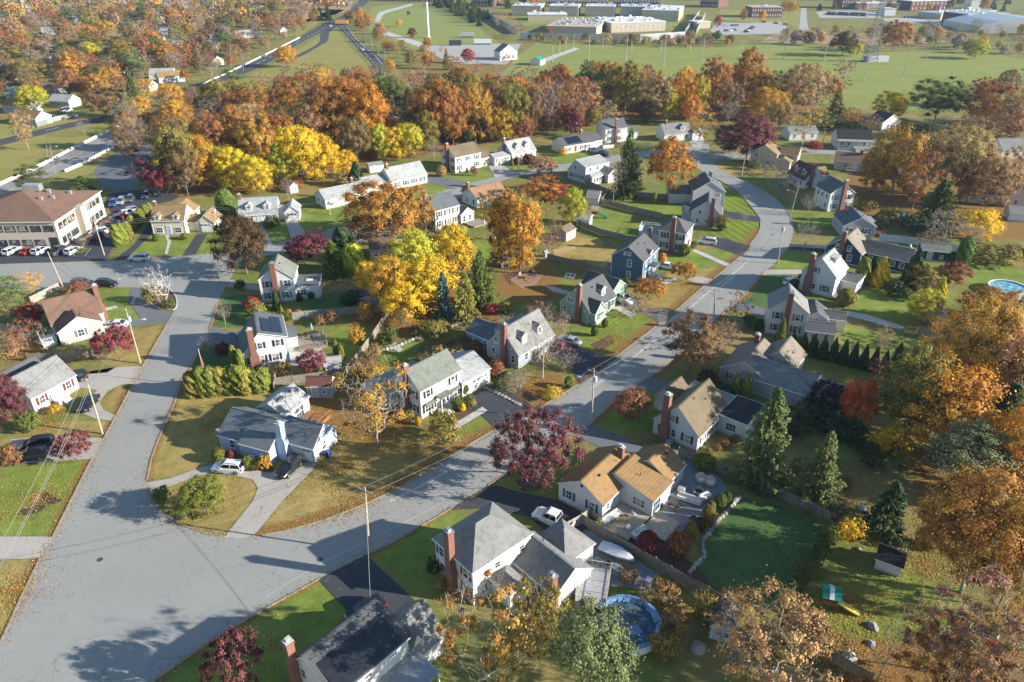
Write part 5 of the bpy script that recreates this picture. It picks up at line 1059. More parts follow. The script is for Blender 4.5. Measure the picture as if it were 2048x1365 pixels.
PROTO = {
 'oak': [lambda s=s: tree_deciduous('oak%d' % s, 16, 13, 2.2, 270, 24000, 0.285, 0.95, 'round', 10+s, BARK, 0, 1, 0.95, 0.02, 0.8) for s in range(5)],
 'maple': [lambda s=s: tree_deciduous('maple%d' % s, 13, 11, 0.9, 250, 24000, 0.255, 0.9, 'oval', 30+s, BARK, 0, 1, 1.0, 0.02, 0.8) for s in range(4)],
 'bigtree': [lambda s=s: tree_deciduous('bigtree%d' % s, 17, 16, 2.2, 420, 66000, 0.215, 0.95, 'round', 50+s, BARK_PALE, 0, 1, 0.95, 0.02, 0.8) for s in range(3)],
 'thin': [lambda s=s: tree_deciduous('thin%d' % s, 13, 11, 2.0, 260, 8000, 0.185, 0.6, 'vase', 60+s, BARK_PALE, 3, 1, 0.55, 0.017) for s in range(4)],
 'half': [lambda s=s: tree_deciduous('half%d' % s, 13, 12, 2.0, 320, 20000, 0.20, 0.66, 'vase', 160+s, BARK_PALE, 2, 1, 0.8, 0.017) for s in range(3)],
 'bare': [lambda s=s: tree_deciduous('bare%d' % s, 12, 10, 1.8, 330, 0, 0.3, 1, 'vase', 80+s, BARK_GREY, 6, 1, 1, 0.013) for s in range(4)],
 'birch': [lambda s=s: tree_deciduous('birch%d' % s, 12, 9, 2.0, 150, 0, 0.3, 1, 'vase', 90+s, BARK_WHITE, 4, 5, 1, 0.026) for s in range(1)],
 'palebare': [lambda s=s: tree_deciduous('pale%d' % s, 12, 6, 2.5, 150, 0, 0.3, 1, 'oval', 95+s, BARK_PALE, 4, 1, 1, 0.014) for s in range(1)],
 'jmaple': [lambda s=s: tree_deciduous('jmaple%d' % s, 5.5, 8.0, 0.8, 200, 11000, 0.20, 0.55, 'umbrella', 100+s, BARK, 2, 3, 1.0, 0.012, 0.6) for s in range(3)],
 'redthin': [lambda s=s: tree_deciduous('redthin%d' % s, 9, 12, 1.6, 420, 30000, 0.18, 0.62, 'umbrella', 110+s, BARK_PALE, 3, 4, 0.92, 0.014, 0.8) for s in range(2)],
 'shrub': [lambda s=s: tree_deciduous('shrub%d' % s, 2.2, 2.6, 0.05, 80, 2600, 0.14, 0.32, 'round', 120+s, BARK, 0, 3, 1.0, 0.012, .8) for s in range(4)],
 'twiggy': [lambda s=s: tree_deciduous('twiggy%d' % s, 4.0, 4.6, 0.3, 130, 900, 0.13, 0.4, 'vase', 130+s, BARK_GREY, 6, 4, 0.5, 0.009) for s in range(3)],
 'spruce': [lambda s=s: tree_conifer('spruce%d' % s, 15, 8, 140+s, 24000, 0.26, 0.72, 0.20, 0.4, 30, 13, 0.3) for s in range(3)],
 'fir': [lambda s=s: tree_conifer('fir%d' % s, 11, 6.5, 150+s, 12000, 0.26, 0.75, 0.10, 0.3, 24, 12, 0.45) for s in range(2)],
 'pine': [lambda s=s: tree_deciduous('pine%d' % s, 16, 9, 2.5, 170, 24000, 0.20, 0.85, 'oval', 155+s, BARK, 0, 1, 1.0, 0.02, 0.5) for s in range(3)],
 'column': [lambda s=s: tree_column('column%d' % s, 6, 2.2, 160+s, 5200, 0.19, 'egg', 0.16) for s in range(3)],
 'cone': [lambda s=s: tree_column('cone%d' % s, 5, 2.6, 170+s, 5200, 0.19, 'cone', 0.14) for s in range(3)],
 'ball': [lambda s=s: tree_column('ball%d' % s, 1.6, 1.8, 180+s, 2400, 0.12, 'ball', 0.09) for s in range(3)],
 'hedge': [lambda s=s: tree_column('hedge%d' % s, 3.6, 2.4, 190+s, 6500, 0.19, 'block', 0.20) for s in range(3)],
}
COLR = dict(rust=(0.37, 0.165, 0.040), orange=(0.48, 0.215, 0.035), brown=(0.27, 0.165, 0.070), tan=(0.42, 0.275, 0.115), gold=(0.58, 0.32, 0.040), yellow=(0.68, 0.47, 0.030), lime=(0.50, 0.46, 0.045), olive=(0.27, 0.23, 0.050),
            green=(0.120, 0.160, 0.035), dark=(0.055, 0.090, 0.030), pine=(0.145, 0.175, 0.055), blue=(0.10, 0.19, 0.17), sage=(0.21, 0.235, 0.10), maroon=(0.20, 0.062, 0.064), red=(0.34, 0.058, 0.045), pink=(0.38, 0.20, 0.130), crimson=(0.23, 0.045, 0.058),
            grey=(0.30, 0.25, 0.21), hedge=(0.20, 0.215, 0.035), flame=(0.60, 0.150, 0.035), plum=(0.06, 0.025, 0.035), copper=(0.33, 0.140, 0.065), amber=(0.46, 0.255, 0.05), darkbrown=(0.13, 0.085, 0.035))
CWORD = dict(rust='rust brown', orange='orange', brown='dull brown', tan='tan brown', gold='golden orange', yellow='bright yellow', lime='yellow green', olive='olive gold', green='green', dark='dark green', pine='pine green', blue='blue green', sage='grey green',
             maroon='dark maroon', red='bright red', pink='pinkish red', crimson='crimson', grey='grey', hedge='yellowish green', flame='flame red', plum='blackish purple', copper='copper red', amber='amber', darkbrown='dark bronze')
KWORD = dict(oak='oak', maple='maple', bigtree='broad tree', thin='sparse tree', half='half bare tree', bare='leafless tree', birch='white birch', palebare='slim white birch', jmaple='low spreading maple', redthin='wide many-stemmed tree', shrub='shrub',
             twiggy='twiggy bush', spruce='spruce', fir='fir', pine='pine', column='columnar evergreen', cone='cone shaped evergreen', ball='clipped round bush', hedge='clipped hedge bush')
KNAME = dict(oak='oak_tree', maple='maple_tree', bigtree='broad_tree', thin='thin_tree', half='half_bare_tree', bare='leafless_tree', birch='birch_tree', palebare='birch_tree', jmaple='japanese_maple', redthin='copper_tree', shrub='shrub', twiggy='twiggy_bush',
             spruce='spruce_tree', fir='fir_tree', pine='pine_tree', column='columnar_evergreen', cone='cone_evergreen', ball='round_bush', hedge='hedge_bush')
BUSH = ('shrub', 'ball', 'hedge', 'twiggy')
TREES = []        # (root, kind, colour word, photo x, photo y) for the labels made at the end
def plant(kind, col, x, y, hgt, wid, group=None, label=None, rg=R):
    """a tree that stands at world x, y"""
    if kind in ('pine', 'fir', 'spruce') and col not in ('pine', 'dark', 'green', 'sage', 'blue', 'olive', 'hedge'): col = rg.choice(('pine', 'green', 'dark'))
    (tr, cr), H, W = rg.choice(PROTO[kind])()
    base = COLR[col]; j = rg.uniform(0.86, 1.14); c = tuple(min(.9, b*j*rg.uniform(0.93, 1.07)) for b in base)
    root = bpy.data.objects.new(KNAME[kind], None); root.empty_display_size = .3; link(root)
    root.location = (x, y, 0); root.rotation_euler = (0, 0, rg.uniform(0, 6.28)); sw = wid/W; root.scale = (sw*rg.uniform(.94, 1.06), sw*rg.uniform(.94, 1.06), hgt/H)
    bushy = kind in BUSH
    tag(root, label, 'bush' if bushy else 'tree', group)
    o = bpy.data.objects.new('stem' if bushy else 'trunk', tr); link(o, root)
    if cr is not None:
        o = bpy.data.objects.new('foliage' if bushy else 'crown', cr); link(o, root); o.color = (*c, 1)
    if label is None:
        px, py = proj(x, y, hgt*0.5); TREES.append((root, kind, col, px, py))
    else: LABELS.setdefault(label, []).append(root)
    return root
def tree(kind, col, cx, yt, yb, w, group=None, label=None):
    """crown centre x, top y, foot y and crown width as the photograph shows them"""
    h = height_from(yb, yt); ymid = (yt+yb)/2
    if kind in ('oak', 'maple', 'bigtree', 'thin', 'bare', 'half', 'pine', 'redthin', 'jmaple'): h *= 0.98        # a broad crown's top edge lies behind its axis
    bx = PW/2 + (cx-PW/2)*(Y_NADIR-yb)/(Y_NADIR-ymid)
    p = P(bx, yb); sc = scale_at(yb)*(1+0.55*h/CAM_H)
    return plant(kind, col, p.x, p.y, max(h, .4), max(w/sc, .4), group, label)
# ------------------------------------------------------------------ trees and bushes, near to far: kind, colour, crown x, top y, foot y, width
for a in (
 # bottom edge
 ('thin', 'amber', 975, 1160, 1390, 250), ('half', 'olive', 1072, 1160, 1340, 130), ('pine', 'sage', 1185, 1200, 1440, 185), ('jmaple', 'maroon', 465, 1276, 1372, 122), ('half', 'tan', 1560, 1205, 1390, 250), ('redthin', 'copper', 1600, 1225, 1300, 90),
 ('palebare', 'grey', 1772, 1225, 1400, 80), ('thin', 'pink', 1965, 1150, 1400, 300), ('half', 'tan', 2010, 1180, 1420, 190), ('thin', 'tan', 1870, 1190, 1340, 150), ('half', 'rust', 1900, 1270, 1420, 230), ('bigtree', 'amber', 1975, 930, 1185, 300), ('oak', 'orange', 1750, 1390, 1460, 160),
 # right flank
 ('bigtree', 'amber', 2050, 985, 1215, 170), ('bigtree', 'gold', 2060, 800, 985, 170), ('oak', 'rust', 2050, 700, 870, 120), ('shrub', 'green', 1560, 838, 868, 50), ('shrub', 'dark', 1590, 835, 870, 60), ('shrub', 'olive', 1855, 1060, 1090, 50), ('shrub', 'dark', 1745, 900, 935, 50), ('twiggy', 'brown', 1290, 1170, 1205, 60), ('shrub', 'olive', 1330, 1270, 1310, 60), ('twiggy', 'grey', 1480, 1240, 1330, 130), ('shrub', 'brown', 1255, 1140, 1160, 40), ('shrub', 'dark', 868, 1120, 1145, 34), ('shrub', 'olive', 880, 1150, 1178, 30), ('shrub', 'green', 1240, 895, 915, 26), ('shrub', 'brown', 1450, 880, 893, 22), ('shrub', 'brown', 1434, 888, 903, 20), ('shrub', 'brown', 1418, 896, 910, 18), ('ball', 'olive', 1470, 872, 886, 18), ('shrub', 'dark', 1448, 770, 800, 40), ('shrub', 'dark', 1415, 740, 770, 36), ('shrub', 'dark', 1500, 630, 655, 30), ('ball', 'dark', 1518, 640, 664, 20), ('ball', 'green', 1190, 655, 672, 16), ('ball', 'green', 1210, 640, 655, 14), ('shrub', 'green', 1290, 560, 575, 20), ('shrub', 'dark', 480, 560, 580, 26), ('shrub', 'brown', 660, 620, 645, 30), ('shrub', 'olive', 1060, 690, 715, 34), ('shrub', 'brown', 905, 670, 690, 44), ('shrub', 'green', 950, 655, 680, 40),
 ('oak', 'gold', 1905, 720, 905, 210), ('maple', 'olive', 1830, 690, 880, 130), ('bigtree', 'amber', 1960, 590, 830, 200), ('oak', 'tan', 2010, 640, 860, 140), ('spruce', 'dark', 2005, 765, 925, 110), ('pine', 'sage', 1945, 850, 995, 170), ('half', 'tan', 1880, 735, 890, 120), ('oak', 'rust', 2030, 900, 1010, 110),
 ('spruce', 'pine', 1537, 775, 970, 132), ('spruce', 'pine', 1647, 865, 1005, 94), ('fir', 'dark', 1782, 965, 1062, 88), ('maple', 'flame', 1717, 750, 860, 82), ('jmaple', 'plum', 1655, 765, 825, 85), ('thin', 'copper', 1758, 712, 765, 48), ('jmaple', 'copper', 1265, 780, 840, 85),
 ('shrub', 'yellow', 1785, 850, 905, 70), ('shrub', 'dark', 1620, 800, 845, 70), ('shrub', 'dark', 1660, 820, 860, 70), ('shrub', 'dark', 1700, 845, 880, 60), ('shrub', 'olive', 1815, 905, 935, 50), ('shrub', 'dark', 1730, 885, 905, 40),
 ('redthin', 'maroon', 1067, 830, 968, 190), ('oak', 'brown', 1388, 628, 745, 125), ('thin', 'pink', 1455, 640, 700, 70), ('twiggy', 'pink', 1475, 583, 640, 75), ('bare', 'grey', 1087, 605, 757, 120), ('twiggy', 'grey', 1265, 590, 632, 70), ('bare', 'grey', 1130, 700, 745, 70),
 ('thin', 'amber', 748, 728, 892, 195), ('shrub', 'olive', 890, 828, 880, 62), ('twiggy', 'grey', 1030, 738, 785, 60), ('ball', 'copper', 992, 725, 752, 34), ('bare', 'copper', 1040, 745, 780, 45),
 ('maple', 'hedge', 405, 952, 1028, 104), ('shrub', 'green', 322, 975, 1000, 40),
 ('twiggy', 'grey', 1600, 335, 372, 50), ('shrub', 'olive', 1700, 395, 415, 40), ('shrub', 'green', 1760, 430, 455, 50), ('shrub', 'dark', 1830, 430, 465, 60), ('thin', 'brown', 1860, 455, 500, 60), ('bare', 'grey', 1950, 440, 500, 60), ('shrub', 'olive', 1985, 495, 525, 90), ('shrub', 'olive', 2030, 490, 520, 70), ('twiggy', 'brown', 1870, 560, 590, 40), ('shrub', 'dark', 1790, 560, 590, 44), ('shrub', 'dark', 1810, 575, 600, 36), ('half', 'amber', 1945, 625, 700, 90), ('oak', 'amber', 1900, 640, 760, 110), ('half', 'rust', 2000, 690, 800, 110), ('shrub', 'tan', 1650, 640, 665, 26), ('maple', 'gold', 1690, 300, 330, 1), ('thin', 'copper', 1100, 470, 505, 44), ('twiggy', 'pink', 1095, 460, 500, 40), ('half', 'gold', 990, 390, 480, 80), ('shrub', 'brown', 1000, 500, 530, 50), ('shrub', 'copper', 1040, 515, 535, 30), ('bare', 'grey', 850, 400, 470, 60), ('thin', 'amber', 800, 420, 490, 70), ('twiggy', 'brown', 690, 560, 600, 50), ('shrub', 'dark', 705, 580, 612, 50), ('maple', 'gold', 730, 600, 640, 40), ('shrub', 'brown', 640, 630, 650, 30), ('twiggy', 'brown', 1010, 630, 665, 60), ('twiggy', 'grey', 1050, 640, 670, 50), ('shrub', 'brown', 850, 712, 735, 40),
 # left
 ('pine', 'pine', 10, 545, 640, 75), ('maple', 'red', 62, 605, 650, 52), ('thin', 'copper', 25, 660, 715, 60), ('jmaple', 'crimson', 222, 655, 722, 84), ('palebare', 'grey', 88, 650, 716, 40), ('palebare', 'grey', 152, 670, 713, 34), ('maple', 'maroon', 12, 745, 850, 70), ('shrub', 'green', 55, 825, 862, 40), ('jmaple', 'maroon', 140, 865, 922, 78),
 ('thin', 'gold', 55, 540, 590, 70), ('jmaple', 'copper', 155, 563, 592, 48), ('birch', 'grey', 317, 532, 611, 68), ('shrub', 'olive', 300, 570, 606, 42), ('shrub', 'green', 338, 598, 617, 24), ('shrub', 'copper', 20, 890, 930, 40), ('shrub', 'gold', 108, 810, 825, 28), ('shrub', 'tan', 20, 690, 712, 40),
 ('bare', 'tan', 446, 600, 650, 42), ('shrub', 'olive', 511, 605, 640, 42), ('ball', 'red', 505, 597, 620, 36), ('bare', 'pink', 413, 672, 710, 44), ('column', 'hedge', 467, 692, 740, 16), ('column', 'hedge', 480, 700, 744, 16), ('ball', 'maroon', 445, 690, 708, 30), ('cone', 'dark', 447, 681, 700, 10),
 ('cone', 'dark', 552, 582, 620, 22), ('cone', 'dark', 598, 582, 602, 14), ('cone', 'hedge', 563, 611, 637, 14), ('ball', 'dark', 622, 585, 598, 14), ('ball', 'orange', 577, 620, 633, 16), ('ball', 'copper', 595, 620, 633, 20),
 ('maple', 'darkbrown', 482, 425, 548, 118), ('jmaple', 'crimson', 612, 470, 532, 92), ('thin', 'pink', 637, 455, 490, 48), ('column', 'green', 450, 380, 432, 38), ('jmaple', 'maroon', 625, 698, 750, 62), ('column', 'hedge', 672, 680, 733, 12), ('column', 'hedge', 682, 690, 735, 14), ('shrub', 'tan', 566, 725, 755, 30), ('cone', 'hedge', 640, 725, 755, 20), ('shrub', 'gold', 713, 656, 690, 38), ('shrub', 'gold', 577, 470, 490, 1),
 # middle
 ('oak', 'amber', 760, 358, 480, 170), ('oak', 'amber', 820, 370, 470, 110), ('thin', 'amber', 700, 420, 470, 70), ('maple', 'lime', 828, 455, 570, 120), ('maple', 'yellow', 905, 445, 560, 100), ('maple', 'yellow', 850, 510, 620, 130), ('maple', 'gold', 775, 505, 625, 100), ('maple', 'yellow', 800, 560, 640, 100), ('maple', 'yellow', 740, 520, 590, 60),
 ('spruce', 'green', 664, 480, 552, 62), ('column', 'lime', 705, 490, 545, 45), ('column', 'dark', 685, 455, 520, 42), ('spruce', 'blue', 886, 543, 636, 42), ('fir', 'olive', 930, 548, 638, 58), ('fir', 'green', 962, 500, 612, 72), ('thin', 'amber', 808, 620, 660, 52), ('shrub', 'olive', 870, 640, 672, 60), ('shrub', 'olive', 1010, 605, 625, 36),
 ('jmaple', 'red', 985, 607, 628, 30), ('twiggy', 'copper', 1075, 600, 640, 60), ('twiggy', 'grey', 720, 570, 600, 60), ('thin', 'pink', 1125, 625, 660, 40),
 ('oak', 'gold', 1040, 380, 548, 110), ('oak', 'amber', 1010, 370, 545, 90), ('maple', 'lime', 1145, 375, 447, 62), ('jmaple', 'red', 1115, 365, 420, 60), ('half', 'orange', 1080, 345, 420, 100), ('fir', 'dark', 1107, 350, 380, 60), ('jmaple', 'pink', 1085, 315, 350, 58),
 ('oak', 'orange', 1340, 268, 395, 108), ('spruce', 'pine', 1258, 255, 392, 70), ('bare', 'grey', 1230, 300, 405, 60), ('column', 'hedge', 1309, 385, 408, 10), ('thin', 'copper', 1110, 440, 480, 40), ('pine', 'dark', 1262, 345, 400, 50),
 ('jmaple', 'orange', 1365, 525, 562, 52), ('jmaple', 'orange', 1302, 560, 600, 68), ('ball', 'hedge', 1369, 490, 512, 24), ('shrub', 'green', 1388, 482, 498, 16), ('ball', 'green', 1253, 560, 572, 18), ('ball', 'gold', 1325, 508, 528, 18), ('shrub', 'olive', 1445, 430, 460, 26), ('ball', 'green', 1443, 450, 462, 14), ('bare', 'pink', 1490, 420, 445, 22),
 # right middle
 ('bare', 'grey', 1615, 440, 506, 62), ('thin', 'copper', 1776, 488, 530, 28), ('bare', 'grey', 1620, 388, 430, 50), ('twiggy', 'grey', 1560, 335, 388, 75), ('thin', 'tan', 1535, 330, 350, 50), ('shrub', 'green', 1510, 320, 340, 24),
 ('oak', 'amber', 1800, 245, 400, 130), ('bigtree', 'tan', 1915, 245, 400, 170), ('oak', 'tan', 1990, 310, 420, 100), ('half', 'rust', 1840, 300, 420, 90), ('spruce', 'green', 1880, 360, 455, 95), ('twiggy', 'grey', 1895, 420, 490, 95), ('maple', 'yellow', 1955, 415, 480, 90), ('column', 'green', 1928, 475, 545, 30), ('shrub', 'olive', 1780, 415, 440, 50), ('shrub', 'olive', 1735, 400, 420, 40),
 ('column', 'hedge', 1727, 515, 568, 26), ('cone', 'yellow', 1765, 517, 570, 44), ('column', 'dark', 1748, 515, 560, 20), ('cone', 'dark', 1830, 500, 575, 50), ('maple', 'olive', 1838, 525, 580, 60), ('maple', 'lime', 1850, 580, 645, 85), ('cone', 'yellow', 1883, 557, 600, 30), ('jmaple', 'copper', 1910, 530, 575, 70), ('oak', 'rust', 1985, 575, 660, 130), ('ball', 'olive', 1694, 580, 612, 36), ('thin', 'tan', 1768, 650, 700, 40), ('half', 'tan', 2030, 580, 640, 90), ('column', 'dark', 1903, 505, 540, 18),
 ('cone', 'hedge', 1564, 638, 685, 24), ('spruce', 'dark', 1795, 685, 750, 34), ('spruce', 'green', 1825, 692, 755, 32), ('spruce', 'green', 1845, 700, 755, 26), ('fir', 'dark', 1800, 740, 800, 50),
 ('column', 'hedge', 1473, 750, 792, 22), ('column', 'hedge', 1494, 752, 797, 24), ('ball', 'darkbrown', 1428, 748, 775, 20), ('ball', 'hedge', 1410, 912, 935, 46), ('ball', 'dark', 1590, 560, 575, 22), ('ball', 'dark', 1578, 570, 585, 22), ('ball', 'dark', 1605, 550, 563, 18),
 ('ball', 'crimson', 1295, 1068, 1108, 44), ('ball', 'copper', 1358, 1070, 1112, 46), ('ball', 'olive', 1381, 1048, 1082, 30), ('ball', 'darkbrown', 1399, 1038, 1062, 26), ('ball', 'olive', 1417, 1015, 1046, 28), ('ball', 'hedge', 1422, 1005, 1030, 20), ('ball', 'green', 1441, 990, 1016, 24), ('ball', 'green', 1454, 985, 1005, 18), ('ball', 'olive', 1196, 1036, 1060, 14), ('ball', 'olive', 1220, 1065, 1078, 12),
 ('shrub', 'brown', 1330, 1165, 1205, 60), ('shrub', 'olive', 1410, 1195, 1235, 60), ('shrub', 'brown', 1350, 1225, 1265, 60), ('shrub', 'yellow', 1700, 1040, 1075, 50), ('twiggy', 'pink', 1690, 1005, 1045, 60), ('shrub', 'green', 1675, 1010, 1040, 40), ('shrub', 'tan', 1455, 1180, 1205, 44), ('twiggy', 'pink', 1450, 1205, 1225, 30), ('shrub', 'pink', 1650, 955, 985, 50),
 ('ball', 'hedge', 437, 900, 922, 28), ('shrub', 'hedge', 495, 912, 940, 22), ('shrub', 'gold', 528, 912, 940, 24), ('ball', 'hedge', 512, 922, 938, 24), ('ball', 'maroon', 462, 902, 920, 20), ('shrub', 'olive', 640, 914, 932, 16),
 ('ball', 'green', 927, 765, 790, 22), ('shrub', 'green', 915, 790, 820, 24), ('ball', 'yellow', 925, 808, 822, 14), ('shrub', 'olive', 938, 790, 812, 24), ('ball', 'tan', 945, 800, 812, 14), ('cone', 'olive', 876, 814, 832, 8), ('shrub', 'olive', 820, 820, 845, 20), ('ball', 'yellow', 836, 835, 850, 12), ('shrub', 'yellow', 1105, 775, 795, 40), ('ball', 'hedge', 1139, 755, 776, 22), ('shrub', 'green', 1000, 758, 778, 34), ('ball', 'green', 1015, 745, 760, 24),
 ('shrub', 'tan', 885, 700, 730, 90), ('shrub', 'brown', 935, 685, 705, 60), ('shrub', 'green', 780, 655, 690, 28), ('ball', 'copper', 781, 668, 688, 20), ('shrub', 'green', 828, 652, 672, 24), ('shrub', 'tan', 750, 685, 720, 30), ('shrub', 'brown', 715, 720, 760, 40), ('shrub', 'brown', 735, 700, 740, 36), ('shrub', 'green', 765, 665, 690, 30), ('shrub', 'green', 845, 595, 625, 40),
 ('ball', 'hedge', 313, 469, 482, 16), ('ball', 'hedge', 370, 467, 479, 16), ('shrub', 'hedge', 160, 497, 506, 24), ('bare', 'grey', 165, 465, 498, 36), ('cone', 'hedge', 490, 438, 452, 10), ('ball', 'green', 507, 446, 458, 22), ('ball', 'green', 540, 440, 454, 26), ('cone', 'hedge', 552, 430, 450, 12), ('bare', 'tan', 574, 350, 402, 30),
 ('ball', 'maroon', 1058, 310, 328, 28), ('ball', 'maroon', 1036, 316, 330, 16), ('ball', 'tan', 882, 333, 353, 22), ('shrub', 'copper', 948, 332, 352, 16), ('cone', 'green', 934, 335, 346, 8), ('bare', 'grey', 868, 280, 318, 40), ('cone', 'dark', 712, 325, 372, 40), ('jmaple', 'maroon', 933, 371, 395, 24), ('shrub', 'gold', 1125, 294, 312, 22), ('shrub', 'copper', 970, 320, 332, 12), ('shrub', 'rust', 590, 362, 378, 30), ('shrub', 'tan', 690, 350, 372, 50), ('cone', 'hedge', 1024, 315, 332, 8),
 ('bare', 'grey', 1480, 640, 660, 30), ('maple', 'maroon', 1500, 225, 318, 130), ('half', 'copper', 1450, 250, 315, 70), ('thin', 'gold', 1400, 205, 297, 70), ('thin', 'gold', 1612, 205, 293, 72), ('jmaple', 'red', 1630, 282, 305, 30), ('oak', 'green', 1880, 155, 245, 125), ('maple', 'yellow', 1785, 180, 240, 70), ('fir', 'olive', 1675, 175, 230, 36), ('oak', 'rust', 1990, 165, 262, 115), ('oak', 'tan', 2040, 185, 285, 100), ('half', 'brown', 1945, 225, 300, 80), ('oak', 'amber', 1755, 285, 385, 80), ('oak', 'tan', 1860, 260, 390, 110), ('oak', 'rust', 1950, 290, 410, 110), ('half', 'tan', 2035, 290, 400, 90), ('half', 'rust', 1700, 215, 262, 50), ('thin', 'brown', 1740, 225, 270, 50), ('shrub', 'dark', 1650, 235, 255, 60), ('shrub', 'dark', 1700, 240, 262, 60), ('shrub', 'olive', 1745, 235, 255, 50), ('shrub', 'dark', 1830, 250, 275, 70), ('half', 'olive', 1640, 215, 262, 60), ('oak', 'brown', 1560, 205, 262, 60), ('bare', 'grey', 1460, 195, 250, 50), ('half', 'copper', 2020, 220, 300, 110), ('thin', 'pink', 1690, 115, 165, 60), ('maple', 'gold', 1535, 168, 240, 95), ('twiggy', 'grey', 1870, 235, 262, 60),
 ('shrub', 'dark', 85, 435, 470, 1)):
    if a[5] > 2: tree(*a)
# clipped hedges: every bush by itself
for i, (x, yt, yb) in enumerate([(385, 742, 792), (402, 740, 790), (421, 738, 790), (440, 737, 788), (458, 737, 786), (475, 738, 785), (490, 740, 783), (511, 742, 782), (526, 742, 780)]):
    tree('hedge', 'hedge' if i % 3 else 'olive', x, yt+R.uniform(-5, 5), yb+R.uniform(-2, 2), R.uniform(27, 35), 'bushes of the tall hedge by the solar-roofed house', 'tall clipped yellowish green hedge bush between the street and the board fence')
for i in range(11):
    t = i/10.; tree('cone', 'dark', 1588+t*203, 662+t*48 - 6*math.sin(t*3), 702+t*50, 24, 'row of evergreens behind the white colonial', 'dark cone evergreen in the curving row below the winged white colonial')
for i in range(12):
    t = i/11.; tree('shrub', 'green', 1662-t*88, 1055+t*125, 1085+t*135, 34, 'hedge along the fenced lawn', 'leafy green hedge bush along the far side of the fenced lawn')
for (x, yt, yb, w) in [(232, 450, 492, 20), (243, 447, 488, 20), (254, 444, 483, 20), (263, 432, 462, 16), (272, 424, 455, 16), (280, 418, 448, 16), (290, 410, 440, 16), (299, 406, 434, 14)]:
    tree('column', 'hedge', x, yt, yb, w, 'evergreens between the office lot and the cream cape', 'columnar evergreen in the screen between office parking and cream cape')
for i in range(6):
    tree('shrub', 'hedge', 506+i*14, 634-i*2, 650-i*2, 20, 'low hedge above the solar-roofed house', 'low clipped hedge bush beside the driveway of the solar-roofed house')
# the wood behind the houses: trees that can be told apart
for a in (('half', 'maroon', 300, 305, 390, 80), ('jmaple', 'crimson', 320, 320, 392, 70), ('oak', 'olive', 355, 235, 385, 110), ('maple', 'gold', 395, 260, 380, 90), ('oak', 'brown', 365, 285, 395, 70), ('maple', 'yellow', 460, 290, 380, 90), ('maple', 'lime', 430, 290, 372, 70), ('maple', 'yellow', 510, 308, 388, 72), ('maple', 'yellow', 600, 240, 365, 120), ('maple', 'yellow', 640, 265, 362, 90), ('maple', 'lime', 565, 280, 370, 70),
 ('oak', 'rust', 470, 205, 330, 90), ('half', 'rust', 430, 215, 340, 80), ('oak', 'rust', 555, 215, 330, 90), ('oak', 'brown', 610, 205, 320, 90), ('oak', 'amber', 510, 225, 340, 80), ('oak', 'rust', 690, 145, 300, 130), ('oak', 'orange', 740, 160, 310, 100), ('oak', 'rust', 660, 180, 310, 90), ('oak', 'brown', 710, 230, 330, 70), ('maple', 'lime', 820, 240, 318, 70), ('maple', 'yellow', 790, 255, 322, 50), ('maple', 'lime', 760, 245, 322, 50),
 ('oak', 'rust', 870, 150, 300, 110), ('oak', 'rust', 905, 170, 300, 80), ('oak', 'amber', 950, 160, 290, 90), ('thin', 'tan', 800, 180, 300, 70), ('maple', 'olive', 850, 220, 310, 60), ('maple', 'gold', 1000, 210, 285, 60), ('oak', 'copper', 985, 165, 280, 70), ('oak', 'olive', 1025, 160, 280, 70), ('bare', 'grey', 1100, 150, 270, 80), ('oak', 'brown', 1060, 170, 275, 60), ('maple', 'crimson', 1142, 215, 272, 46), ('half', 'copper', 1155, 150, 265, 80), ('thin', 'tan', 1215, 200, 262, 60), ('maple', 'copper', 1045, 225, 282, 50),
 ('oak', 'olive', 1250, 118, 240, 100), ('half', 'tan', 1310, 140, 245, 90), ('maple', 'lime', 1340, 180, 248, 50), ('oak', 'gold', 1365, 130, 240, 60), ('oak', 'rust', 1430, 110, 225, 80), ('maple', 'lime', 1400, 150, 240, 50), ('oak', 'rust', 1500, 90, 215, 90), ('oak', 'tan', 1600, 125, 225, 90), ('half', 'olive', 1550, 135, 225, 80), ('maple', 'orange', 1380, 185, 250, 55), ('half', 'tan', 1640, 140, 222, 60), ('oak', 'brown', 1460, 160, 240, 60), ('maple', 'olive', 1560, 190, 235, 50),
 ('fir', 'dark', 935, 262, 305, 34), ('spruce', 'pine', 265, 135, 235, 40), ('pine', 'pine', 60, 325, 395, 72), ('fir', 'green', 165, 352, 392, 56), ('half', 'brown', 255, 250, 330, 60), ('bare', 'grey', 165, 232, 275, 35), ('half', 'tan', 45, 220, 300, 50), ('maple', 'yellow', 690, 300, 355, 50)):
    tree(*a)
_rw = random.Random(21)
def scatter(poly, n, kinds, cols, hr, wr, mind, group=None):
    """trees over an area of ground, no two closer than mind"""
    ps = [P(*p) for p in poly]; x0 = min(p.x for p in ps); x1 = max(p.x for p in ps); y0 = min(p.y for p in ps); y1 = max(p.y for p in ps); got = []; tries = 0
    while len(got) < n and tries < n*60:
        tries += 1; x = _rw.uniform(x0, x1); y = _rw.uniform(y0, y1); ins = False
        for i in range(len(ps)):
            a, b = ps[i], ps[i-1]
            if (a.y > y) != (b.y > y) and x < (b.x-a.x)*(y-a.y)/(b.y-a.y)+a.x: ins = not ins
        if not ins or any((x-q[0])**2+(y-q[1])**2 < mind*mind for q in got): continue
        if not (-120 < proj(x, y)[0] < 2170) or any((x-q[0])**2+(y-q[1])**2 < (q[2]+1.5)**2 for q in OCC): continue
        got.append((x, y)); h = _rw.uniform(*hr); plant(_rw.choice(kinds), _rw.choice(cols), x, y, h, h*_rw.uniform(*wr), group, None, _rw)
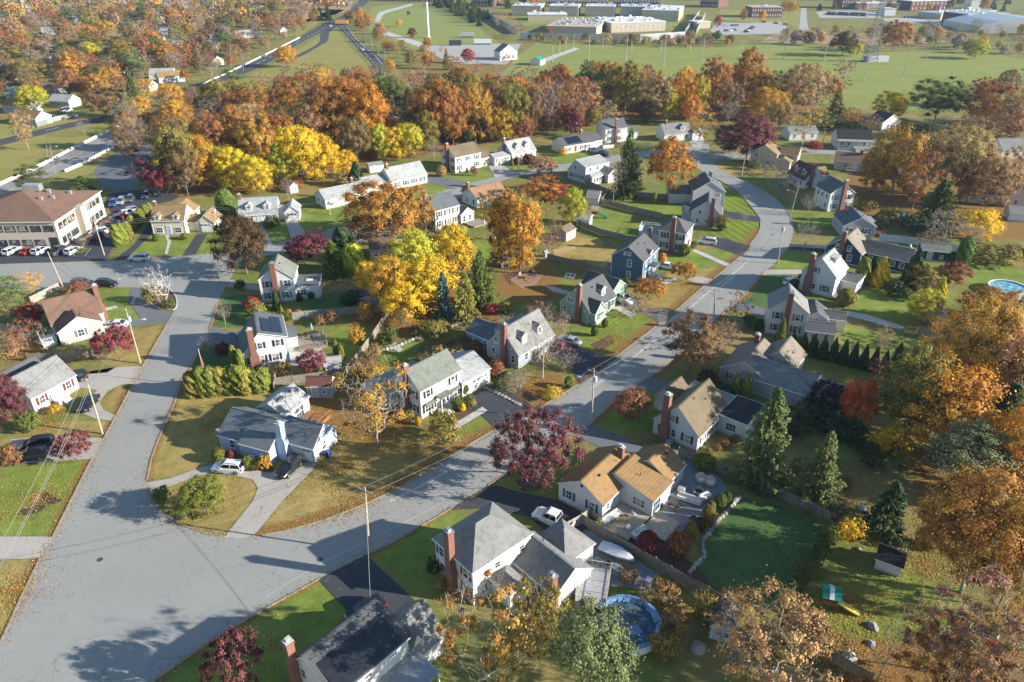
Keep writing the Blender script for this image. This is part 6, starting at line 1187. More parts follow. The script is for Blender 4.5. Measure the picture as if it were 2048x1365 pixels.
AUT = ['rust', 'rust', 'brown', 'amber', 'tan', 'olive', 'olive', 'gold', 'copper', 'green']
scatter([(430, 300), (560, 320), (700, 300), (900, 285), (1100, 262), (1300, 235), (1450, 225), (1450, 205), (1200, 190), (1000, 195), (800, 200), (600, 215), (430, 230)], 135, ['oak', 'oak', 'maple', 'oak', 'half', 'thin', 'oak', 'bare', 'maple'], AUT+['rust', 'orange'], (11, 18), (.7, .95), 6.5)
scatter([(330, 250), (430, 235), (600, 215), (640, 190), (500, 195), (380, 215)], 24, ['oak', 'half', 'thin', 'bare'], ['rust', 'brown', 'tan', 'copper', 'amber', 'olive'], (8, 13), (.65, .9), 9.0)
scatter([(330, 380), (430, 345), (640, 330), (700, 312), (640, 300), (430, 318), (340, 350)], 16, ['maple', 'half', 'shrub'], ['olive', 'gold', 'brown', 'lime'], (6, 10), (.75, 1.0), 7.0)
scatter([(700, 318), (900, 296), (1100, 268), (1300, 243), (1300, 232), (1100, 256), (900, 284), (700, 304)], 26, ['maple', 'half', 'shrub', 'thin'], ['olive', 'gold', 'brown', 'rust', 'copper'], (4, 9), (.8, 1.0), 7.0)
scatter([(262, 300), (300, 345), (420, 372), (440, 240), (340, 205), (262, 235)], 26, ['oak', 'half', 'maple', 'thin', 'bare'], ['olive', 'brown', 'rust', 'amber', 'copper', 'gold'], (9, 15), (.7, .95), 7.5)
scatter([(-20, 640), (60, 640), (60, 730), (-20, 735)], 5, ['half', 'shrub', 'thin'], ['tan', 'brown', 'copper'], (3, 6), (.8, 1.1), 5)
scatter([(1500, 860), (1660, 880), (1750, 980), (1700, 1020), (1560, 960)], 9, ['shrub', 'twiggy'], ['olive', 'brown', 'dark'], (1.2, 2.4), (1.0, 1.5), 4)
scatter([(1440, 222), (1560, 232), (1700, 222), (1720, 200), (1600, 165), (1440, 178)], 24, ['oak', 'half', 'maple', 'thin', 'bare'], ['tan', 'olive', 'rust', 'amber', 'brown'], (8, 14), (.75, .95), 9)
scatter([(1900, 260), (2090, 270), (2090, 190), (1980, 185)], 10, ['oak', 'half', 'thin'], ['rust', 'tan', 'brown', 'copper'], (9, 14), (.75, .95), 9)
# ------------------------------------------------------------------ vehicles
TYRE = plain('tyre_rubber', (0.018, 0.018, 0.019), .8); RIM = plain('wheel_rim', (.42, .43, .45), .35, .1, 3, .7); LAMP = plain('headlight_lens', (.75, .76, .78), .1); TAIL = plain('tail_lens', (.35, .015, .015), .2)
CARGLASS = glass('car_glass', (0.016, 0.02, 0.026), .04); PLASTIC = plain('black_plastic', (.022, .022, .024), .6)
CARC = dict(white=(.72, .72, .71), black=(.012, .013, .015), silver=(.46, .48, .50), grey=(.13, .14, .15), red=(.32, .02, .025), blue=(.03, .07, .22), dark=(.035, .04, .05), yellow=(.75, .40, .02), green=(.03, .12, .06))
SPEC = dict(suv=(4.65, 1.88, 1.70, 1.05, (1.15, 4.52), (1.95, 4.25)), sedan=(4.7, 1.82, 1.44, .92, (1.25, 4.05), (2.05, 3.3)), wagon=(4.9, 1.85, 1.66, 1.0, (1.2, 4.75), (1.95, 4.4)), pickup=(5.8, 1.98, 1.90, 1.15, (1.5, 3.75), (2.15, 3.6)), van=(5.2, 1.95, 2.05, 1.05, (.7, 5.1), (1.4, 4.95)))
def car_meshes(st, col):
    def mk():
        L, W, H, B, g0, g1 = SPEC[st]; w = W/2; pm = paint('car_paint_'+col, CARC[col], .22 if col != 'silver' else .3, .0 if col not in ('silver', 'grey') else .4)
        def ring(x, hw, zb, zm, zt, inset=.08): return [(x, -hw+.06, zb), (x, hw-.06, zb), (x, hw, zm), (x, hw-.01, zt-.12), (x, hw-inset, zt), (x, -hw+inset, zt), (x, -hw+.01, zt-.12), (x, -hw, zm)]
        st_ = [(0.0, w*.72, .38, .50, .66), (.12, w*.90, .28, .52, .80), (.6, w*.98, .24, .55, B-.10), (g0[0]+.05, w, .24, .58, B), (L*.55, w, .24, .58, B+.02), (L-.55, w*.99, .25, .58, B+.01), (L-.10, w*.93, .30, .56, B-.03), (L, w*.84, .40, .56, B-.16)]
        b = MB(); rs = [ring(*s_) for s_ in st_]
        for a, c in zip(rs[:-1], rs[1:]):
            for i in range(8): j = (i+1) % 8; b.quad([a[i], c[i], c[j], a[j]])
        b.quad(rs[0][::-1]); b.quad(rs[-1]); b.box(g0[0]+.8 if st != 'pickup' else 2.2, -w+.02, .20, L*.72, w-.02, .26)
        bt = B-.02; k = .10
        lo = [(g0[0], -w+.07, bt), (g0[0], w-.07, bt), (g0[1], w-.09, bt), (g0[1], -w+.09, bt)]; hi = [(g1[0], -w+.07+k*1.6, H-.07), (g1[0], w-.07-k*1.6, H-.07), (g1[1], w-.09-k*1.5, H-.07), (g1[1], -w+.09+k*1.5, H-.07)]
        g = MB(); g.hexa(lo, hi)
        r = MB(); q = .06
        r.hexa([(g1[0]-q, -w+.07+k*1.5, H-.08), (g1[0]-q, w-.07-k*1.5, H-.08), (g1[1]+q, w-.09-k*1.4, H-.08), (g1[1]+q, -w+.09+k*1.4, H-.08)], [(g1[0]+.15, -w+.34, H), (g1[0]+.15, w-.34, H), (g1[1]-.12, w-.34, H), (g1[1]-.12, -w+.34, H)])
        for sy in (-1, 1):      # pillars
            for xa, xb in ((g0[0], g1[0]), ((g0[0]+g0[1])/2+.05, (g1[0]+g1[1])/2), (g0[1], g1[1])):
                r.tube((xa, sy*(w-.075), bt), (xb, sy*(w-.085-k*1.5), H-.07), .045, n=4)
        wm = MB(); 
        n = 12
        for sgn in (1,):
            wm.hexa([(.34*math.cos(6.2832*i/n), -.11, .34*math.sin(6.2832*i/n)) for i in range(n)], [(.34*math.cos(6.2832*i/n), .11, .34*math.sin(6.2832*i/n)) for i in range(n)])
        rm = MB(); rm.hexa([(.21*math.cos(6.2832*i/n), -.125, .21*math.sin(6.2832*i/n)) for i in range(n)], [(.21*math.cos(6.2832*i/n), .125, .21*math.sin(6.2832*i/n)) for i in range(n)])
        hl = MB(); hl.box(-.05, -.2, -.07, .2, .2, .07); tl = MB(); tl.box(-.12, -.14, -.16, .06, .14, .16); mi = MB(); mi.box(-.08, -.09, 0, .06, .09, .14)
        bp = MB(); bp.box(-.03, -w*.72, .36, .14, w*.72, .56); d = {'body': b.mesh('body', [pm], False), 'windows': g.mesh('windows', [CARGLASS]), 'roof': r.mesh('roof', [pm]), 'bumper': bp.mesh('bumper', [PLASTIC])}
        d.update(wheel=cached('wheel', lambda: wm.mesh('wheel', [TYRE])), rim=cached('rim', lambda: rm.mesh('rim', [RIM])), hl=cached('hl', lambda: hl.mesh('headlight', [LAMP])), tl=cached('tl', lambda: tl.mesh('taillight', [TAIL])), mi=cached(('mi', col), lambda: mi.mesh('mirror', [pm])))
        if st == 'pickup':
            t = MB(); t.box(3.85, -w+.12, B-.03, L-.12, w-.12, B+.035); d['bed_cover'] = t.mesh('bed_cover', [PLASTIC])
        if st in ('suv', 'wagon'):
            t = MB(); [t.box(g1[0]+.3, s_*(w-.36)-.03, H, g1[1]-.3, s_*(w-.36)+.03, H+.07) for s_ in (-1, 1)]; d['roof_rails'] = t.mesh('roof_rails', [PLASTIC])
        return d
    return cached(('car', st, col), mk)
VN = dict(suv='suv', sedan='sedan_car', wagon='station_wagon', pickup='pickup_truck', van='van')
def car(st, col, rear, front, label, group=None, full=True):
    """rear and front: photo points under the car's tail and nose"""
    a, b = P(*rear), P(*front); m = (a+b)/2; ang = math.atan2(b.y-a.y, b.x-a.x); L, W, H, B, g0, g1 = SPEC[st]; d = car_meshes(st, col)
    rt = thing(VN[st], label, 'truck' if st == 'pickup' else ('van' if st == 'van' else 'car'), (m.x, m.y, .05), ang, group)
    # the mesh runs nose (x=0) to tail: turn it so the nose points along +x
    def put(n, me, x, y, z, rz=math.pi, par=rt): return inst(n, me, par, (L/2-x if par is rt else x, -y if par is rt else y, z), rz if par is rt else 0)
    for n in ('body', 'windows', 'roof', 'bumper', 'bed_cover', 'roof_rails'):
        if n in d: put(n, d[n], 0, 0, 0)
    w = W/2
    for x in (.85, L-.95):
        for s_ in (-1, 1):
            o = put('wheel', d['wheel'], x, s_*(w-.10), .34)
            if full: inst('rim', d['rim'], o)
    for s_ in (-1, 1):
        put('headlight', d['hl'], .10, s_*(w*.62), .68); put('taillight', d['tl'], L-.06, s_*(w*.78), B-.22)
        if full: put('mirror', d['mi'], g0[0]+.55, s_*(w+.05), B)
    LAND.append((label.split(' ')[0]+' '+label.split(' ')[1], -1e6, 0)) if False else None
    return rt
for a in (
 ('suv', 'white', (487, 944), (430, 940), 'white suv with panoramic roof on the concrete drive of the pale blue ranch'), ('suv', 'black', (598, 924), (562, 960), 'black suv parked nose out before the pale blue garage'),
 ('pickup', 'white', (1146, 1062), (1068, 1030), 'white pickup truck with black bed cover beside the hip-roofed colonial'), ('wagon', 'white', (301, 521), (257, 521), 'white estate car parked at the kerb before the cream cape'),
 ('suv', 'black', (194, 573), (235, 573), 'shiny black suv at the kerb left of the birch'), ('suv', 'grey', (146, 573), (186, 571), 'dark grey car half behind the copper maple at the kerb'),
 ('suv', 'black', (172, 758), (124, 768), 'black suv beside the cape with pale grey roof, upper drive'), ('sedan', 'black', (192, 798), (166, 828), 'black sedan on the curved drive below the cape with pale grey roof'),
 ('suv', 'black', (108, 890), (46, 899), 'farther of two dark suvs beside the maroon maple at lower left'), ('suv', 'dark', (96, 913), (34, 921), 'nearer of two dark suvs beside the maroon maple at lower left'),
 ('sedan', 'silver', (228, 656), (196, 660), 'silver car behind the crimson maple on the turning drive'), ('sedan', 'white', (245, 654), (222, 655), 'white car nose up behind the crimson maple on the turning drive'), ('sedan', 'silver', (480, 672), (512, 680), 'silver car half under the roof of the solar-roofed house'),
 ('sedan', 'silver', (1158, 693), (1120, 681), 'silver sedan on the dark drive of the grey blue cape'), ('sedan', 'red', (1135, 704), (1102, 694), 'dark red car behind the leafless tree, grey blue cape drive'), ('pickup', 'white', (1226, 596), (1262, 611), 'white pickup behind the twiggy tree on the green cape drive'),
 ('sedan', 'white', (1320, 535), (1350, 540), 'white car behind the round orange tree, slate blue house'), ('suv', 'white', (1430, 490), (1397, 486), 'white suv on the black drive of the black-shuttered colonial'),
 ('pickup', 'silver', (1178, 303), (1202, 309), 'silver pickup by the red-door ranch'), ('suv', 'dark', (1197, 310), (1218, 314), 'dark suv parked below the silver pickup by the red-door ranch'),
 ('suv', 'black', (746, 1222), (718, 1236), 'black suv at the end of the black drive, bottom house'), ('sedan', 'red', (1615, 293), (1632, 293), 'small red car under the thinly leaved gold tree'), ('suv', 'white', (1578, 571), (1592, 568), 'white car nosing out behind the dark clipped bushes'),
 ('van', 'white', (124, 226), (143, 222), 'white van parked by the suburb behind the highway')): car(*a)
for i, (x, c, st) in enumerate([(2, 'dark', 'sedan'), (25, 'white', 'wagon'), (58, 'red', 'sedan'), (82, 'white', 'suv'), (120, 'grey', 'pickup'), (148, 'white', 'suv')]):
    car(st, c, (x-13, 513), (x+13, 500), ['dark car at the left end of the bays before the office block', 'white estate car left of the red car before the office', 'red car between two white cars before the office', 'white suv right of the red car before the office', 'grey pickup before the office entrance', 'white suv beside the leafless parking tree'][i])
lotA = [('red', 180, 482), ('dark', 193, 476), ('white', 197, 469), ('grey', 203, 463), ('red', 207, 458), ('dark', 213, 454), ('blue', 220, 450), ('dark', 226, 445), ('red', 234, 440), ('silver', 240, 436), ('white', 248, 432), ('silver', 257, 426)]
ORD = ['nearest', 'second', 'third', 'fourth', 'fifth', 'sixth', 'seventh', 'eighth', 'ninth', 'tenth', 'eleventh', 'farthest']
for i, (c, x, y) in enumerate(lotA): car('suv' if i % 3 else 'sedan', c, (x+13, y-2), (x-11, y+3), '%s car, %s in the row beside the office wall' % (dict(dark='dark', blue='dark blue').get(c, c), ORD[i]), 'cars beside the office')
for i, (c, x, y) in enumerate([('blue', 228, 412), ('silver', 243, 408), ('grey', 261, 403), ('dark', 293, 396)]): car('suv', c, (x+4, y-6), (x-4, y+5), ['blue', 'silver', 'grey', 'near black'][i]+' car in the back row of the office parking under the maroon tree', 'cars in the back row')
# ------------------------------------------------------------------ fences, poles, sheds, pools, garden things
def fence(px, label, h=1.8, mat=None, post_h=None, step=2.4, board=True):
    ln = [P(*p) for p in px]; mt = mat or WOOD; rt = thing('board_fence' if board else 'fence', label, 'fence', ln[0])
    def pm():
        m = MB()
        for i in range(14): x = i*step/14; dz = .03*((i*7) % 3-1); m.box(x+.006, -.012, .06, x+step/14-.006, .012, h+dz)
        for z in (.35, h-.3): m.box(0, .012, z, step, .06, z+.09)
        return m.mesh('panel', [mt])
    def qm(): m = MB(); m.box(-.06, -.03, 0, .06, .09, h+.12); m.box(-.08, -.05, h+.12, .08, .11, h+.16); return m.mesh('post', [mt])
    pn = cached(('fp', h, mt.name), pm); po = cached(('fq', h, mt.name), qm); o0 = ln[0]
    for a, b in zip(ln[:-1], ln[1:]):
        L = (b-a).length; n = max(1, round(L/step)); ang = math.atan2(b.y-a.y, b.x-a.x)
        for i in range(n):
            p = a.lerp(b, i/n)-o0; inst('panel', pn, rt, p, ang+R.uniform(-.012, .012), (L/n/step, 1, 1)); inst('post', po, rt, p, ang)
    inst('post', po, rt, ln[-1]-o0, 0); return rt
VINYL = plain('white_vinyl', (.62, .63, .64), .5, .05); WOODG = plain('grey_fence_wood', (.30, .27, .23), .9, .25, 2.0)
for px, lab in (([(586, 640), (690, 630), (781, 624)], 'grey board fence between the slate-shuttered colonial and the solar-roofed house'), ([(782, 627), (740, 690), (693, 752)], 'long board fence running down beside the brown shrubs to the sheds'), ([(550, 784), (553, 755)], 'short board fence end at the tall clipped hedge'), ([(553, 773), (620, 764), (690, 754)], 'board fence behind the small blue shed'),
    ([(1356, 915), (1450, 950), (1560, 998), (1683, 1054)], 'weathered fence along the upper side of the deep green lawn'), ([(1163, 1048), (1250, 1102), (1340, 1155), (1414, 1196), (1476, 1232)], 'long weathered fence between the patio ranch and the boat yard'), ([(1122, 1070), (1163, 1048), (1192, 1026)], 'short pale fence beside the white pickup'),
    ([(1155, 452), (1200, 470), (1257, 485)], 'board fence below the green slide playset'), ([(1202, 408), (1260, 424), (1322, 438)], 'board fence above the wide green yard'), ([(1170, 370), (1217, 390), (1202, 408)], 'board fence behind the grey house left of the pine'), ([(1252, 394), (1310, 398), (1363, 404)], 'board fence under the big orange oak'),
    ([(1094, 520), (1150, 535), (1218, 553)], 'board fence between the leaf-strewn yard and the slate blue house'), ([(64, 609), (120, 580)], 'pale board fence above the tan house by the turning drive'), ([(58, 724), (130, 722), (203, 714)], 'board fence behind the crimson maple'), ([(1663, 1325), (1740, 1370)], 'dark board fence at the bottom edge right of the soil heap'), ([(104, 745), (120, 722)], 'short fence behind the white cape with pale roof')):
    fence(px, lab, 1.7, WOODG if 'pale' in lab or 'grey board' in lab else None)
fence([(1757, 482), (1830, 490), (1914, 505)], 'white vinyl fence behind the gazebo', 1.9, VINYL); fence([(1187, 287), (1207, 298), (1228, 296)], 'white fence before the house behind the pine', 1.2, VINYL)
fence([(0, 660), (40, 664), (62, 640)], 'pale picket fence under the bright red maple', 1.4, WOODG); fence([(1835, 668), (1905, 690)], 'dark board fence by the brick oven', 1.8); fence([(1900, 560), (1870, 640)], 'board fence beside the long grey shed roof', 1.8)
# stone walls: each stone by itself
STONE = [plain('stone_%d' % i, c, .95, .25, 3) for i, c in enumerate([(.34, .31, .27), (.27, .25, .23), (.42, .39, .34), (.22, .2, .18)])]
def rock_mesh(seed):
    def mk():
        rg = np.random.default_rng(seed); bm = bmesh.new(); bmesh.ops.create_icosphere(bm, subdivisions=1, radius=.5)
        for v in bm.verts: v.co = Vector(v.co)*rg.uniform(.78, 1.2); v.co.z = max(v.co.z, -.25)
        me = bpy.data.meshes.new('stone'); bm.to_mesh(me); bm.free(); me.materials.append(STONE[seed % 4]); return me
    return cached(('rock', seed), mk)
def stone_wall(px, label, h=.6):
    ln = [P(*p) for p in px]; rt = thing('stone_wall', label, 'wall', ln[0])
    for a, b in zip(ln[:-1], ln[1:]):
        n = max(2, int((b-a).length/.75)); ang = math.atan2(b.y-a.y, b.x-a.x)
        for i in range(n):
            p = a.lerp(b, (i+.5)/n)-ln[0]; inst('stone', rock_mesh(R.randint(0, 7)), rt, (p.x, p.y, h*.32), ang+R.uniform(-.3, .3), (R.uniform(.85, 1.15), R.uniform(.6, .9), h*1.2))
stone_wall([(901, 656), (930, 644), (957, 628)], 'low stone wall below the olive fir'); stone_wall([(755, 706), (800, 692), (842, 674)], 'stone wall with white bench above the grey garage roof'); stone_wall([(1375, 1150), (1410, 1112), (1402, 1090), (1430, 1050), (1480, 995)], 'curving stone border along the deep green lawn', .5); stone_wall([(946, 765), (1000, 790), (1042, 812)], 'pale stone edging of the bed by the black driveway', .3)
def boulder(x, y, s, lab): o = inst('boulder', rock_mesh(R.randint(0, 7)), None, P(x, y), R.uniform(0, 3), (s, s*.85, s*.75)); tag(o, lab, 'rock'); LABELS.setdefault(lab, []).append(o)
for x, y, s, lab in ((1745, 1255, 1.5, 'grey boulder on the play lawn right of the slide'), (1742, 1290, 1.2, 'small boulder left of the slim white birch'), (1698, 1315, 2.0, 'large pale boulder above the dark fence'), (1723, 1018, 1.6, 'pale boulder left of the dark fir'), (1145, 522, 1.6, 'flat boulder on the leaf-strewn yard'), (1395, 1300, 2.2, 'flat topped boulder below the blue pool'), (1717, 1100, 1.0, 'low boulder left of the black-roofed shed')): boulder(x, y, s, lab)
# --- utility poles
POLEW = plain('pole_wood', (.40, .33, .25), .9, .2, 2.0); WIRE = plain('wire', (.2, .2, .2), .5); LAMPG = plain('lamp_head', (.5, .52, .54), .4)
TOPS = {}
def pole(key, base, top, label, arm=None, trans=True, cross=True, r=.15, mat=None):
    b = P(*base); h = height_from(base[1], top[1]); xt = top[0]; u = P(*top, h); rt = thing('utility_pole', label, 'pole', b)
    v = u-b; v = Vector((max(-1.2, min(1.2, v.x)), max(-1.2, min(1.2, v.y)), h)); m = MB(); m.tube((0, 0, 0), v, r, r*.62, 8); m.build('post', mat or POLEW, rt)
    if cross: m = MB(); c = v*.95; m.tube(c+Vector((-.9, .5, 0)), c+Vector((.9, -.5, 0)), .06, n=4); m.build('crossarm', POLEW, rt); m = MB(); [m.cyl((c.x+k*.8, c.y-k*.44), .05, .03, c.z+.05, c.z+.28, 6) for k in (-1, 1)]; m.build('insulators', METAL, rt)
    if trans: m = MB(); m.cyl((v.x*.84+.28, v.y*.84-.22), .26, .26, h*.78, h*.78+.95, 10); m.build('transformer', LAMPG, rt)
    if arm:
        d = Vector((arm[0], arm[1], 0)); m = MB(); s0 = v*.74; s1 = s0+d*.55+Vector((0, 0, .55)); s2 = s0+d+Vector((0, 0, .62)); m.tube(s0, s1, .045, n=5); m.tube(s1, s2, .04, n=5); a_ = m.build('lamp_arm', METAL, rt)
        m = MB(); e = s2+d.normalized()*.6; m.tube(s2, e, .12, .17, 6); m.build('lamp_head', LAMPG, a_)
    TOPS[key] = b+v*.95
for a in (('A', (205, 868), (172, 757), 'pale utility pole at the kerb below the curved drive of the white cape', None, 0), ('B', (281, 727), (251, 617), 'utility pole with lamp and transformer beside the crimson maple', (2.2, .2), 1), ('C', (739, 1106), (730, 975), 'bare wooden pole beside the black driveway at the front', None, 0), ('D', (1183, 848), (1188, 738), 'grey pole with street lamp and transformer at the mid street bend', (-1.8, .8), 1),
    ('E', (1427, 636), (1431, 578), 'dark lamp pole above the round brown tree', (-1.6, .5), 0), ('F', (1556, 528), (1566, 443), 'leaning pole with lamp and transformer before the navy house', (-1.8, .9), 1), ('G', (1581, 432), (1597, 372), 'lamp pole on the outer side of the street bend', (-1.8, .9), 0), ('H', (212, 521), (187, 440), 'wooden pole with transformer at the office parking corner', None, 1),
    ('I', (128, 579), (95, 504), 'leaning pole stub at the kerb left of the dark cars', None, 0), ('J', (1483, 356), (1491, 307), 'lamp pole before the tan stepped-roof house', (-1.8, .6), 0), ('K', (1645, 293), (1651, 256), 'brown pole beside the low white house', None, 0), ('L', (436, 468), (426, 412), 'pole with transformer beside the cream garage', (-1.6, .2), 1), ('M', (660, 430), (657, 398), 'thin pole before the awning ranch', None, 0), ('N', (1037, 343), (1037, 291), 'brown pole before the brick-fronted cape', None, 0)):
    pole(a[0], a[1], a[2], a[3], a[4], bool(a[5]), a[0] not in 'I')
def wires(k0, k1, label, n=3, sag=.9):
    a, b = (TOPS[k0] if isinstance(k0, str) else k0), (TOPS[k1] if isinstance(k1, str) else k1); rt = thing('power_line', label, 'wire', (a.x, a.y, 0)); d = (b-a); side = Vector((-d.y, d.x, 0)).normalized()
    for i in range(n):
        m = MB(); off = side*(i-(n-1)/2)*.75 + Vector((0, 0, -.7*(i == 1))); pts = [a+d*t+off-Vector((0, 0, sag*4*t*(1-t))) - Vector((a.x, a.y, 0)) for t in [j/9 for j in range(10)]]
        for p, q in zip(pts[:-1], pts[1:]): m.tube(p, q, 0.026, n=3)
        m.build('wire', WIRE, rt)
for k0, k1, l, n in (('C', 'D', 'sagging wires from the bare front pole to the pole at the mid street bend', 3), ('D', 'E', 'wires from the mid bend pole to the dark lamp pole', 3), ('E', 'F', 'wires from the dark lamp pole to the leaning transformer pole', 2), ('F', 'G', 'wires along the outer street bend', 2), ('G', 'J', 'wires running up to the pole before the tan house', 2), ('A', 'B', 'wires between the two poles left of the street', 3), ('B', 'I', 'wires from the crimson maple pole to the leaning stub', 2), ('H', 'L', 'wires from the office corner pole to the cream garage pole', 3), ('L', 'M', 'wires from the cream garage to the awning ranch', 2)): wires(k0, k1, l, n)
wires('A', P(-40, 1180, 9), 'wires leaving the picture at lower left', 3); wires('C', P(-60, 1130, 9), 'wires from the bare front pole across the wide junction', 2); wires('C', P(742, 1230, 5), 'twisted service wire from the front pole to the bottom house', 1, .2); wires(TOPS['B'], P(300, 500, 9.5), 'service wires over the upper crossing', 2)
m = MB(); b = P(415, 775); rt = thing('flagpole', 'white flagpole with a furled red and yellow flag behind the tall hedge', 'flagpole', b); hh = height_from(775, 698); m.cyl((0, 0), .07, .04, 0, hh, 8); m.build('pole', TRIM, rt); m = MB(); m.hexa([(.05, -.03, hh*.45), (.3, -.03, hh*.4), (.3, .05, hh*.4), (.05, .05, hh*.45)], [(.05, -.03, hh*.8), (.22, -.03, hh*.72), (.22, .05, hh*.72), (.05, .05, hh*.8)]); m.build('flag', plain('flag_cloth', (.5, .16, .05), .8, .6, 3), rt)
m = MB(); b = P(245, 578); rt = thing('street_sign', 'small white street sign at the kerb right of the black suv', 'sign', b); m.box(-.03, -.03, 0, .03, .03, 2.6); m.build('post', METAL, rt); m = MB(); m.box(-.35, -.04, 2.2, .35, -.032, 2.6); m.build('plate', TRIM, rt)
# --- sheds
def shed(label, a, b, depth, e, top, wall, roof, ax='x', win=True, short=None, ang=None):
    h = House('garden_shed', label, short, a, b, wall, roof, 'shed', ang); L = max(1.6, h.L); h.wing(0, L, 0, depth, e, top, ax, over=.15)
    if win: h.win('S', [L*.72], .9, .5, .6); h.door('S', L*.32, .05, (.4, .42, .44))
    return h
shed('small blue garden shed with rusty red roof behind the board fence', (616, 796), (664, 796), 2.6, 2.2, 3.3, 'greyblue', 'maroon', short='blue shed'); shed('small white shed beside the maroon japanese maple', (652, 752), (684, 748), 2.4, 2.0, 2.9, 'white', 'lgrey', win=False); shed('grey weathered shed under the gold maple', (722, 615), (765, 612), 3.0, 2.1, 3.0, 'grey', 'charcoal')
shed('small white garden shed at the wood edge above the awning ranch', (581, 388), (597, 385), 2.4, 2.1, 3.0, 'white', 'grey', 'y', short='white shed at the wood edge'); shed('small pale shed behind the trellis cape', (740, 347), (768, 343), 3.0, 2.1, 3.0, 'white', 'grey'); shed('tan wooden shed beside the leaf-strewn yard', (1110, 478), (1132, 484), 4.2, 2.3, 3.4, 'tan', 'olive', 'y', short='tan shed')
shed('white garage shed behind the lime maple', (1172, 410), (1196, 412), 5.0, 2.3, 3.5, 'white', 'grey', win=False); shed('grey shed below the playset with green slide', (1153, 452), (1178, 455), 3.4, 2.0, 2.9, 'lightgrey', 'lgrey', win=False); shed('white shed with black roof under the amber tree at lower right', (1748, 1137), (1797, 1155), 2.9, 1.55, 2.5, 'white', 'black', win=False, short='black-roofed shed')
shed('grey shed with small window beside the blue pool', (1418, 1276), (1462, 1290), 3.0, 2.1, 3.3, 'lightgrey', 'charcoal', 'y', short='grey pool shed'); shed('navy shed with grey roof beside the gazebo', (1838, 520), (1896, 526), 4.0, 2.5, 3.6, 'navy', 'greenish', short='navy shed'); shed('pale shed at the right edge below the pink ranch', (2015, 442), (2060, 446), 5, 2.4, 3.6, 'white', 'grey', win=False); shed('white roofed lean-to shed among the copper trees', (1868, 655), (1895, 657), 5, 2.2, 2.9, 'grey', 'lgrey', 'y', False)
# doghouse and wood oven
h = House('dog_house', 'tiny white playhouse left of the sand box', None, (1085, 514), (1094, 516), 'white', 'grey', 'playhouse'); h.wing(0, .9, 0, 1.1, .9, 1.5, 'y', over=.1, base=False)
rt = thing('brick_oven', 'pale stone garden oven left of the gold oak trunks', 'oven', P(1012, 535)); m = MB(); m.box(-1.1, -.8, 0, 1.1, .8, 1.5); m.box(-.7, -.5, 1.5, .7, .5, 2.3); m.build('body', STONE[0], rt); m = MB(); m.box(-.4, -.83, .5, .4, -.79, 1.1); m.build('opening', DARK, rt)
# --- pools
WATER = glass('pool_water', (.10, .26, .30), .05); WATERG = glass('green_pool_water', (.06, .25, .22), .05); COVER = plain('pool_cover', (.028, .075, .12), .3, .6, .9); COVER2 = plain('cover_edge', (.12, .22, .36), .4, .35, 1.5)
def pool(label, px, py, rx, ry, h, water, rim, ang=0, cover=False):
    rt = thing('swimming_pool', label, 'pool', P(px, py), math.radians(ang)); n = 28; c = [(rx*math.cos(6.2832*i/n), ry*math.sin(6.2832*i/n)) for i in range(n)]
    m = MB()
    for i in range(n): a, b = c[i], c[(i+1) % n]; m.hexa([(a[0], a[1], 0), (b[0], b[1], 0), (b[0]*.985, b[1]*.985, 0), (a[0]*.985, a[1]*.985, 0)], [(a[0], a[1], h), (b[0], b[1], h), (b[0]*.985, b[1]*.985, h), (a[0]*.985, a[1]*.985, h)])
    m.build('pool_wall', VINYL, rt); m = MB(); m.quad([(x*.97, y*.97, h-.18 if not cover else h-.35) for x, y in c]); m.build('water', water, rt)
    m = MB()
    for i in range(n): a, b = c[i], c[(i+1) % n]; m.hexa([(a[0]*1.03, a[1]*1.03, h), (b[0]*1.03, b[1]*1.03, h), (b[0]*.94, b[1]*.94, h), (a[0]*.94, a[1]*.94, h)], [(a[0]*1.03, a[1]*1.03, h+.06), (b[0]*1.03, b[1]*1.03, h+.06), (b[0]*.94, b[1]*.94, h+.06), (a[0]*.94, a[1]*.94, h+.06)])
    m.build('rim', rim, rt)
    for i in range(0, n, 2): a = c[i]; m = MB(); m.box(a[0]*1.02-.07, a[1]*1.02-.07, 0, a[0]*1.02+.07, a[1]*1.02+.07, h-.01); m.build('upright', TRIM, rt)
    if cover:
        m = MB()
        rg = random.Random(4)
        for i in range(n):
            a, b = c[i], c[(i+1) % n]; k = rg.uniform(.80, .9); k2 = rg.uniform(.80, .9); m.quad([(a[0]*.95, a[1]*.95, h+.03), (b[0]*.95, b[1]*.95, h+.03), (b[0]*k, b[1]*k, h-.3), (a[0]*k2, a[1]*k2, h-.3)])
        m.hexa([(.2, -1.6, h-.34), (1.5, -1.2, h-.34), (1.2, -.2, h-.34), (-.2, -.5, h-.34)], [(.3, -1.3, h-.18), (1.2, -1.0, h-.2), (1.0, -.3, h-.2), (0, -.6, h-.18)]); m.build('cover', COVER2, rt)
        m = MB()
        for _ in range(160):
            r_ = math.sqrt(rg.random())*.8; t_ = rg.uniform(0, 6.28); x, y = r_*rx*math.cos(t_)*.8-.4, r_*ry*math.sin(t_)*.8+.6
            if x*x/rx/rx+y*y/ry/ry < .7: m.quad([(x, y, h-.33), (x+.1, y+.02, h-.33), (x+.1, y+.12, h-.32), (x, y+.1, h-.33)])
        o = m.build('fallen_leaves', plain('leaf_scraps', (.38, .17, .04), .9, .4), rt); tag(o, kind='stuff')
    return rt
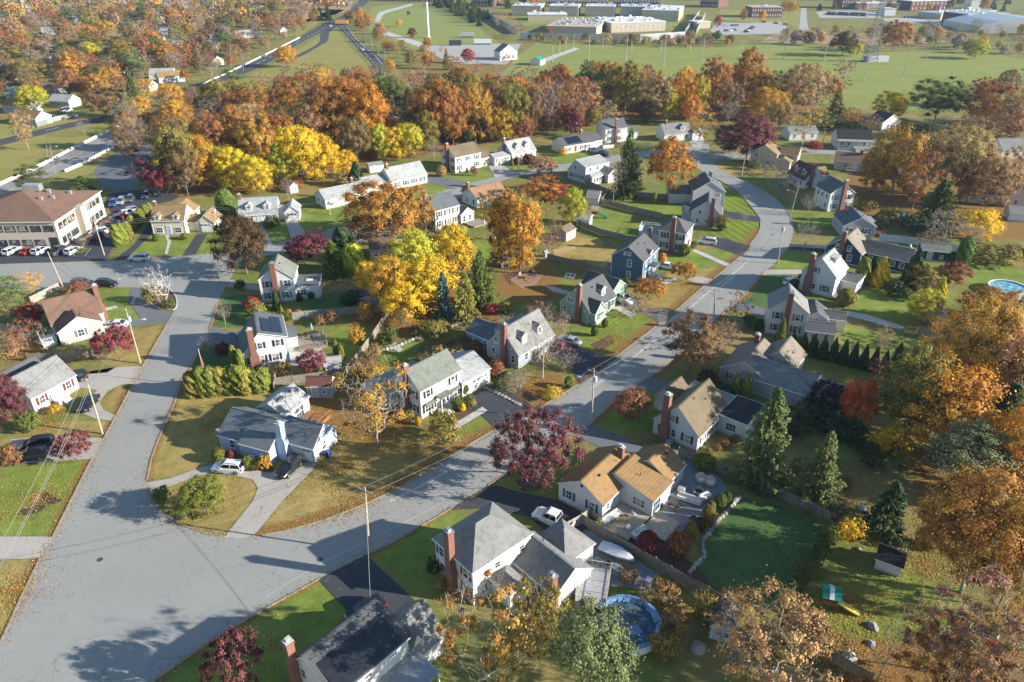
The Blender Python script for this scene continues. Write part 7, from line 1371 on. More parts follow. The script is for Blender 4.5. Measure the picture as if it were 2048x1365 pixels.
pool('round above-ground pool with blue winter cover near the bottom', 1254, 1258, 3.6, 3.6, 1.25, COVER, COVER2, cover=True); pool('oval green pool behind the black-shuttered colonial', 1333, 470, 4.6, 2.6, 1.2, WATERG, TRIM, 10); pool('round pool with white rim at the right edge', 2015, 585, 3.9, 3.9, 1.25, WATER, TRIM)
h = House('pool_deck', 'grey deck with railing and green loungers above the blue-covered pool', 'pool deck', (1148, 1216), (1192, 1224), cat='deck'); h.deck(0, 3.6, 0, 5.6, 1.2, 'NEW', plain('grey_deck', (.36, .36, .36), .8), WOODL); h = House('pool_deck', 'white railed deck left of the oval green pool', 'white pool deck', (1276, 470), (1310, 474), cat='deck'); h.deck(0, 4.4, 0, 4.6, 1.1, 'SNW', VINYL, VINYL)
# --- play sets
def playset(label, x, y, ang, roof, slide, roof2=None, swing=True):
    rt = thing('playset', label, 'playset', P(x, y), math.radians(ang)); W2 = plain('play_wood', (.22, .10, .05), .8, .2)
    for px_, py_ in ((0, 0), (1.5, 0), (0, 1.5), (1.5, 1.5)): m = MB(); m.box(px_-.06, py_-.06, 0, px_+.06, py_+.06, 2.5); m.build('post', W2, rt)
    m = MB(); m.box(-.1, -.1, 1.2, 1.6, 1.6, 1.3); m.box(-.05, -.08, 1.3, 1.55, -.04, 1.85); m.box(-.08, -.05, 1.3, -.04, 1.55, 1.85); m.build('platform', W2, rt)
    m = MB(); m.prism([(-.4, 2.4), (.75, 3.2), (1.9, 2.4), (1.9, 2.46), (.75, 3.27), (-.4, 2.46)], 'x', -.3, 1.8); m.build('roof', roof, rt)
    if roof2: m = MB(); m.prism([(-.41, 2.42), (.75, 3.24), (1.91, 2.42), (1.91, 2.5), (.75, 3.3), (-.41, 2.5)], 'x', .5, 1.0); m.build('roof_stripe', roof2, rt)
    m = MB(); prev = (1.6, 1.3)
    for i in range(1, 7): t = i/6; cur = (1.6+2.6*t, 1.3*(1-t)**1.4+.12); m.hexa([(prev[0], .4, prev[1]-.05), (cur[0], .4, cur[1]-.05), (cur[0], 1.1, cur[1]-.05), (prev[0], 1.1, prev[1]-.05)], [(prev[0], .4, prev[1]), (cur[0], .4, cur[1]), (cur[0], 1.1, cur[1]), (prev[0], 1.1, prev[1])]); [m.hexa([(prev[0], s_, prev[1]), (cur[0], s_, cur[1]), (cur[0], s_+.06, cur[1]), (prev[0], s_+.06, prev[1])], [(prev[0], s_, prev[1]+.18), (cur[0], s_, cur[1]+.18), (cur[0], s_+.06, cur[1]+.18), (prev[0], s_+.06, prev[1]+.18)]) for s_ in (.36, 1.08)]; prev = cur
    m.build('slide', slide, rt)
    if swing: m = MB(); m.tube((0, .75, 2.4), (-3.2, .75, 2.4), .07, n=5); m.tube((-3.2, .75, 2.4), (-3.5, -.2, 0), .06, n=5); m.tube((-3.2, .75, 2.4), (-3.5, 1.7, 0), .06, n=5); m.build('swing_beam', W2, rt)
    for k in (-1.2, -2.3):
        if swing: m = MB(); m.box(k-.25, .68, .5, k+.25, .82, .55); m.tube((k-.22, .75, .55), (k-.22, .75, 2.35), .015, n=3); m.tube((k+.22, .75, .55), (k+.22, .75, 2.35), .015, n=3); m.build('swing', DARK, rt)
GRN = plain('green_plastic', (.02, .22, .14), .4); YEL = plain('yellow_plastic', (.62, .52, .10), .4)
playset('wooden playset with green and white roof and yellow slide', 1640, 1222, -18, GRN, YEL, TRIM); playset('wooden playset with long green slide above the grey shed', 1183, 436, -20, WOODL, GRN); playset('small playset with striped awning behind the grey low-gabled house', 1808, 448, 160, GRN, plain('blue_plastic', (.05, .12, .3), .4), TRIM, False)
# --- gazebo
rt = thing('gazebo', 'white octagonal gazebo with brown roof behind the navy house', 'gazebo', P(1812, 524)); n = 8; r_ = 2.1
m = MB(); [m.quad([((r_+.3)*math.cos(6.2832*i/n), (r_+.3)*math.sin(6.2832*i/n), 2.5), ((r_+.3)*math.cos(6.2832*(i+1)/n), (r_+.3)*math.sin(6.2832*(i+1)/n), 2.5), (0, 0, 4.0)]) for i in range(n)]; m.build('roof', ROOFM('taupe'), rt); m = MB(); m.cyl((0, 0), .35, .1, 3.9, 4.5, 8); m.build('cupola', TRIM, rt)
for i in range(n): a = (r_*math.cos(6.2832*i/n), r_*math.sin(6.2832*i/n)); b = (r_*math.cos(6.2832*(i+1)/n), r_*math.sin(6.2832*(i+1)/n)); m = MB(); m.cyl(a, .08, .08, 0, 2.5, 6); m.build('post', TRIM, rt); m = MB(); m.tube((*a, .9), (*b, .9), .05, n=4); m.tube((*a, .35), (*b, .35), .04, n=4); m.tube((*a, 2.35), (*b, 2.35), .09, n=4); m.build('rail', TRIM, rt)
# --- garden furniture and clutter
CUSH = plain('pale_cushion', (.62, .60, .56), .9, .06); TEAK = plain('teak', (.36, .20, .08), .7, .15); WICK = plain('wicker', (.05, .045, .04), .8)
def sofa(x, y, ang, n, label, base=TRIM):
    rt = thing('garden_sofa', label, 'sofa', P(x, y, .3), math.radians(ang)); w = n*.75; m = MB(); m.box(0, 0, 0, w, .8, .32); m.box(0, .68, .32, w, .82, .75); m.box(-.12, 0, 0, -.002, .82, .58); m.box(w+.002, 0, 0, w+.12, .82, .58); m.build('frame', base, rt)
    for i in range(n): m = MB(); m.box(i*.75+.02, .02, .325, i*.75+.73, .66, .47); m.build('seat_cushion', CUSH, rt); m = MB(); m.box(i*.75+.03, .56, .475, i*.75+.72, .675, .85); m.build('back_cushion', CUSH, rt)
for a in ((1210, 1052, 41, 4, 'long cream sofa along the wall on the wooden patio'), (1272, 1080, 41, 3, 'white three-seat bench at the patio edge by the crimson bush'), (1355, 998, -28, 4, 'white sofa on the gravel patio below the fire pit'), (1405, 1004, 30, 2, 'white two-seat sofa right of the fire pit'), (1370, 980, 150, 1, 'white armchair left of the fire pit')): sofa(*a)
def table(x, y, w, d, h, mat, label, ang=0):
    rt = thing('garden_table', label, 'table', P(x, y, .28), math.radians(ang)); m = MB(); m.box(-w/2, -d/2, h-.06, w/2, d/2, h); m.build('table_top', mat, rt)
    for sx in (-1, 1):
        for sy in (-1, 1): m = MB(); m.box(sx*(w/2-.06)-.03, sy*(d/2-.06)-.03, 0, sx*(w/2-.06)+.03, sy*(d/2-.06)+.03, h-.061); m.build('leg', mat, rt)
def chair(x, y, ang, mat, label, z=.28, group=None):
    rt = thing('garden_chair', label, 'chair', P(x, y, z), math.radians(ang), group); m = MB(); m.box(-.28, -.28, .38, .28, .28, .46); m.build('seat', mat, rt); m = MB(); m.box(-.28, .22, .461, .28, .28, .95); m.build('backrest', mat, rt)
    for sx in (-1, 1):
        for sy in (-1, 1): m = MB(); m.box(sx*.25-.025, sy*.25-.025, 0, sx*.25+.025, sy*.25+.025, .38); m.build('leg', mat, rt)
table(1245, 1045, 1.2, .8, .5, TEAK, 'teak low table before the long cream sofa', 40); chair(1268, 1034, 120, CUSH, 'pale chair right of the teak table'); chair(1256, 1060, 10, CUSH, 'pale chair below the teak table'); table(1350, 1018, 1.0, .7, .4, TEAK, 'small brown table behind the white sofa', -28); table(1385, 1040, .9, .6, .45, WICK, 'dark side table on the gravel edge', 30)
chair(1338, 1012, 200, WICK, 'dark wicker chair by the sliding door', .24); chair(1352, 1020, 20, WICK, 'dark wicker chair right of the sliding door', .24); chair(1362, 1014, 100, WICK, 'dark wicker chair nearest the gravel', .24)
rt = thing('fire_pit', 'round stone fire pit between the white sofas', 'fire pit', P(1397, 986)); m = MB()
for i in range(12): t0, t1 = i*6.2832/12, (i+.9)*6.2832/12; m = MB(); m.hexa([(.55*math.cos(t0), .55*math.sin(t0), 0), (.8*math.cos(t0), .8*math.sin(t0), 0), (.8*math.cos(t1), .8*math.sin(t1), 0), (.55*math.cos(t1), .55*math.sin(t1), 0)], [(.55*math.cos(t0), .55*math.sin(t0), .4), (.8*math.cos(t0), .8*math.sin(t0), .4), (.8*math.cos(t1), .8*math.sin(t1), .4), (.55*math.cos(t1), .55*math.sin(t1), .4)]); m.build('stone', STONE[i % 4], rt)
m = MB(); m.cyl((0, 0), .54, .54, 0, .2, 12); m.build('ash_bed', DARK, rt)
for x, y, l in ((1402, 966, 'left'), (1420, 972, 'right')):
    rt = thing('egg_chair', '%s of two round cream basket chairs at the fence' % l, 'chair', P(x, y)); m = MB()
    for i in range(12):
        for j in range(4):
            t0, t1, a0, a1 = i*6.2832/12, (i+1)*6.2832/12, j*.35, (j+1)*.35; f = lambda t, a: (.85*math.sin(a)*math.cos(t), .3-.3*math.cos(a)+.85*math.sin(a)*math.sin(t)*.8, .75-.6*math.cos(a)*.6+.5*math.sin(a)*math.sin(t)); m.quad([f(t0, a0), f(t1, a0), f(t1, a1), f(t0, a1)])
    m.build('basket', plain('rattan', (.50, .38, .26), .8, .2), rt); m = MB(); m.cyl((0, .1), .5, .45, .55, .68, 12); m.build('cushion', CUSH, rt); m = MB(); m.cyl((0, .1), .4, .1, 0, .45, 10); m.build('base', WICK, rt)
# boat under white cover, trailer, bins
b = P(1200, 1100); rt = thing('boat', 'small boat under a white cover in the gravel yard by the fence', 'boat', b, math.radians(-32)); m = MB(); st = [(0, .85, .9, 1.15), (1.2, .95, 1.0, 1.35), (2.6, .9, 1.0, 1.4), (3.7, .6, 1.0, 1.25), (4.5, .05, .95, 1.05)]
for (x0, w0, s0, t0), (x1, w1, s1, t1) in zip(st[:-1], st[1:]):
    for sg in (-1, 1): m.quad([(x0, sg*w0, s0), (x1, sg*w1, s1), (x1, 0, t1), (x0, 0, t0)]); m.quad([(x0, sg*w0, s0), (x0, sg*w0*.5, .35), (x1, sg*w1*.5, .4), (x1, sg*w1, s1)])
m.quad([(0, -.85, .9), (0, .85, .9), (0, .42, .35), (0, -.42, .35)]); m.quad([(0, -.85, .9), (0, 0, 1.15), (0, .85, .9)]); m.build('cover', plain('boat_cover', (.62, .63, .64), .6, .05), rt); m = MB(); [m.box(.2, s_*.3-.05, 0, 4.4, s_*.3+.05, .34) for s_ in (-1, 1)]; m.build('cradle', WOOD, rt)
b = P(1188, 1128); rt = thing('boat_trailer', 'grey metal frame trailer below the covered boat', 'trailer', b, math.radians(-32)); m = MB(); [m.tube((0, s_*.6, .5), (3.4, s_*.6, .5), .06, n=4) for s_ in (-1, 0, 1)]; [m.tube((x, -.6, .52), (x, .6, .52), .05, n=4) for x in (0, .7, 1.4, 2.1, 2.8, 3.4)]; m.build('frame', METAL, rt); [inst('wheel', _cache['wheel'], rt, (1.6, s_*.8, .34)) for s_ in (-1, 1)]
def bin_(x, y, mat, label):
    rt = thing('wheeled_bin', label, 'bin', P(x, y), R.uniform(0, 3)); m = MB(); m.hexa([(-.24, -.26, .05), (.24, -.26, .05), (.24, .26, .05), (-.24, .26, .05)], [(-.3, -.33, 1.0), (.3, -.33, 1.0), (.3, .33, 1.0), (-.3, .33, 1.0)]); m.build('tub', mat, rt); m = MB(); m.box(-.33, -.38, 1.0, .33, .36, 1.08); m.build('lid', mat, rt)
    for s_ in (-1, 1): m = MB(); m.tube((s_*.2, .3, .1), (s_*.27, .3, .1), .1, n=8); m.build('wheel', DARK, rt)
BLU = plain('blue_bin', (.04, .12, .30), .5); GRB = plain('green_bin', (.03, .20, .06), .5)
for x, y, mt, l in ((1149, 1182, GRB, 'green bin behind the end chimney of the hip-roofed colonial'), (658, 914, BLU, 'blue bin at the side of the pale blue garage'), (648, 917, DARK, 'dark bin next to the blue bin at the pale blue garage'), (126, 745, BLU, 'blue recycling bin behind the black suv, upper drive'), (137, 744, DARK, 'dark bin beside the blue recycling bin, upper drive'), (1102, 672, BLU, 'blue bin by the silver sedan'), (1160, 1085, plain('teal_tub', (.10, .35, .32), .5), 'teal tub at the corner of the gravel yard'), (1296, 1172, VINYL, 'white drum in the gravel yard'), (1357, 449, BLU, 'blue bin by the grey cape near the pool')): bin_(x, y, mt, l)
table(622, 672, 1.8, 1.0, .72, WICK, 'dark table on the deck of the solar-roofed house', 20); table(1062, 555, 1.6, 1.0, .6, WICK, 'dark table on the brick terrace under the gold oak'); 
for i, (x, y) in enumerate([(1040, 553), (1052, 548), (1068, 547), (1080, 552)]): chair(x, y, 40*i, [CUSH, DARK, METAL, DARK][i], ['pale chair at the left of the brick terrace', 'dark chair behind the terrace table', 'grey chair behind the terrace table', 'dark chair at the right of the brick terrace'][i], .05)
for i, (x, y) in enumerate([(612, 676), (634, 668), (626, 680)]): chair(x, y, 80*i, WICK, ['dark deck chair left of the parasol', 'dark deck chair right of the parasol', 'dark deck chair below the parasol'][i], .5)
def parasol(x, y, z, mat, label): rt = thing('closed_parasol', label, 'parasol', P(x, y, z)); m = MB(); m.cyl((0, 0), .025, .025, 0, 2.3, 6); m.build('pole', METAL, rt); m = MB(); m.cyl((0, 0), .18, .22, 1.0, 1.3, 8); m.cyl((0, 0), .22, .04, 1.3, 2.35, 8); m.build('canopy', mat, rt)
parasol(625, 668, .5, plain('blue_canvas', (.16, .42, .55), .8), 'closed light blue parasol on the solar-roofed house deck'); parasol(969, 455, .4, CUSH, 'closed white parasol on the deck of the two-storey house')
m = MB(); b = P(1128, 556); rt = thing('sand_box_frame', 'white square frame planter on the leaf-strewn yard', 'planter', b, math.radians(-20)); [m.box(*q) for q in ((0, 0, 0, 2.2, .15, .35), (0, 2.05, 0, 2.2, 2.2, .35), (0, .151, 0, .15, 2.049, .35), (2.05, .151, 0, 2.2, 2.049, .35), (1.02, .151, 0, 1.17, 2.049, .3))]; m.build('boards', TRIM, rt)
sheet('sand_pit', [(1105, 500), (1150, 492), (1152, 500), (1110, 512)], M_DIRT, 6); sheet('soil_heap', [(1535, 1365), (1540, 1335), (1580, 1330), (1620, 1345), (1640, 1365), (1640, 1400), (1535, 1400)], M_DIRT, 6)
sheet('terrace', [(1020, 560), (1040, 548), (1085, 550), (1075, 568), (1045, 578)], plain('brick_paving', (.30, .19, .14), .9, .3, 3), 6)
# ------------------------------------------------------------------ beyond the wood: highway, field, institutions, suburb
def band(name, top, bot, mat, level): return sheet(name, wl(top, 8) + wl(bot, 8), mat, level, world=True)
sheet('verge', [(-200, 420), (-200, 270), (140, 235), (260, 205), (300, 250), (240, 300), (190, 345), (100, 370), (0, 430)], G_VERGE, 2)
sheet('verge', [(440, 185), (560, 120), (640, 72), (668, 52), (700, 95), (735, 130), (748, 160), (640, 170), (520, 185)], G_VERGE, 2)
sheet('verge', [(600, 70), (650, 40), (690, 20), (660, 20), (600, 45), (560, 75)], G_VERGE, 2)
band('highway', [(-160, 312), (0, 279), (137, 246), (232, 228), (300, 192), (400, 166), (472, 138), (543, 104), (600, 74), (649, 47), (688, 31), (705, 16), (722, -4)], [(742, -4), (722, 20), (700, 38), (672, 50), (640, 66), (600, 87), (560, 113), (500, 143), (410, 174), (310, 201), (240, 238), (147, 254), (0, 292), (-160, 328)], A_HIGH, 5)
band('highway', [(590, 113), (636, 87), (641, 68), (655, 57), (672, 48)], [(676, 54), (660, 64), (655, 82), (640, 92), (600, 114), (560, 128)], A_HIGH, 6)
band('highway', [(672, 50), (698, 78), (725, 109), (742, 127), (746, 150)], [(766, 150), (769, 124), (738, 98), (710, 78), (692, 47)], A_HIGH, 7)
band('highway', [(-120, 425), (0, 370), (68, 341), (150, 299), (236, 258), (270, 246)], [(270, 264), (205, 306), (100, 354), (0, 408), (-120, 470)], plain('worn_highway', (.24, .235, .225), .9, .12, .5), 6)
line_mark('lane_marking', [(500, 136), (560, 104), (620, 72), (665, 48), (700, 28)], .35, dash=(6, 8)); line_mark('lane_marking', [(682, 52), (706, 80), (733, 110), (754, 135)], .35, dash=(6, 8)); line_mark('lane_marking', [(690, 50), (714, 80), (742, 105), (763, 128), (764, 148)], .3); line_mark('lane_marking', [(0, 390), (100, 340), (240, 262)], .3, M_YEL); line_mark('lane_marking', [(30, 279), (140, 250), (235, 232)], .3, dash=(6, 8))
BARR = plain('barrier_concrete', (.56, .54, .50), .85, .15, .6)
def barrier(px, label, h=1.0):
    ln = wl(px, 9); rt = thing('concrete_barrier', label, 'barrier', ln[0])
    for a, b in zip(ln[:-1], ln[1:]):
        L = (b-a).length-.12; m = MB(); m.prism([(-.32, 0), (.32, 0), (.1, h), (-.1, h)], 'x', 0, L); m.build('segment', BARR, rt, a-ln[0], math.atan2(b.y-a.y, b.x-a.x))
barrier([(-100, 407), (0, 371), (68, 340), (150, 297), (236, 256), (262, 246)], 'white concrete barrier on the far side of the overpass road', .95); barrier([(-100, 462), (0, 411), (60, 380)], 'near white barrier of the overpass road at left', .9); barrier([(130, 345), (165, 330), (205, 308), (240, 290)], 'near white barrier of the overpass road by the maroon tree', .9); barrier([(405, 170), (470, 140), (540, 106), (600, 76)], 'pale low wall along the upper highway', .8)
fence([(75, 255), (110, 243), (160, 233)], 'chain fence below the white van', 1.8, METAL)
# --- field, golf lawn, lots
sheet('sports_field', [(1000, 152), (1040, 108), (1075, 86), (1300, 90), (1420, 97), (1560, 84), (1700, 104), (1850, 104), (2000, 112), (2100, 130), (2100, 205), (1900, 222), (1700, 218), (1500, 180), (1300, 160), (1100, 156)], G_FIELD, 3)
sheet('golf_lawn', [(735, 62), (742, 14), (830, 6), (862, 8), (950, 52), (1000, 88), (870, 96), (830, 100), (780, 78)], G_FIELD, 3); sheet('lawn', [(1020, 36), (1060, 32), (1370, 36), (1400, 50), (1340, 60), (1240, 46), (1140, 44), (1050, 52)], G_FIELD, 3); sheet('lawn', [(1430, 44), (1440, 20), (1600, 22), (1598, 58), (1575, 46)], G_VERGE, 3); sheet('reed_bed', [(1520, 84), (1545, 68), (1660, 66), (1790, 70), (1900, 84), (1780, 92), (1640, 88)], G_REED, 3)
band('cart_path', [(748, 54), (752, 36), (762, 24), (800, 14), (822, 8)], [(828, 10), (806, 17), (772, 27), (762, 38), (757, 55)], CONC, 5); band('cart_path', [(752, 56), (800, 72), (850, 88), (875, 100)], [(868, 108), (840, 95), (795, 79), (750, 62)], CONC, 6); band('footpath', [(1062, 128), (1100, 113), (1150, 96)], [(1160, 98), (1112, 116), (1082, 130)], CONC, 6)
P_LOT = asphalt('pale_lot', (.33, .32, .30), .2, .2)
sheet('parking_lot', [(862, 92), (900, 90), (1042, 88), (1032, 108), (1012, 130), (905, 128), (872, 112)], P_LOT, 7); sheet('parking_lot', [(1432, 46), (1560, 44), (1576, 56), (1570, 68), (1436, 70), (1420, 62)], P_LOT, 7); sheet('parking_lot', [(1632, 24), (1700, 20), (1760, 26), (1764, 37), (1640, 36)], P_LOT, 7); band('road', [(1598, 60), (1600, 40), (1602, 16)], [(1613, 16), (1614, 40), (1618, 62)], P_LOT, 6); sheet('parking_lot', [(1760, 38), (1900, 30), (1960, 40), (1900, 48), (1780, 46)], P_LOT, 7)
# --- prison, hospital, brick blocks
TANB = siding('tan_block', (.44, .37, .27), 1.2, .12); BRB = brick('far_brick', (.17, .055, .04), (.12, .04, .035), (.2, .15, .12)); GRAV = plain('gravel_roof', (.40, .34, .26), .95, .15, .4); PALE = plain('pale_roof', (.56, .57, .58), .8, .1, .3)
def block(name, label, cat, a, b, depth, h, wall, roof, units=0, floors=0, cols=0, short=None, ang=0.0, ww=1.3):
    p, q = P(*a), P(*b); L = math.hypot(q.x-p.x, q.y-p.y); rt = thing(name, label, cat, p, math.atan2(q.y-p.y, q.x-p.x)+math.radians(ang)); rg = random.Random(int(a[0]))
    m = MB(); m.box(0, 0, 0, L, depth, h); m.build('wall', wall, rt); m = MB(); m.box(-.3, -.3, h, L+.3, depth+.3, h+.5); m.build('roof', roof, rt)
    for i in range(units):
        x, y, s_ = rg.uniform(.05, .92)*L, rg.uniform(.08, .9)*depth, rg.uniform(.8, 2.6); m = MB(); m.box(x, y, h+.5, x+s_*1.4, y+s_, h+.5+rg.uniform(.7, 2.0)); m.build('roof_unit', PALE if rg.random() < .75 else METAL, rt)
    if floors:
        fh = h/floors; wm_ = cached(('fw', ww, round(fh, 1)), lambda: (lambda mm: (mm.box(-ww/2, -.12, 0, ww/2, -.02, fh*.5), mm.mesh('window', [plain('far_window', (.42, .42, .40), .3, .3, .5)]))[1])(MB()))
        for f in range(floors):
            for c in range(cols): inst('window', wm_, rt, (L*(c+.5)/cols, 0, f*fh+fh*.25))
    if short: LAND.append((short, (a[0]+b[0])/2, (a[1]+b[1])/2))
    return rt
block('prison_block', 'wide tan prison block with flat gravel roof nearest the sports field', 'building', (1092, 71), (1192, 74), 70, 6.5, TANB, GRAV, 34, 1, 0, 'nearest prison block', ang=0); block('prison_block', 'pale-roofed prison block right of the gravel-roofed one', 'building', (1222, 66), (1330, 62), 45, 7, TANB, PALE, 26, 1, 12); block('prison_block', 'narrow tan prison block behind the gravel-roofed one', 'building', (1056, 42), (1134, 42), 25, 5, TANB, PALE, 6); block('prison_block', 'tan prison block at the right end of the row', 'building', (1282, 42), (1356, 44), 60, 9, TANB, PALE, 14, 2, 10)
for i, x in enumerate((1024, 1098, 1170, 1240)): r_ = block('prison_block', ['leftmost', 'second', 'third', 'rightmost'][i]+' of the four angled tan cell blocks at the back of the prison', 'building', (x, 32+i*.6), (x+58, 32+i*.6), 30, 9, TANB, PALE, 10, 2, 9, ang=-9, ww=.9)
block('hospital', 'long dark red brick hospital with rows of pale windows at the top edge', 'building', (1092, 14), (1216, 15), 30, 22, BRB, GRAV, 6, 5, 22, 'brick hospital', ww=2.2); block('hospital', 'right wing of the red brick hospital behind the prison', 'building', (1222, 15), (1318, 16), 30, 22, BRB, GRAV, 4, 5, 16, ww=2.2); block('hospital', 'left brick wing beside the tall evergreens at the top', 'building', (945, 13), (985, 14), 30, 20, BRB, GRAV, 2, 5, 6, ww=2.2)
for a in (('brick_hall', 'brick hall with pale roof behind the parking lot with few cars', 'building', (1502, 36), (1562, 36), 24, 9, BRB, GRAV, 4, 2, 12, 'brick hall'), ('brick_block', 'tall brick block left of the lattice tower', 'building', (1682, 18), (1712, 18), 25, 18, BRB, GRAV, 2, 4, 6), ('low_block', 'low grey flat building behind the full parking lot', 'building', (1718, 20), (1800, 20), 20, 6, TANB, PALE, 6, 1, 8), ('brick_block', 'dark red warehouse before the curved grey roof at upper right', 'building', (1930, 52), (2012, 50), 30, 9, BRB, METAL, 4, 1, 8), ('low_block', 'long low building with grey roof at the upper right edge', 'building', (1880, 40), (1990, 33), 25, 5, TANB, METAL, 8), ('brick_block', 'brick block behind the cars in the upper right corner', 'building', (1820, 22), (1900, 20), 20, 9, BRB, PALE, 3, 2, 10), ('brick_block', 'brick block at the top near the highway vanishing', 'building', (775, 3), (880, 4), 20, 8, BRB, GRAV, 3, 2, 10), ('guard_house', 'small dark guard house by the prison fence', 'building', (1393, 58), (1420, 57), 14, 5, TANB, PALE, 1), ('brick_block', 'brick building at the top edge right of the hospital', 'building', (1400, 14), (1436, 16), 25, 13, BRB, GRAV, 2, 3, 8), ('white_house', 'white gabled hall in the upper right', 'building', (1768, 32), (1790, 32), 16, 6, TRIM, PALE, 0), ('white_house', 'white gabled church-like house at the upper right', 'building', (1940, 18), (1958, 18), 14, 9, TRIM, METAL, 0)): block(*a)
m = MB(); rt = thing('arena', 'low building with a curved grey roof at the upper right edge', 'building', P(1955, 66)); m.prism([(0, 0), (80, 0), (80, 5), (64, 8.5), (40, 10.5), (16, 8.5), (0, 5)], 'y', 0, 55); m.build('shell', METAL, rt)
for pts, l in (([(955, 24), (1000, 50), (1035, 70)], 'tall chain fence left of the prison'), ([(1392, 72), (1402, 50), (1410, 34)], 'tall chain fence right of the prison'), ([(1370, 70), (1388, 45), (1398, 30)], 'inner chain fence right of the prison'), ([(1040, 78), (1150, 80), (1280, 82), (1370, 76)], 'chain fence between the prison and the sports field')): fence(pts, l, 4.5, METAL, step=10)
h = House('clubhouse', 'grey shingled clubhouse with green gable roof by the pale parking lot', 'green-roofed clubhouse', (1000, 122), (1030, 120), 'white', 'greenish'); h.wing(0, 12, 0, 9, 5, 9, 'y').win('S', [3, 6, 9], 1.2, 1.2, 1.6)
h = House('field_shed', 'white shed with bright green roof beside the field path', 'green-roofed shed', (1080, 132), (1096, 126), 'white', 'dark', 'shed'); h.wing(0, 8, 0, 6, 3, 4.6, 'x'); h.lroof.data.materials[0] = plain('green_metal_roof', (.03, .20, .13), .5)
h = House('field_shed', 'pale shed at the foot of the lattice tower', 'shed by the tower', (1737, 125), (1765, 124), 'grey', 'dark', 'shed'); h.wing(0, 14, 0, 5, 3, 3.2, 'x', 'f', roof='lgrey')
def box_truck(label, x, y, L, col, cat='trailer'):
    rt = thing('cargo_trailer', label, cat, P(x, y)); m = MB(); m.box(0, 0, .9, L, 2.5, 3.7); m.build('box', plain('trailer_'+label[:6], col, .5), rt); m = MB(); m.box(.3, .2, .55, L-.3, 2.3, .9); m.build('chassis', DARK, rt)
    for x_ in (1.2, L-2.4, L-1.2):
        for y_ in (.25, 2.25): inst('wheel', _cache['wheel'], rt, (x_, y_, .42), 0, (1.25, 1.25, 1.25))
box_truck('white semi trailer on the pale parking lot', 948, 90, 12.5, (.6, .62, .64)); box_truck('dark container beside the tall white mast', 898, 92, 9, (.05, .06, .07)); box_truck('grey trailer behind the white semi trailer', 922, 76, 10, (.35, .38, .4)); box_truck('yellow school bus on the highway', 671, 50, 11, (.62, .32, .02), 'bus')
for i, (st, c, r_, f_, l) in enumerate((('sedan', 'white', (728, 104), (724, 98), 'white car on the right highway ramp'), ('sedan', 'red', (747, 111), (751, 115), 'red car on the right highway ramp'), ('suv', 'dark', (756, 133), (759, 138), 'dark car at the foot of the right ramp'), ('sedan', 'silver', (527, 116), (533, 112), 'silver car on the upper highway'), ('suv', 'white', (660, 55), (663, 53), 'white car left of the school bus'), ('sedan', 'dark', (645, 52), (649, 50), 'dark car behind the white car by the school bus'), ('suv', 'silver', (714, 12), (716, 9), 'silver car far up the highway'))): car(st, c, r_, f_, l, None, False)
rg_ = random.Random(9)
def row(x0, y0, x1, y1, n, label, group, ang=60):
    for i in range(n):
        t = (i+rg_.uniform(-.2, .2))/max(1, n-1); x, y = x0+(x1-x0)*t, y0+(y1-y0)*t; a = P(x, y); d = Vector((math.cos(math.radians(ang)), math.sin(math.radians(ang)), 0))*2.3; u = proj(*(a-d)); v = proj(*(a+d)); car(rg_.choice(('suv', 'sedan')), rg_.choice(('white', 'silver', 'dark', 'grey', 'black', 'blue')), u[:2], v[:2], label, group, False)
row(1652, 30, 1732, 33, 22, 'car in the front row of the full lot by the lattice tower', 'cars in the full lot'); row(1656, 27, 1730, 29, 20, 'car in the back row of the full lot by the lattice tower', 'cars in the full lot, back row'); row(1442, 64, 1470, 62, 4, 'parked car in the near corner of the half empty lot', 'cars in the half empty lot', 20); row(1492, 66, 1505, 56, 4, 'parked car in the middle of the half empty lot', 'cars in the middle of the half empty lot', 10); row(1452, 53, 1475, 52, 3, 'parked car at the far left of the half empty lot', 'far left cars of the half empty lot', 10); row(1530, 46, 1568, 50, 3, 'parked car at the far right of the half empty lot', 'far right cars of the half empty lot', 10); row(1810, 36, 1900, 33, 16, 'parked car in the lot right of the lattice tower', 'cars right of the tower')
# --- mast, lattice tower, floodlight poles, street lamps
rt = thing('mast', 'tall slender white mast above the golf lawn', 'mast', P(857, 77)); hh = height_from(77, 4); m = MB(); m.cyl((0, 0), 1.0, .7, 0, hh, 10); m.build('shaft', TRIM, rt); LAND.append(('white mast', 857, 60)); m = MB(); m.box(-1.6, -1.6, 0, 1.6, 1.6, 1.2); m.build('footing', CONC, rt)
PYL = plain('pylon_steel', (.16, .165, .175), .7, .1, 1, 0); rt = thing('lattice_tower', 'tall grey lattice pylon at the edge of the sports field', 'tower', P(1739, 124)); LAND.append(('lattice tower', 1739, 110)); hh = height_from(124, -10); w0, w1 = 3.4, 0.9
for sx, sy in ((-1, -1), (1, -1), (1, 1), (-1, 1)): m = MB(); m.tube((sx*w0, sy*w0, 0), (sx*w1, sy*w1, hh), .24, .15, 5); m.build('leg', PYL, rt)
n = 16; wz = lambda z: w0+(w1-w0)*z/hh
for i in range(n):
    z0, z1 = hh*i/n, hh*(i+1)/n; a, b = wz(z0), wz(z1); m = MB()
    for (p, q) in (((-1, -1), (1, -1)), ((1, -1), (1, 1)), ((1, 1), (-1, 1)), ((-1, 1), (-1, -1))): m.tube((p[0]*a, p[1]*a, z0), (q[0]*b, q[1]*b, z1), .12, n=4); m.tube((p[0]*b, p[1]*b, z1), (q[0]*b, q[1]*b, z1), .10, n=4)
    m.build('brace', PYL, rt)
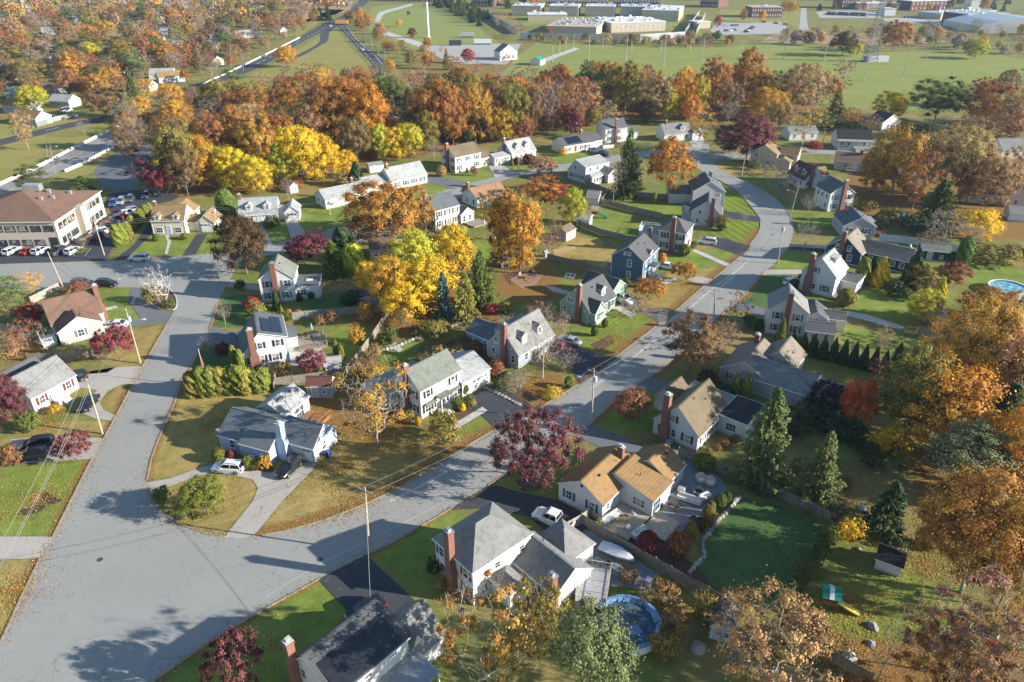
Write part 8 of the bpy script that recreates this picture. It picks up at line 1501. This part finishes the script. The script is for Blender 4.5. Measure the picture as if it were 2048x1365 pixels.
for sz in (.80, .92): m = MB(); m.tube((-7, 0, hh*sz), (7, 0, hh*sz), .18, n=4); m.build('crossarm', PYL, rt)
for i, (x, yb, yt) in enumerate([(1177, 122, 70), (1252, 120, 70), (1327, 131, 69), (1404, 123, 71), (1566, 120, 73), (1643, 147, 71), (1727, 162, 108), (1805, 158, 100), (1205, 98, 76), (1263, 99, 80), (1321, 101, 80), (1380, 102, 80), (1105, 124, 92), (1119, 108, 82), (1131, 104, 78), (1147, 97, 70), (1480, 112, 82), (1850, 125, 104)]):
    b = P(x, yb); hh = height_from(yb, yt); rt = thing('field_pole', 'tall thin netting pole at the sports field, %s from the left' % ['fourth', 'seventh', 'tenth', 'twelfth', 'fourteenth', 'fifteenth', 'sixteenth', 'seventeenth', 'sixth', 'eighth', 'ninth', 'eleventh', 'first', 'second', 'third', 'fifth', 'thirteenth', 'last'][i], 'pole', b, 0, 'netting poles'); m = MB(); m.cyl((0, 0), .26, .16, 0, hh, 6); m.build('post', plain('field_pole', (.34, .32, .30), .8), rt); m = MB(); m.cyl((0, 0), .5, .4, 0, .5, 6); m.build('footing', CONC, rt)
for i, (x, yb, yt, d) in enumerate([(732, 88, 66, -1), (744, 99, 76, -1), (757, 112, 88, -1), (771, 120, 97, -1), (754, 148, 126, -1), (595, 90, 60, 1), (572, 100, 72, 1), (487, 142, 108, 1), (464, 140, 95, 1), (424, 165, 125, 1), (95, 318, 290, 1), (110, 348, 290, 1), (698, 40, 25, -1)]):
    pole('s%d' % i, (x, yb), (x-2, yt), 'highway street lamp, %s from the left in its row' % ['sixth', 'seventh', 'eighth', 'ninth', 'last but one', 'fifth', 'fourth', 'third', 'second', 'first', 'lone front', 'overpass', 'farthest'][i], (3.0*d, .4), False, False, .13, METAL)
# --- suburb on the left: small houses between trees
FAR_H = []
rw2 = random.Random(33)
def small_house(x, y, ang, wall, roof, w=11, d=7.5, e=2.9, top=5.2):
    c = P(x, y); q = proj(c.x+w*math.cos(ang), c.y+w*math.sin(ang)); h = House('suburb_house', None, None, (x, y), q, wall, roof, 'house'); LABELS.pop(None, None); h.wing(0, w, 0, d, e, top, 'x').win('S', [w*.2, w*.5, w*.8], 1.0, 1.1, 1.2); FAR_H.append((h.root, wall, roof, x, y)); return h
for x, y in [(15, 200), (8, 225), (25, 248), (70, 190), (100, 215), (60, 130), (30, 160), (150, 130), (190, 150), (240, 120), (205, 105), (255, 185), (300, 160), (320, 168), (385, 128), (405, 130), (350, 100), (330, 125), (270, 115), (285, 100), (120, 90), (85, 70), (95, 40), (140, 45), (70, 100), (215, 75), (320, 70), (370, 95), (455, 85), (475, 78), (490, 75), (395, 85), (300, 90), (160, 75), (45, 95), (540, 68), (250, 60), (420, 100), (180, 178), (130, 165)]:
    small_house(x, y, rw2.uniform(-.6, .8), rw2.choice(['white', 'white', 'white', 'cream', 'lightgrey', 'greyblue']), rw2.choice(['lgrey', 'lgrey', 'grey', 'lgrey', 'tan']), rw2.uniform(9, 14))
FARC = ['rust', 'amber', 'brown', 'tan', 'olive', 'brown', 'copper', 'brown', 'rust', 'tan', 'grey']
for a in (('maple', 'red', 165, 102, 150, 60), ('oak', 'gold', 210, 38, 95, 55), ('oak', 'olive', 60, 115, 175, 70), ('maple', 'lime', 65, 165, 225, 70), ('oak', 'orange', 300, 60, 110, 50), ('maple', 'lime', 180, 85, 130, 50), ('fir', 'green', 410, 85, 108, 24), ('fir', 'green', 285, 45, 62, 26), ('maple', 'gold', 570, 88, 135, 48), ('pine', 'pine', 462, 135, 172, 48), ('oak', 'brown', 205, 175, 235, 80), ('bare', 'grey', 222, 110, 165, 50), ('thin', 'tan', 140, 60, 110, 45), ('maple', 'crimson', 85, 65, 80, 28), ('maple', 'red', 935, 95, 127, 30), ('fir', 'olive', 893, 96, 140, 22), ('maple', 'gold', 780, 116, 150, 26), ('thin', 'pink', 1010, 105, 130, 34), ('oak', 'darkbrown', 1690, 60, 112, 66), ('maple', 'lime', 1705, 80, 112, 40), ('oak', 'rust', 1792, 40, 104, 66), ('maple', 'lime', 1955, 78, 118, 52), ('maple', 'yellow', 798, 38, 54, 14), ('shrub', 'maroon', 824, 55, 76, 20), ('shrub', 'dark', 817, 22, 31, 8), ('maple', 'rust', 720, 30, 62, 26), ('oak', 'rust', 702, 20, 48, 30), ('oak', 'gold', 1580, 0, 28, 40), ('maple', 'rust', 1489, 16, 43, 16), ('maple', 'gold', 1525, 18, 46, 18), ('maple', 'red', 1436, 30, 56, 18), ('spruce', 'dark', 655, 10, 42, 18), ('spruce', 'dark', 640, 14, 42, 18), ('spruce', 'green', 628, 12, 42, 16), ('oak', 'rust', 1098, 55, 76, 14), ('maple', 'orange', 1455, 76, 92, 14), ('thin', 'gold', 770, 74, 95, 24), ('thin', 'gold', 790, 75, 90, 20)): tree(*a)
scatter([(-80, 260), (0, 235), (140, 215), (300, 170), (420, 140), (560, 80), (640, 40), (600, 20), (300, 30), (-100, 50)], 285, ['oak', 'oak', 'maple', 'thin', 'half', 'bare', 'bare', 'pine', 'half'], FARC, (8, 17), (.75, 1.0), 9.5)
scatter([(470, 190), (560, 150), (640, 172), (760, 170), (880, 150), (1000, 152), (1090, 158), (1200, 160), (1330, 160), (1420, 170), (1500, 190), (1420, 205), (1000, 200), (700, 200)], 56, ['oak', 'maple', 'half', 'thin', 'thin', 'bare'], FARC, (6, 11), (.7, 1.0), 10)
scatter([(770, 90), (850, 100), (890, 110), (880, 140), (800, 140), (775, 120)], 12, ['maple', 'thin', 'oak'], ['olive', 'gold', 'tan', 'amber'], (6, 10), (.7, .95), 9)
scatter([(1040, 88), (1370, 97), (1420, 92), (1500, 88), (1420, 74), (1300, 79), (1040, 79)], 70, ['shrub', 'twiggy', 'shrub', 'thin'], ['brown', 'olive', 'dark', 'tan', 'grey', 'darkbrown'], (3, 6), (.9, 1.3), 6)
scatter([(1500, 88), (1640, 96), (1800, 104), (2100, 112), (2100, 66), (1900, 66), (1760, 60), (1640, 62), (1540, 74)], 95, ['shrub', 'twiggy', 'thin', 'half', 'bare', 'maple'], ['tan', 'olive', 'brown', 'grey', 'gold', 'darkbrown'], (5, 10), (.8, 1.1), 9)
scatter([(862, 10), (950, 50), (975, 60), (985, 40), (900, 4)], 42, ['fir', 'spruce'], ['dark', 'pine'], (7, 11), (.6, .8), 7); scatter([(960, 45), (1035, 80), (1060, 70), (1000, 30)], 16, ['bare', 'thin', 'twiggy'], ['tan', 'grey', 'brown'], (6, 10), (.8, 1.0), 9)
scatter([(1600, 24), (2100, 34), (2100, 2), (1700, 2)], 40, ['maple', 'oak', 'thin', 'fir'], ['gold', 'olive', 'red', 'rust', 'dark', 'tan'], (7, 12), (.7, .9), 22); scatter([(820, 10), (1080, 22), (1080, 6), (830, 4)], 16, ['maple', 'oak', 'spruce'], ['dark', 'rust', 'tan', 'gold'], (8, 13), (.7, .9), 18)
scatter([(700, 46), (745, 62), (760, 98), (790, 110), (770, 80), (735, 36), (712, 24)], 18, ['oak', 'thin', 'maple'], ['rust', 'tan', 'olive', 'gold'], (7, 11), (.7, .95), 11)
scatter([(240, 205), (420, 158), (560, 92), (620, 58), (540, 66), (380, 122), (230, 172)], 40, ['thin', 'oak', 'half', 'bare', 'twiggy'], ['brown', 'rust', 'tan', 'olive', 'copper'], (5, 10), (.8, 1.1), 8)
scatter([(-60, 248), (140, 213), (262, 186), (250, 110), (-60, 120)], 48, ['oak', 'maple', 'half', 'bare', 'thin'], FARC, (8, 14), (.75, 1.0), 7.5)
scatter([(262, 186), (430, 140), (500, 100), (420, 80), (250, 105)], 34, ['half', 'oak', 'thin', 'bare'], FARC, (7, 12), (.75, 1.0), 8)
scatter([(640, 160), (740, 160), (790, 150), (700, 175)], 10, ['half', 'thin'], ['tan', 'olive', 'rust'], (6, 10), (.8, 1.0), 9)
# --- the far wood, one mass that reaches the skyline
def far_wood():
    rg = np.random.default_rng(5); C = []; U = []; V = []; T = []; pal = np.array([COLR[k] for k in FARC+['grey', 'grey', 'brown', 'tan', 'green', 'gold']])*.9
    pts = []
    while len(pts) < 1150:
        x, y = rg.uniform(-900, 1000), rg.uniform(600, 1330); px, py = proj(x, y)
        if not (-150 < px < 2200): continue
        lim = 60 if px < 560 else (28 if px < 700 else 2)
        if py > lim or abs(px-716-(py*-.1)) < 16 and py > -6: continue
        pts.append((x, y))
    for x, y in pts:
        h = rg.uniform(8, 14); w = h*rg.uniform(.4, .55); n = 90; v = unit(rg.normal(size=(n, 3))); r = rg.uniform(.5, 1.05, (n, 1)); c = np.array([x, y, h*.58]) + v*r*np.array([w, w, h*.42])
        nrm = unit(v+rg.normal(size=(n, 3))*.5+np.array([0, 0, .3])); a = unit(np.cross(nrm, rg.normal(size=(n, 3)))); b = np.cross(nrm, a); s = rg.uniform(.8, 1.7, (n, 1)); C.append(c); U.append(a*s*.7); V.append(b*s*.7)
        T.append(np.clip(pal[rg.integers(len(pal))]*rg.uniform(.75, 1.2)*rg.uniform(.7, 1.3, (n, 1)), 0, 1))
    return quads_mesh('far_wood', np.concatenate(C), np.concatenate(U), np.concatenate(V), np.concatenate(T), far_leaf())
def far_leaf():
    m, nt, b = nmat('far_leaves'); at = nt.nodes.new('ShaderNodeAttribute'); at.attribute_name = 'tone'; nt.links.new(at.outputs['Vector'], b.inputs['Base Color']); b.inputs['Roughness'].default_value = .8; b.inputs['Specular IOR Level'].default_value = .1; return m
o = inst('far_wood', far_wood()); tag(o, 'autumn wood beyond the suburb and the highway, up to the skyline', 'wood', kind='stuff'); 
sheet('wood_floor', [(-400, 60), (560, 58), (700, 22), (700, -40), (-600, -40)], G_REED, 2)
_fl = fallen_leaves(); tag(inst('fallen_leaves', quads_mesh('fallen_leaves', *_fl, far_leaf())), 'orange and brown leaves scattered over lawns and kerbs', 'leaves', kind='stuff')
# ------------------------------------------------------------------ haze: the air between the camera and the far town
hz = MB(); hz.box(-1500, -60, -1, 1500, 1420, CAM_H+18); hm = bpy.data.materials.new('haze_air'); hm.use_nodes = True; ht = hm.node_tree; ht.nodes.clear()
ho = ht.nodes.new('ShaderNodeOutputMaterial'); hv = ht.nodes.new('ShaderNodeVolumePrincipled'); hv.inputs['Color'].default_value = (.50, .74, 1.0, 1); hv.inputs['Density'].default_value = 0.00008; hv.inputs['Anisotropy'].default_value = 0.2
ht.links.new(hv.outputs[0], ho.inputs['Volume']); tag(hz.build('haze', hm), 'pale autumn haze over the suburb', 'haze', kind='stuff')
# ------------------------------------------------------------------ labels of trees and far houses: look first, then what they stand beside
LAND += [('traffic island birch', 317, 600), ('blue-covered pool', 1254, 1250), ('deep green fenced lawn', 1530, 1100), ('yellow slide playset', 1650, 1210), ('white pickup', 1105, 1045), ('covered boat', 1200, 1095), ('highway overpass', 120, 320), ('upper highway', 520, 125), ('white van', 133, 222), ('highway ramp', 735, 100), ('school bus', 675, 46), ('sports field', 1420, 115), ('netting poles', 1640, 130), ('golf lawn', 820, 50), ('gazebo', 1812, 515), ('round right-edge pool', 2015, 570), ('right picture edge', 2040, 900), ('lower right corner', 2000, 1300), ('left picture edge', 5, 150), ('suburb roofs', 250, 120), ('reed bed', 1650, 76)]
def near_land(px, py):
    k = 1+max(0, (300-py))/90.0     # far off, heights in the picture shrink
    n, lx, ly = min(LAND, key=lambda t: (t[1]-px)**2 + ((t[2]-py)*k)**2); dx, dy = px-lx, (py-ly)*k
    return n, ('left of' if dx < 0 else 'right of') if abs(dx) > abs(dy)*1.1 else ('behind' if dy < 0 else 'in front of')
def size_word(o, s, names): return names[0] if s < names[2] else (names[1] if s > names[3] else '')
pend = {}
for o, kind, col, px, py in TREES:
    n, rel = near_land(px, py); h = o.scale[2]
    sz = size_word(o, h, ('small', 'tall', .72, 1.12)); cw = CWORD[col] if kind not in ('bare', 'birch', 'palebare') else ''
    lab = ' '.join((' '.join(w for w in (sz, cw, KWORD[kind]) if w) + ' %s the %s' % (rel, n)).split()); pend.setdefault(lab, []).append((px, py, o))
for o, wall, roof, px, py in FAR_H:
    n, rel = near_land(px, py); lab = '%s suburb house, %s roof, %s the %s' % (dict(lightgrey='pale grey', greyblue='grey blue').get(wall, wall), dict(lgrey='pale grey').get(roof, roof), rel, n); pend.setdefault(lab, []).append((px, py, o))
OW = ['first', 'second', 'third', 'fourth', 'fifth', 'sixth', 'seventh', 'eighth', 'ninth', 'tenth', 'eleventh', 'twelfth', 'thirteenth', 'fourteenth', 'fifteenth', 'sixteenth', 'seventeenth', 'eighteenth', 'nineteenth', 'twentieth', 'twenty-first', 'twenty-second', 'twenty-third']
for lab, l in pend.items():
    l.sort(key=lambda t: t[0])
    for i, (px, py, o) in enumerate(l):
        if len(l) == 1: o['label'] = lab
        elif len(l) == 2: o['label'] = lab + (', left one' if i == 0 else ', right one')
        else: o['label'] = lab + (', leftmost' if i == 0 else (', rightmost' if i == len(l)-1 else ', %s from left' % OW[min(i, 22)]))
# the members of hedges and rows count from their left end
for lab, l in LABELS.items():
    if lab and len(l) > 1:
        l.sort(key=lambda o: proj(o.matrix_basis.translation.x, o.matrix_basis.translation.y)[0])
        for i, o in enumerate(l): o['label'] = lab + (', leftmost' if i == 0 else (', rightmost' if i == len(l)-1 else ', %s from left' % OW[min(i, 22)]))
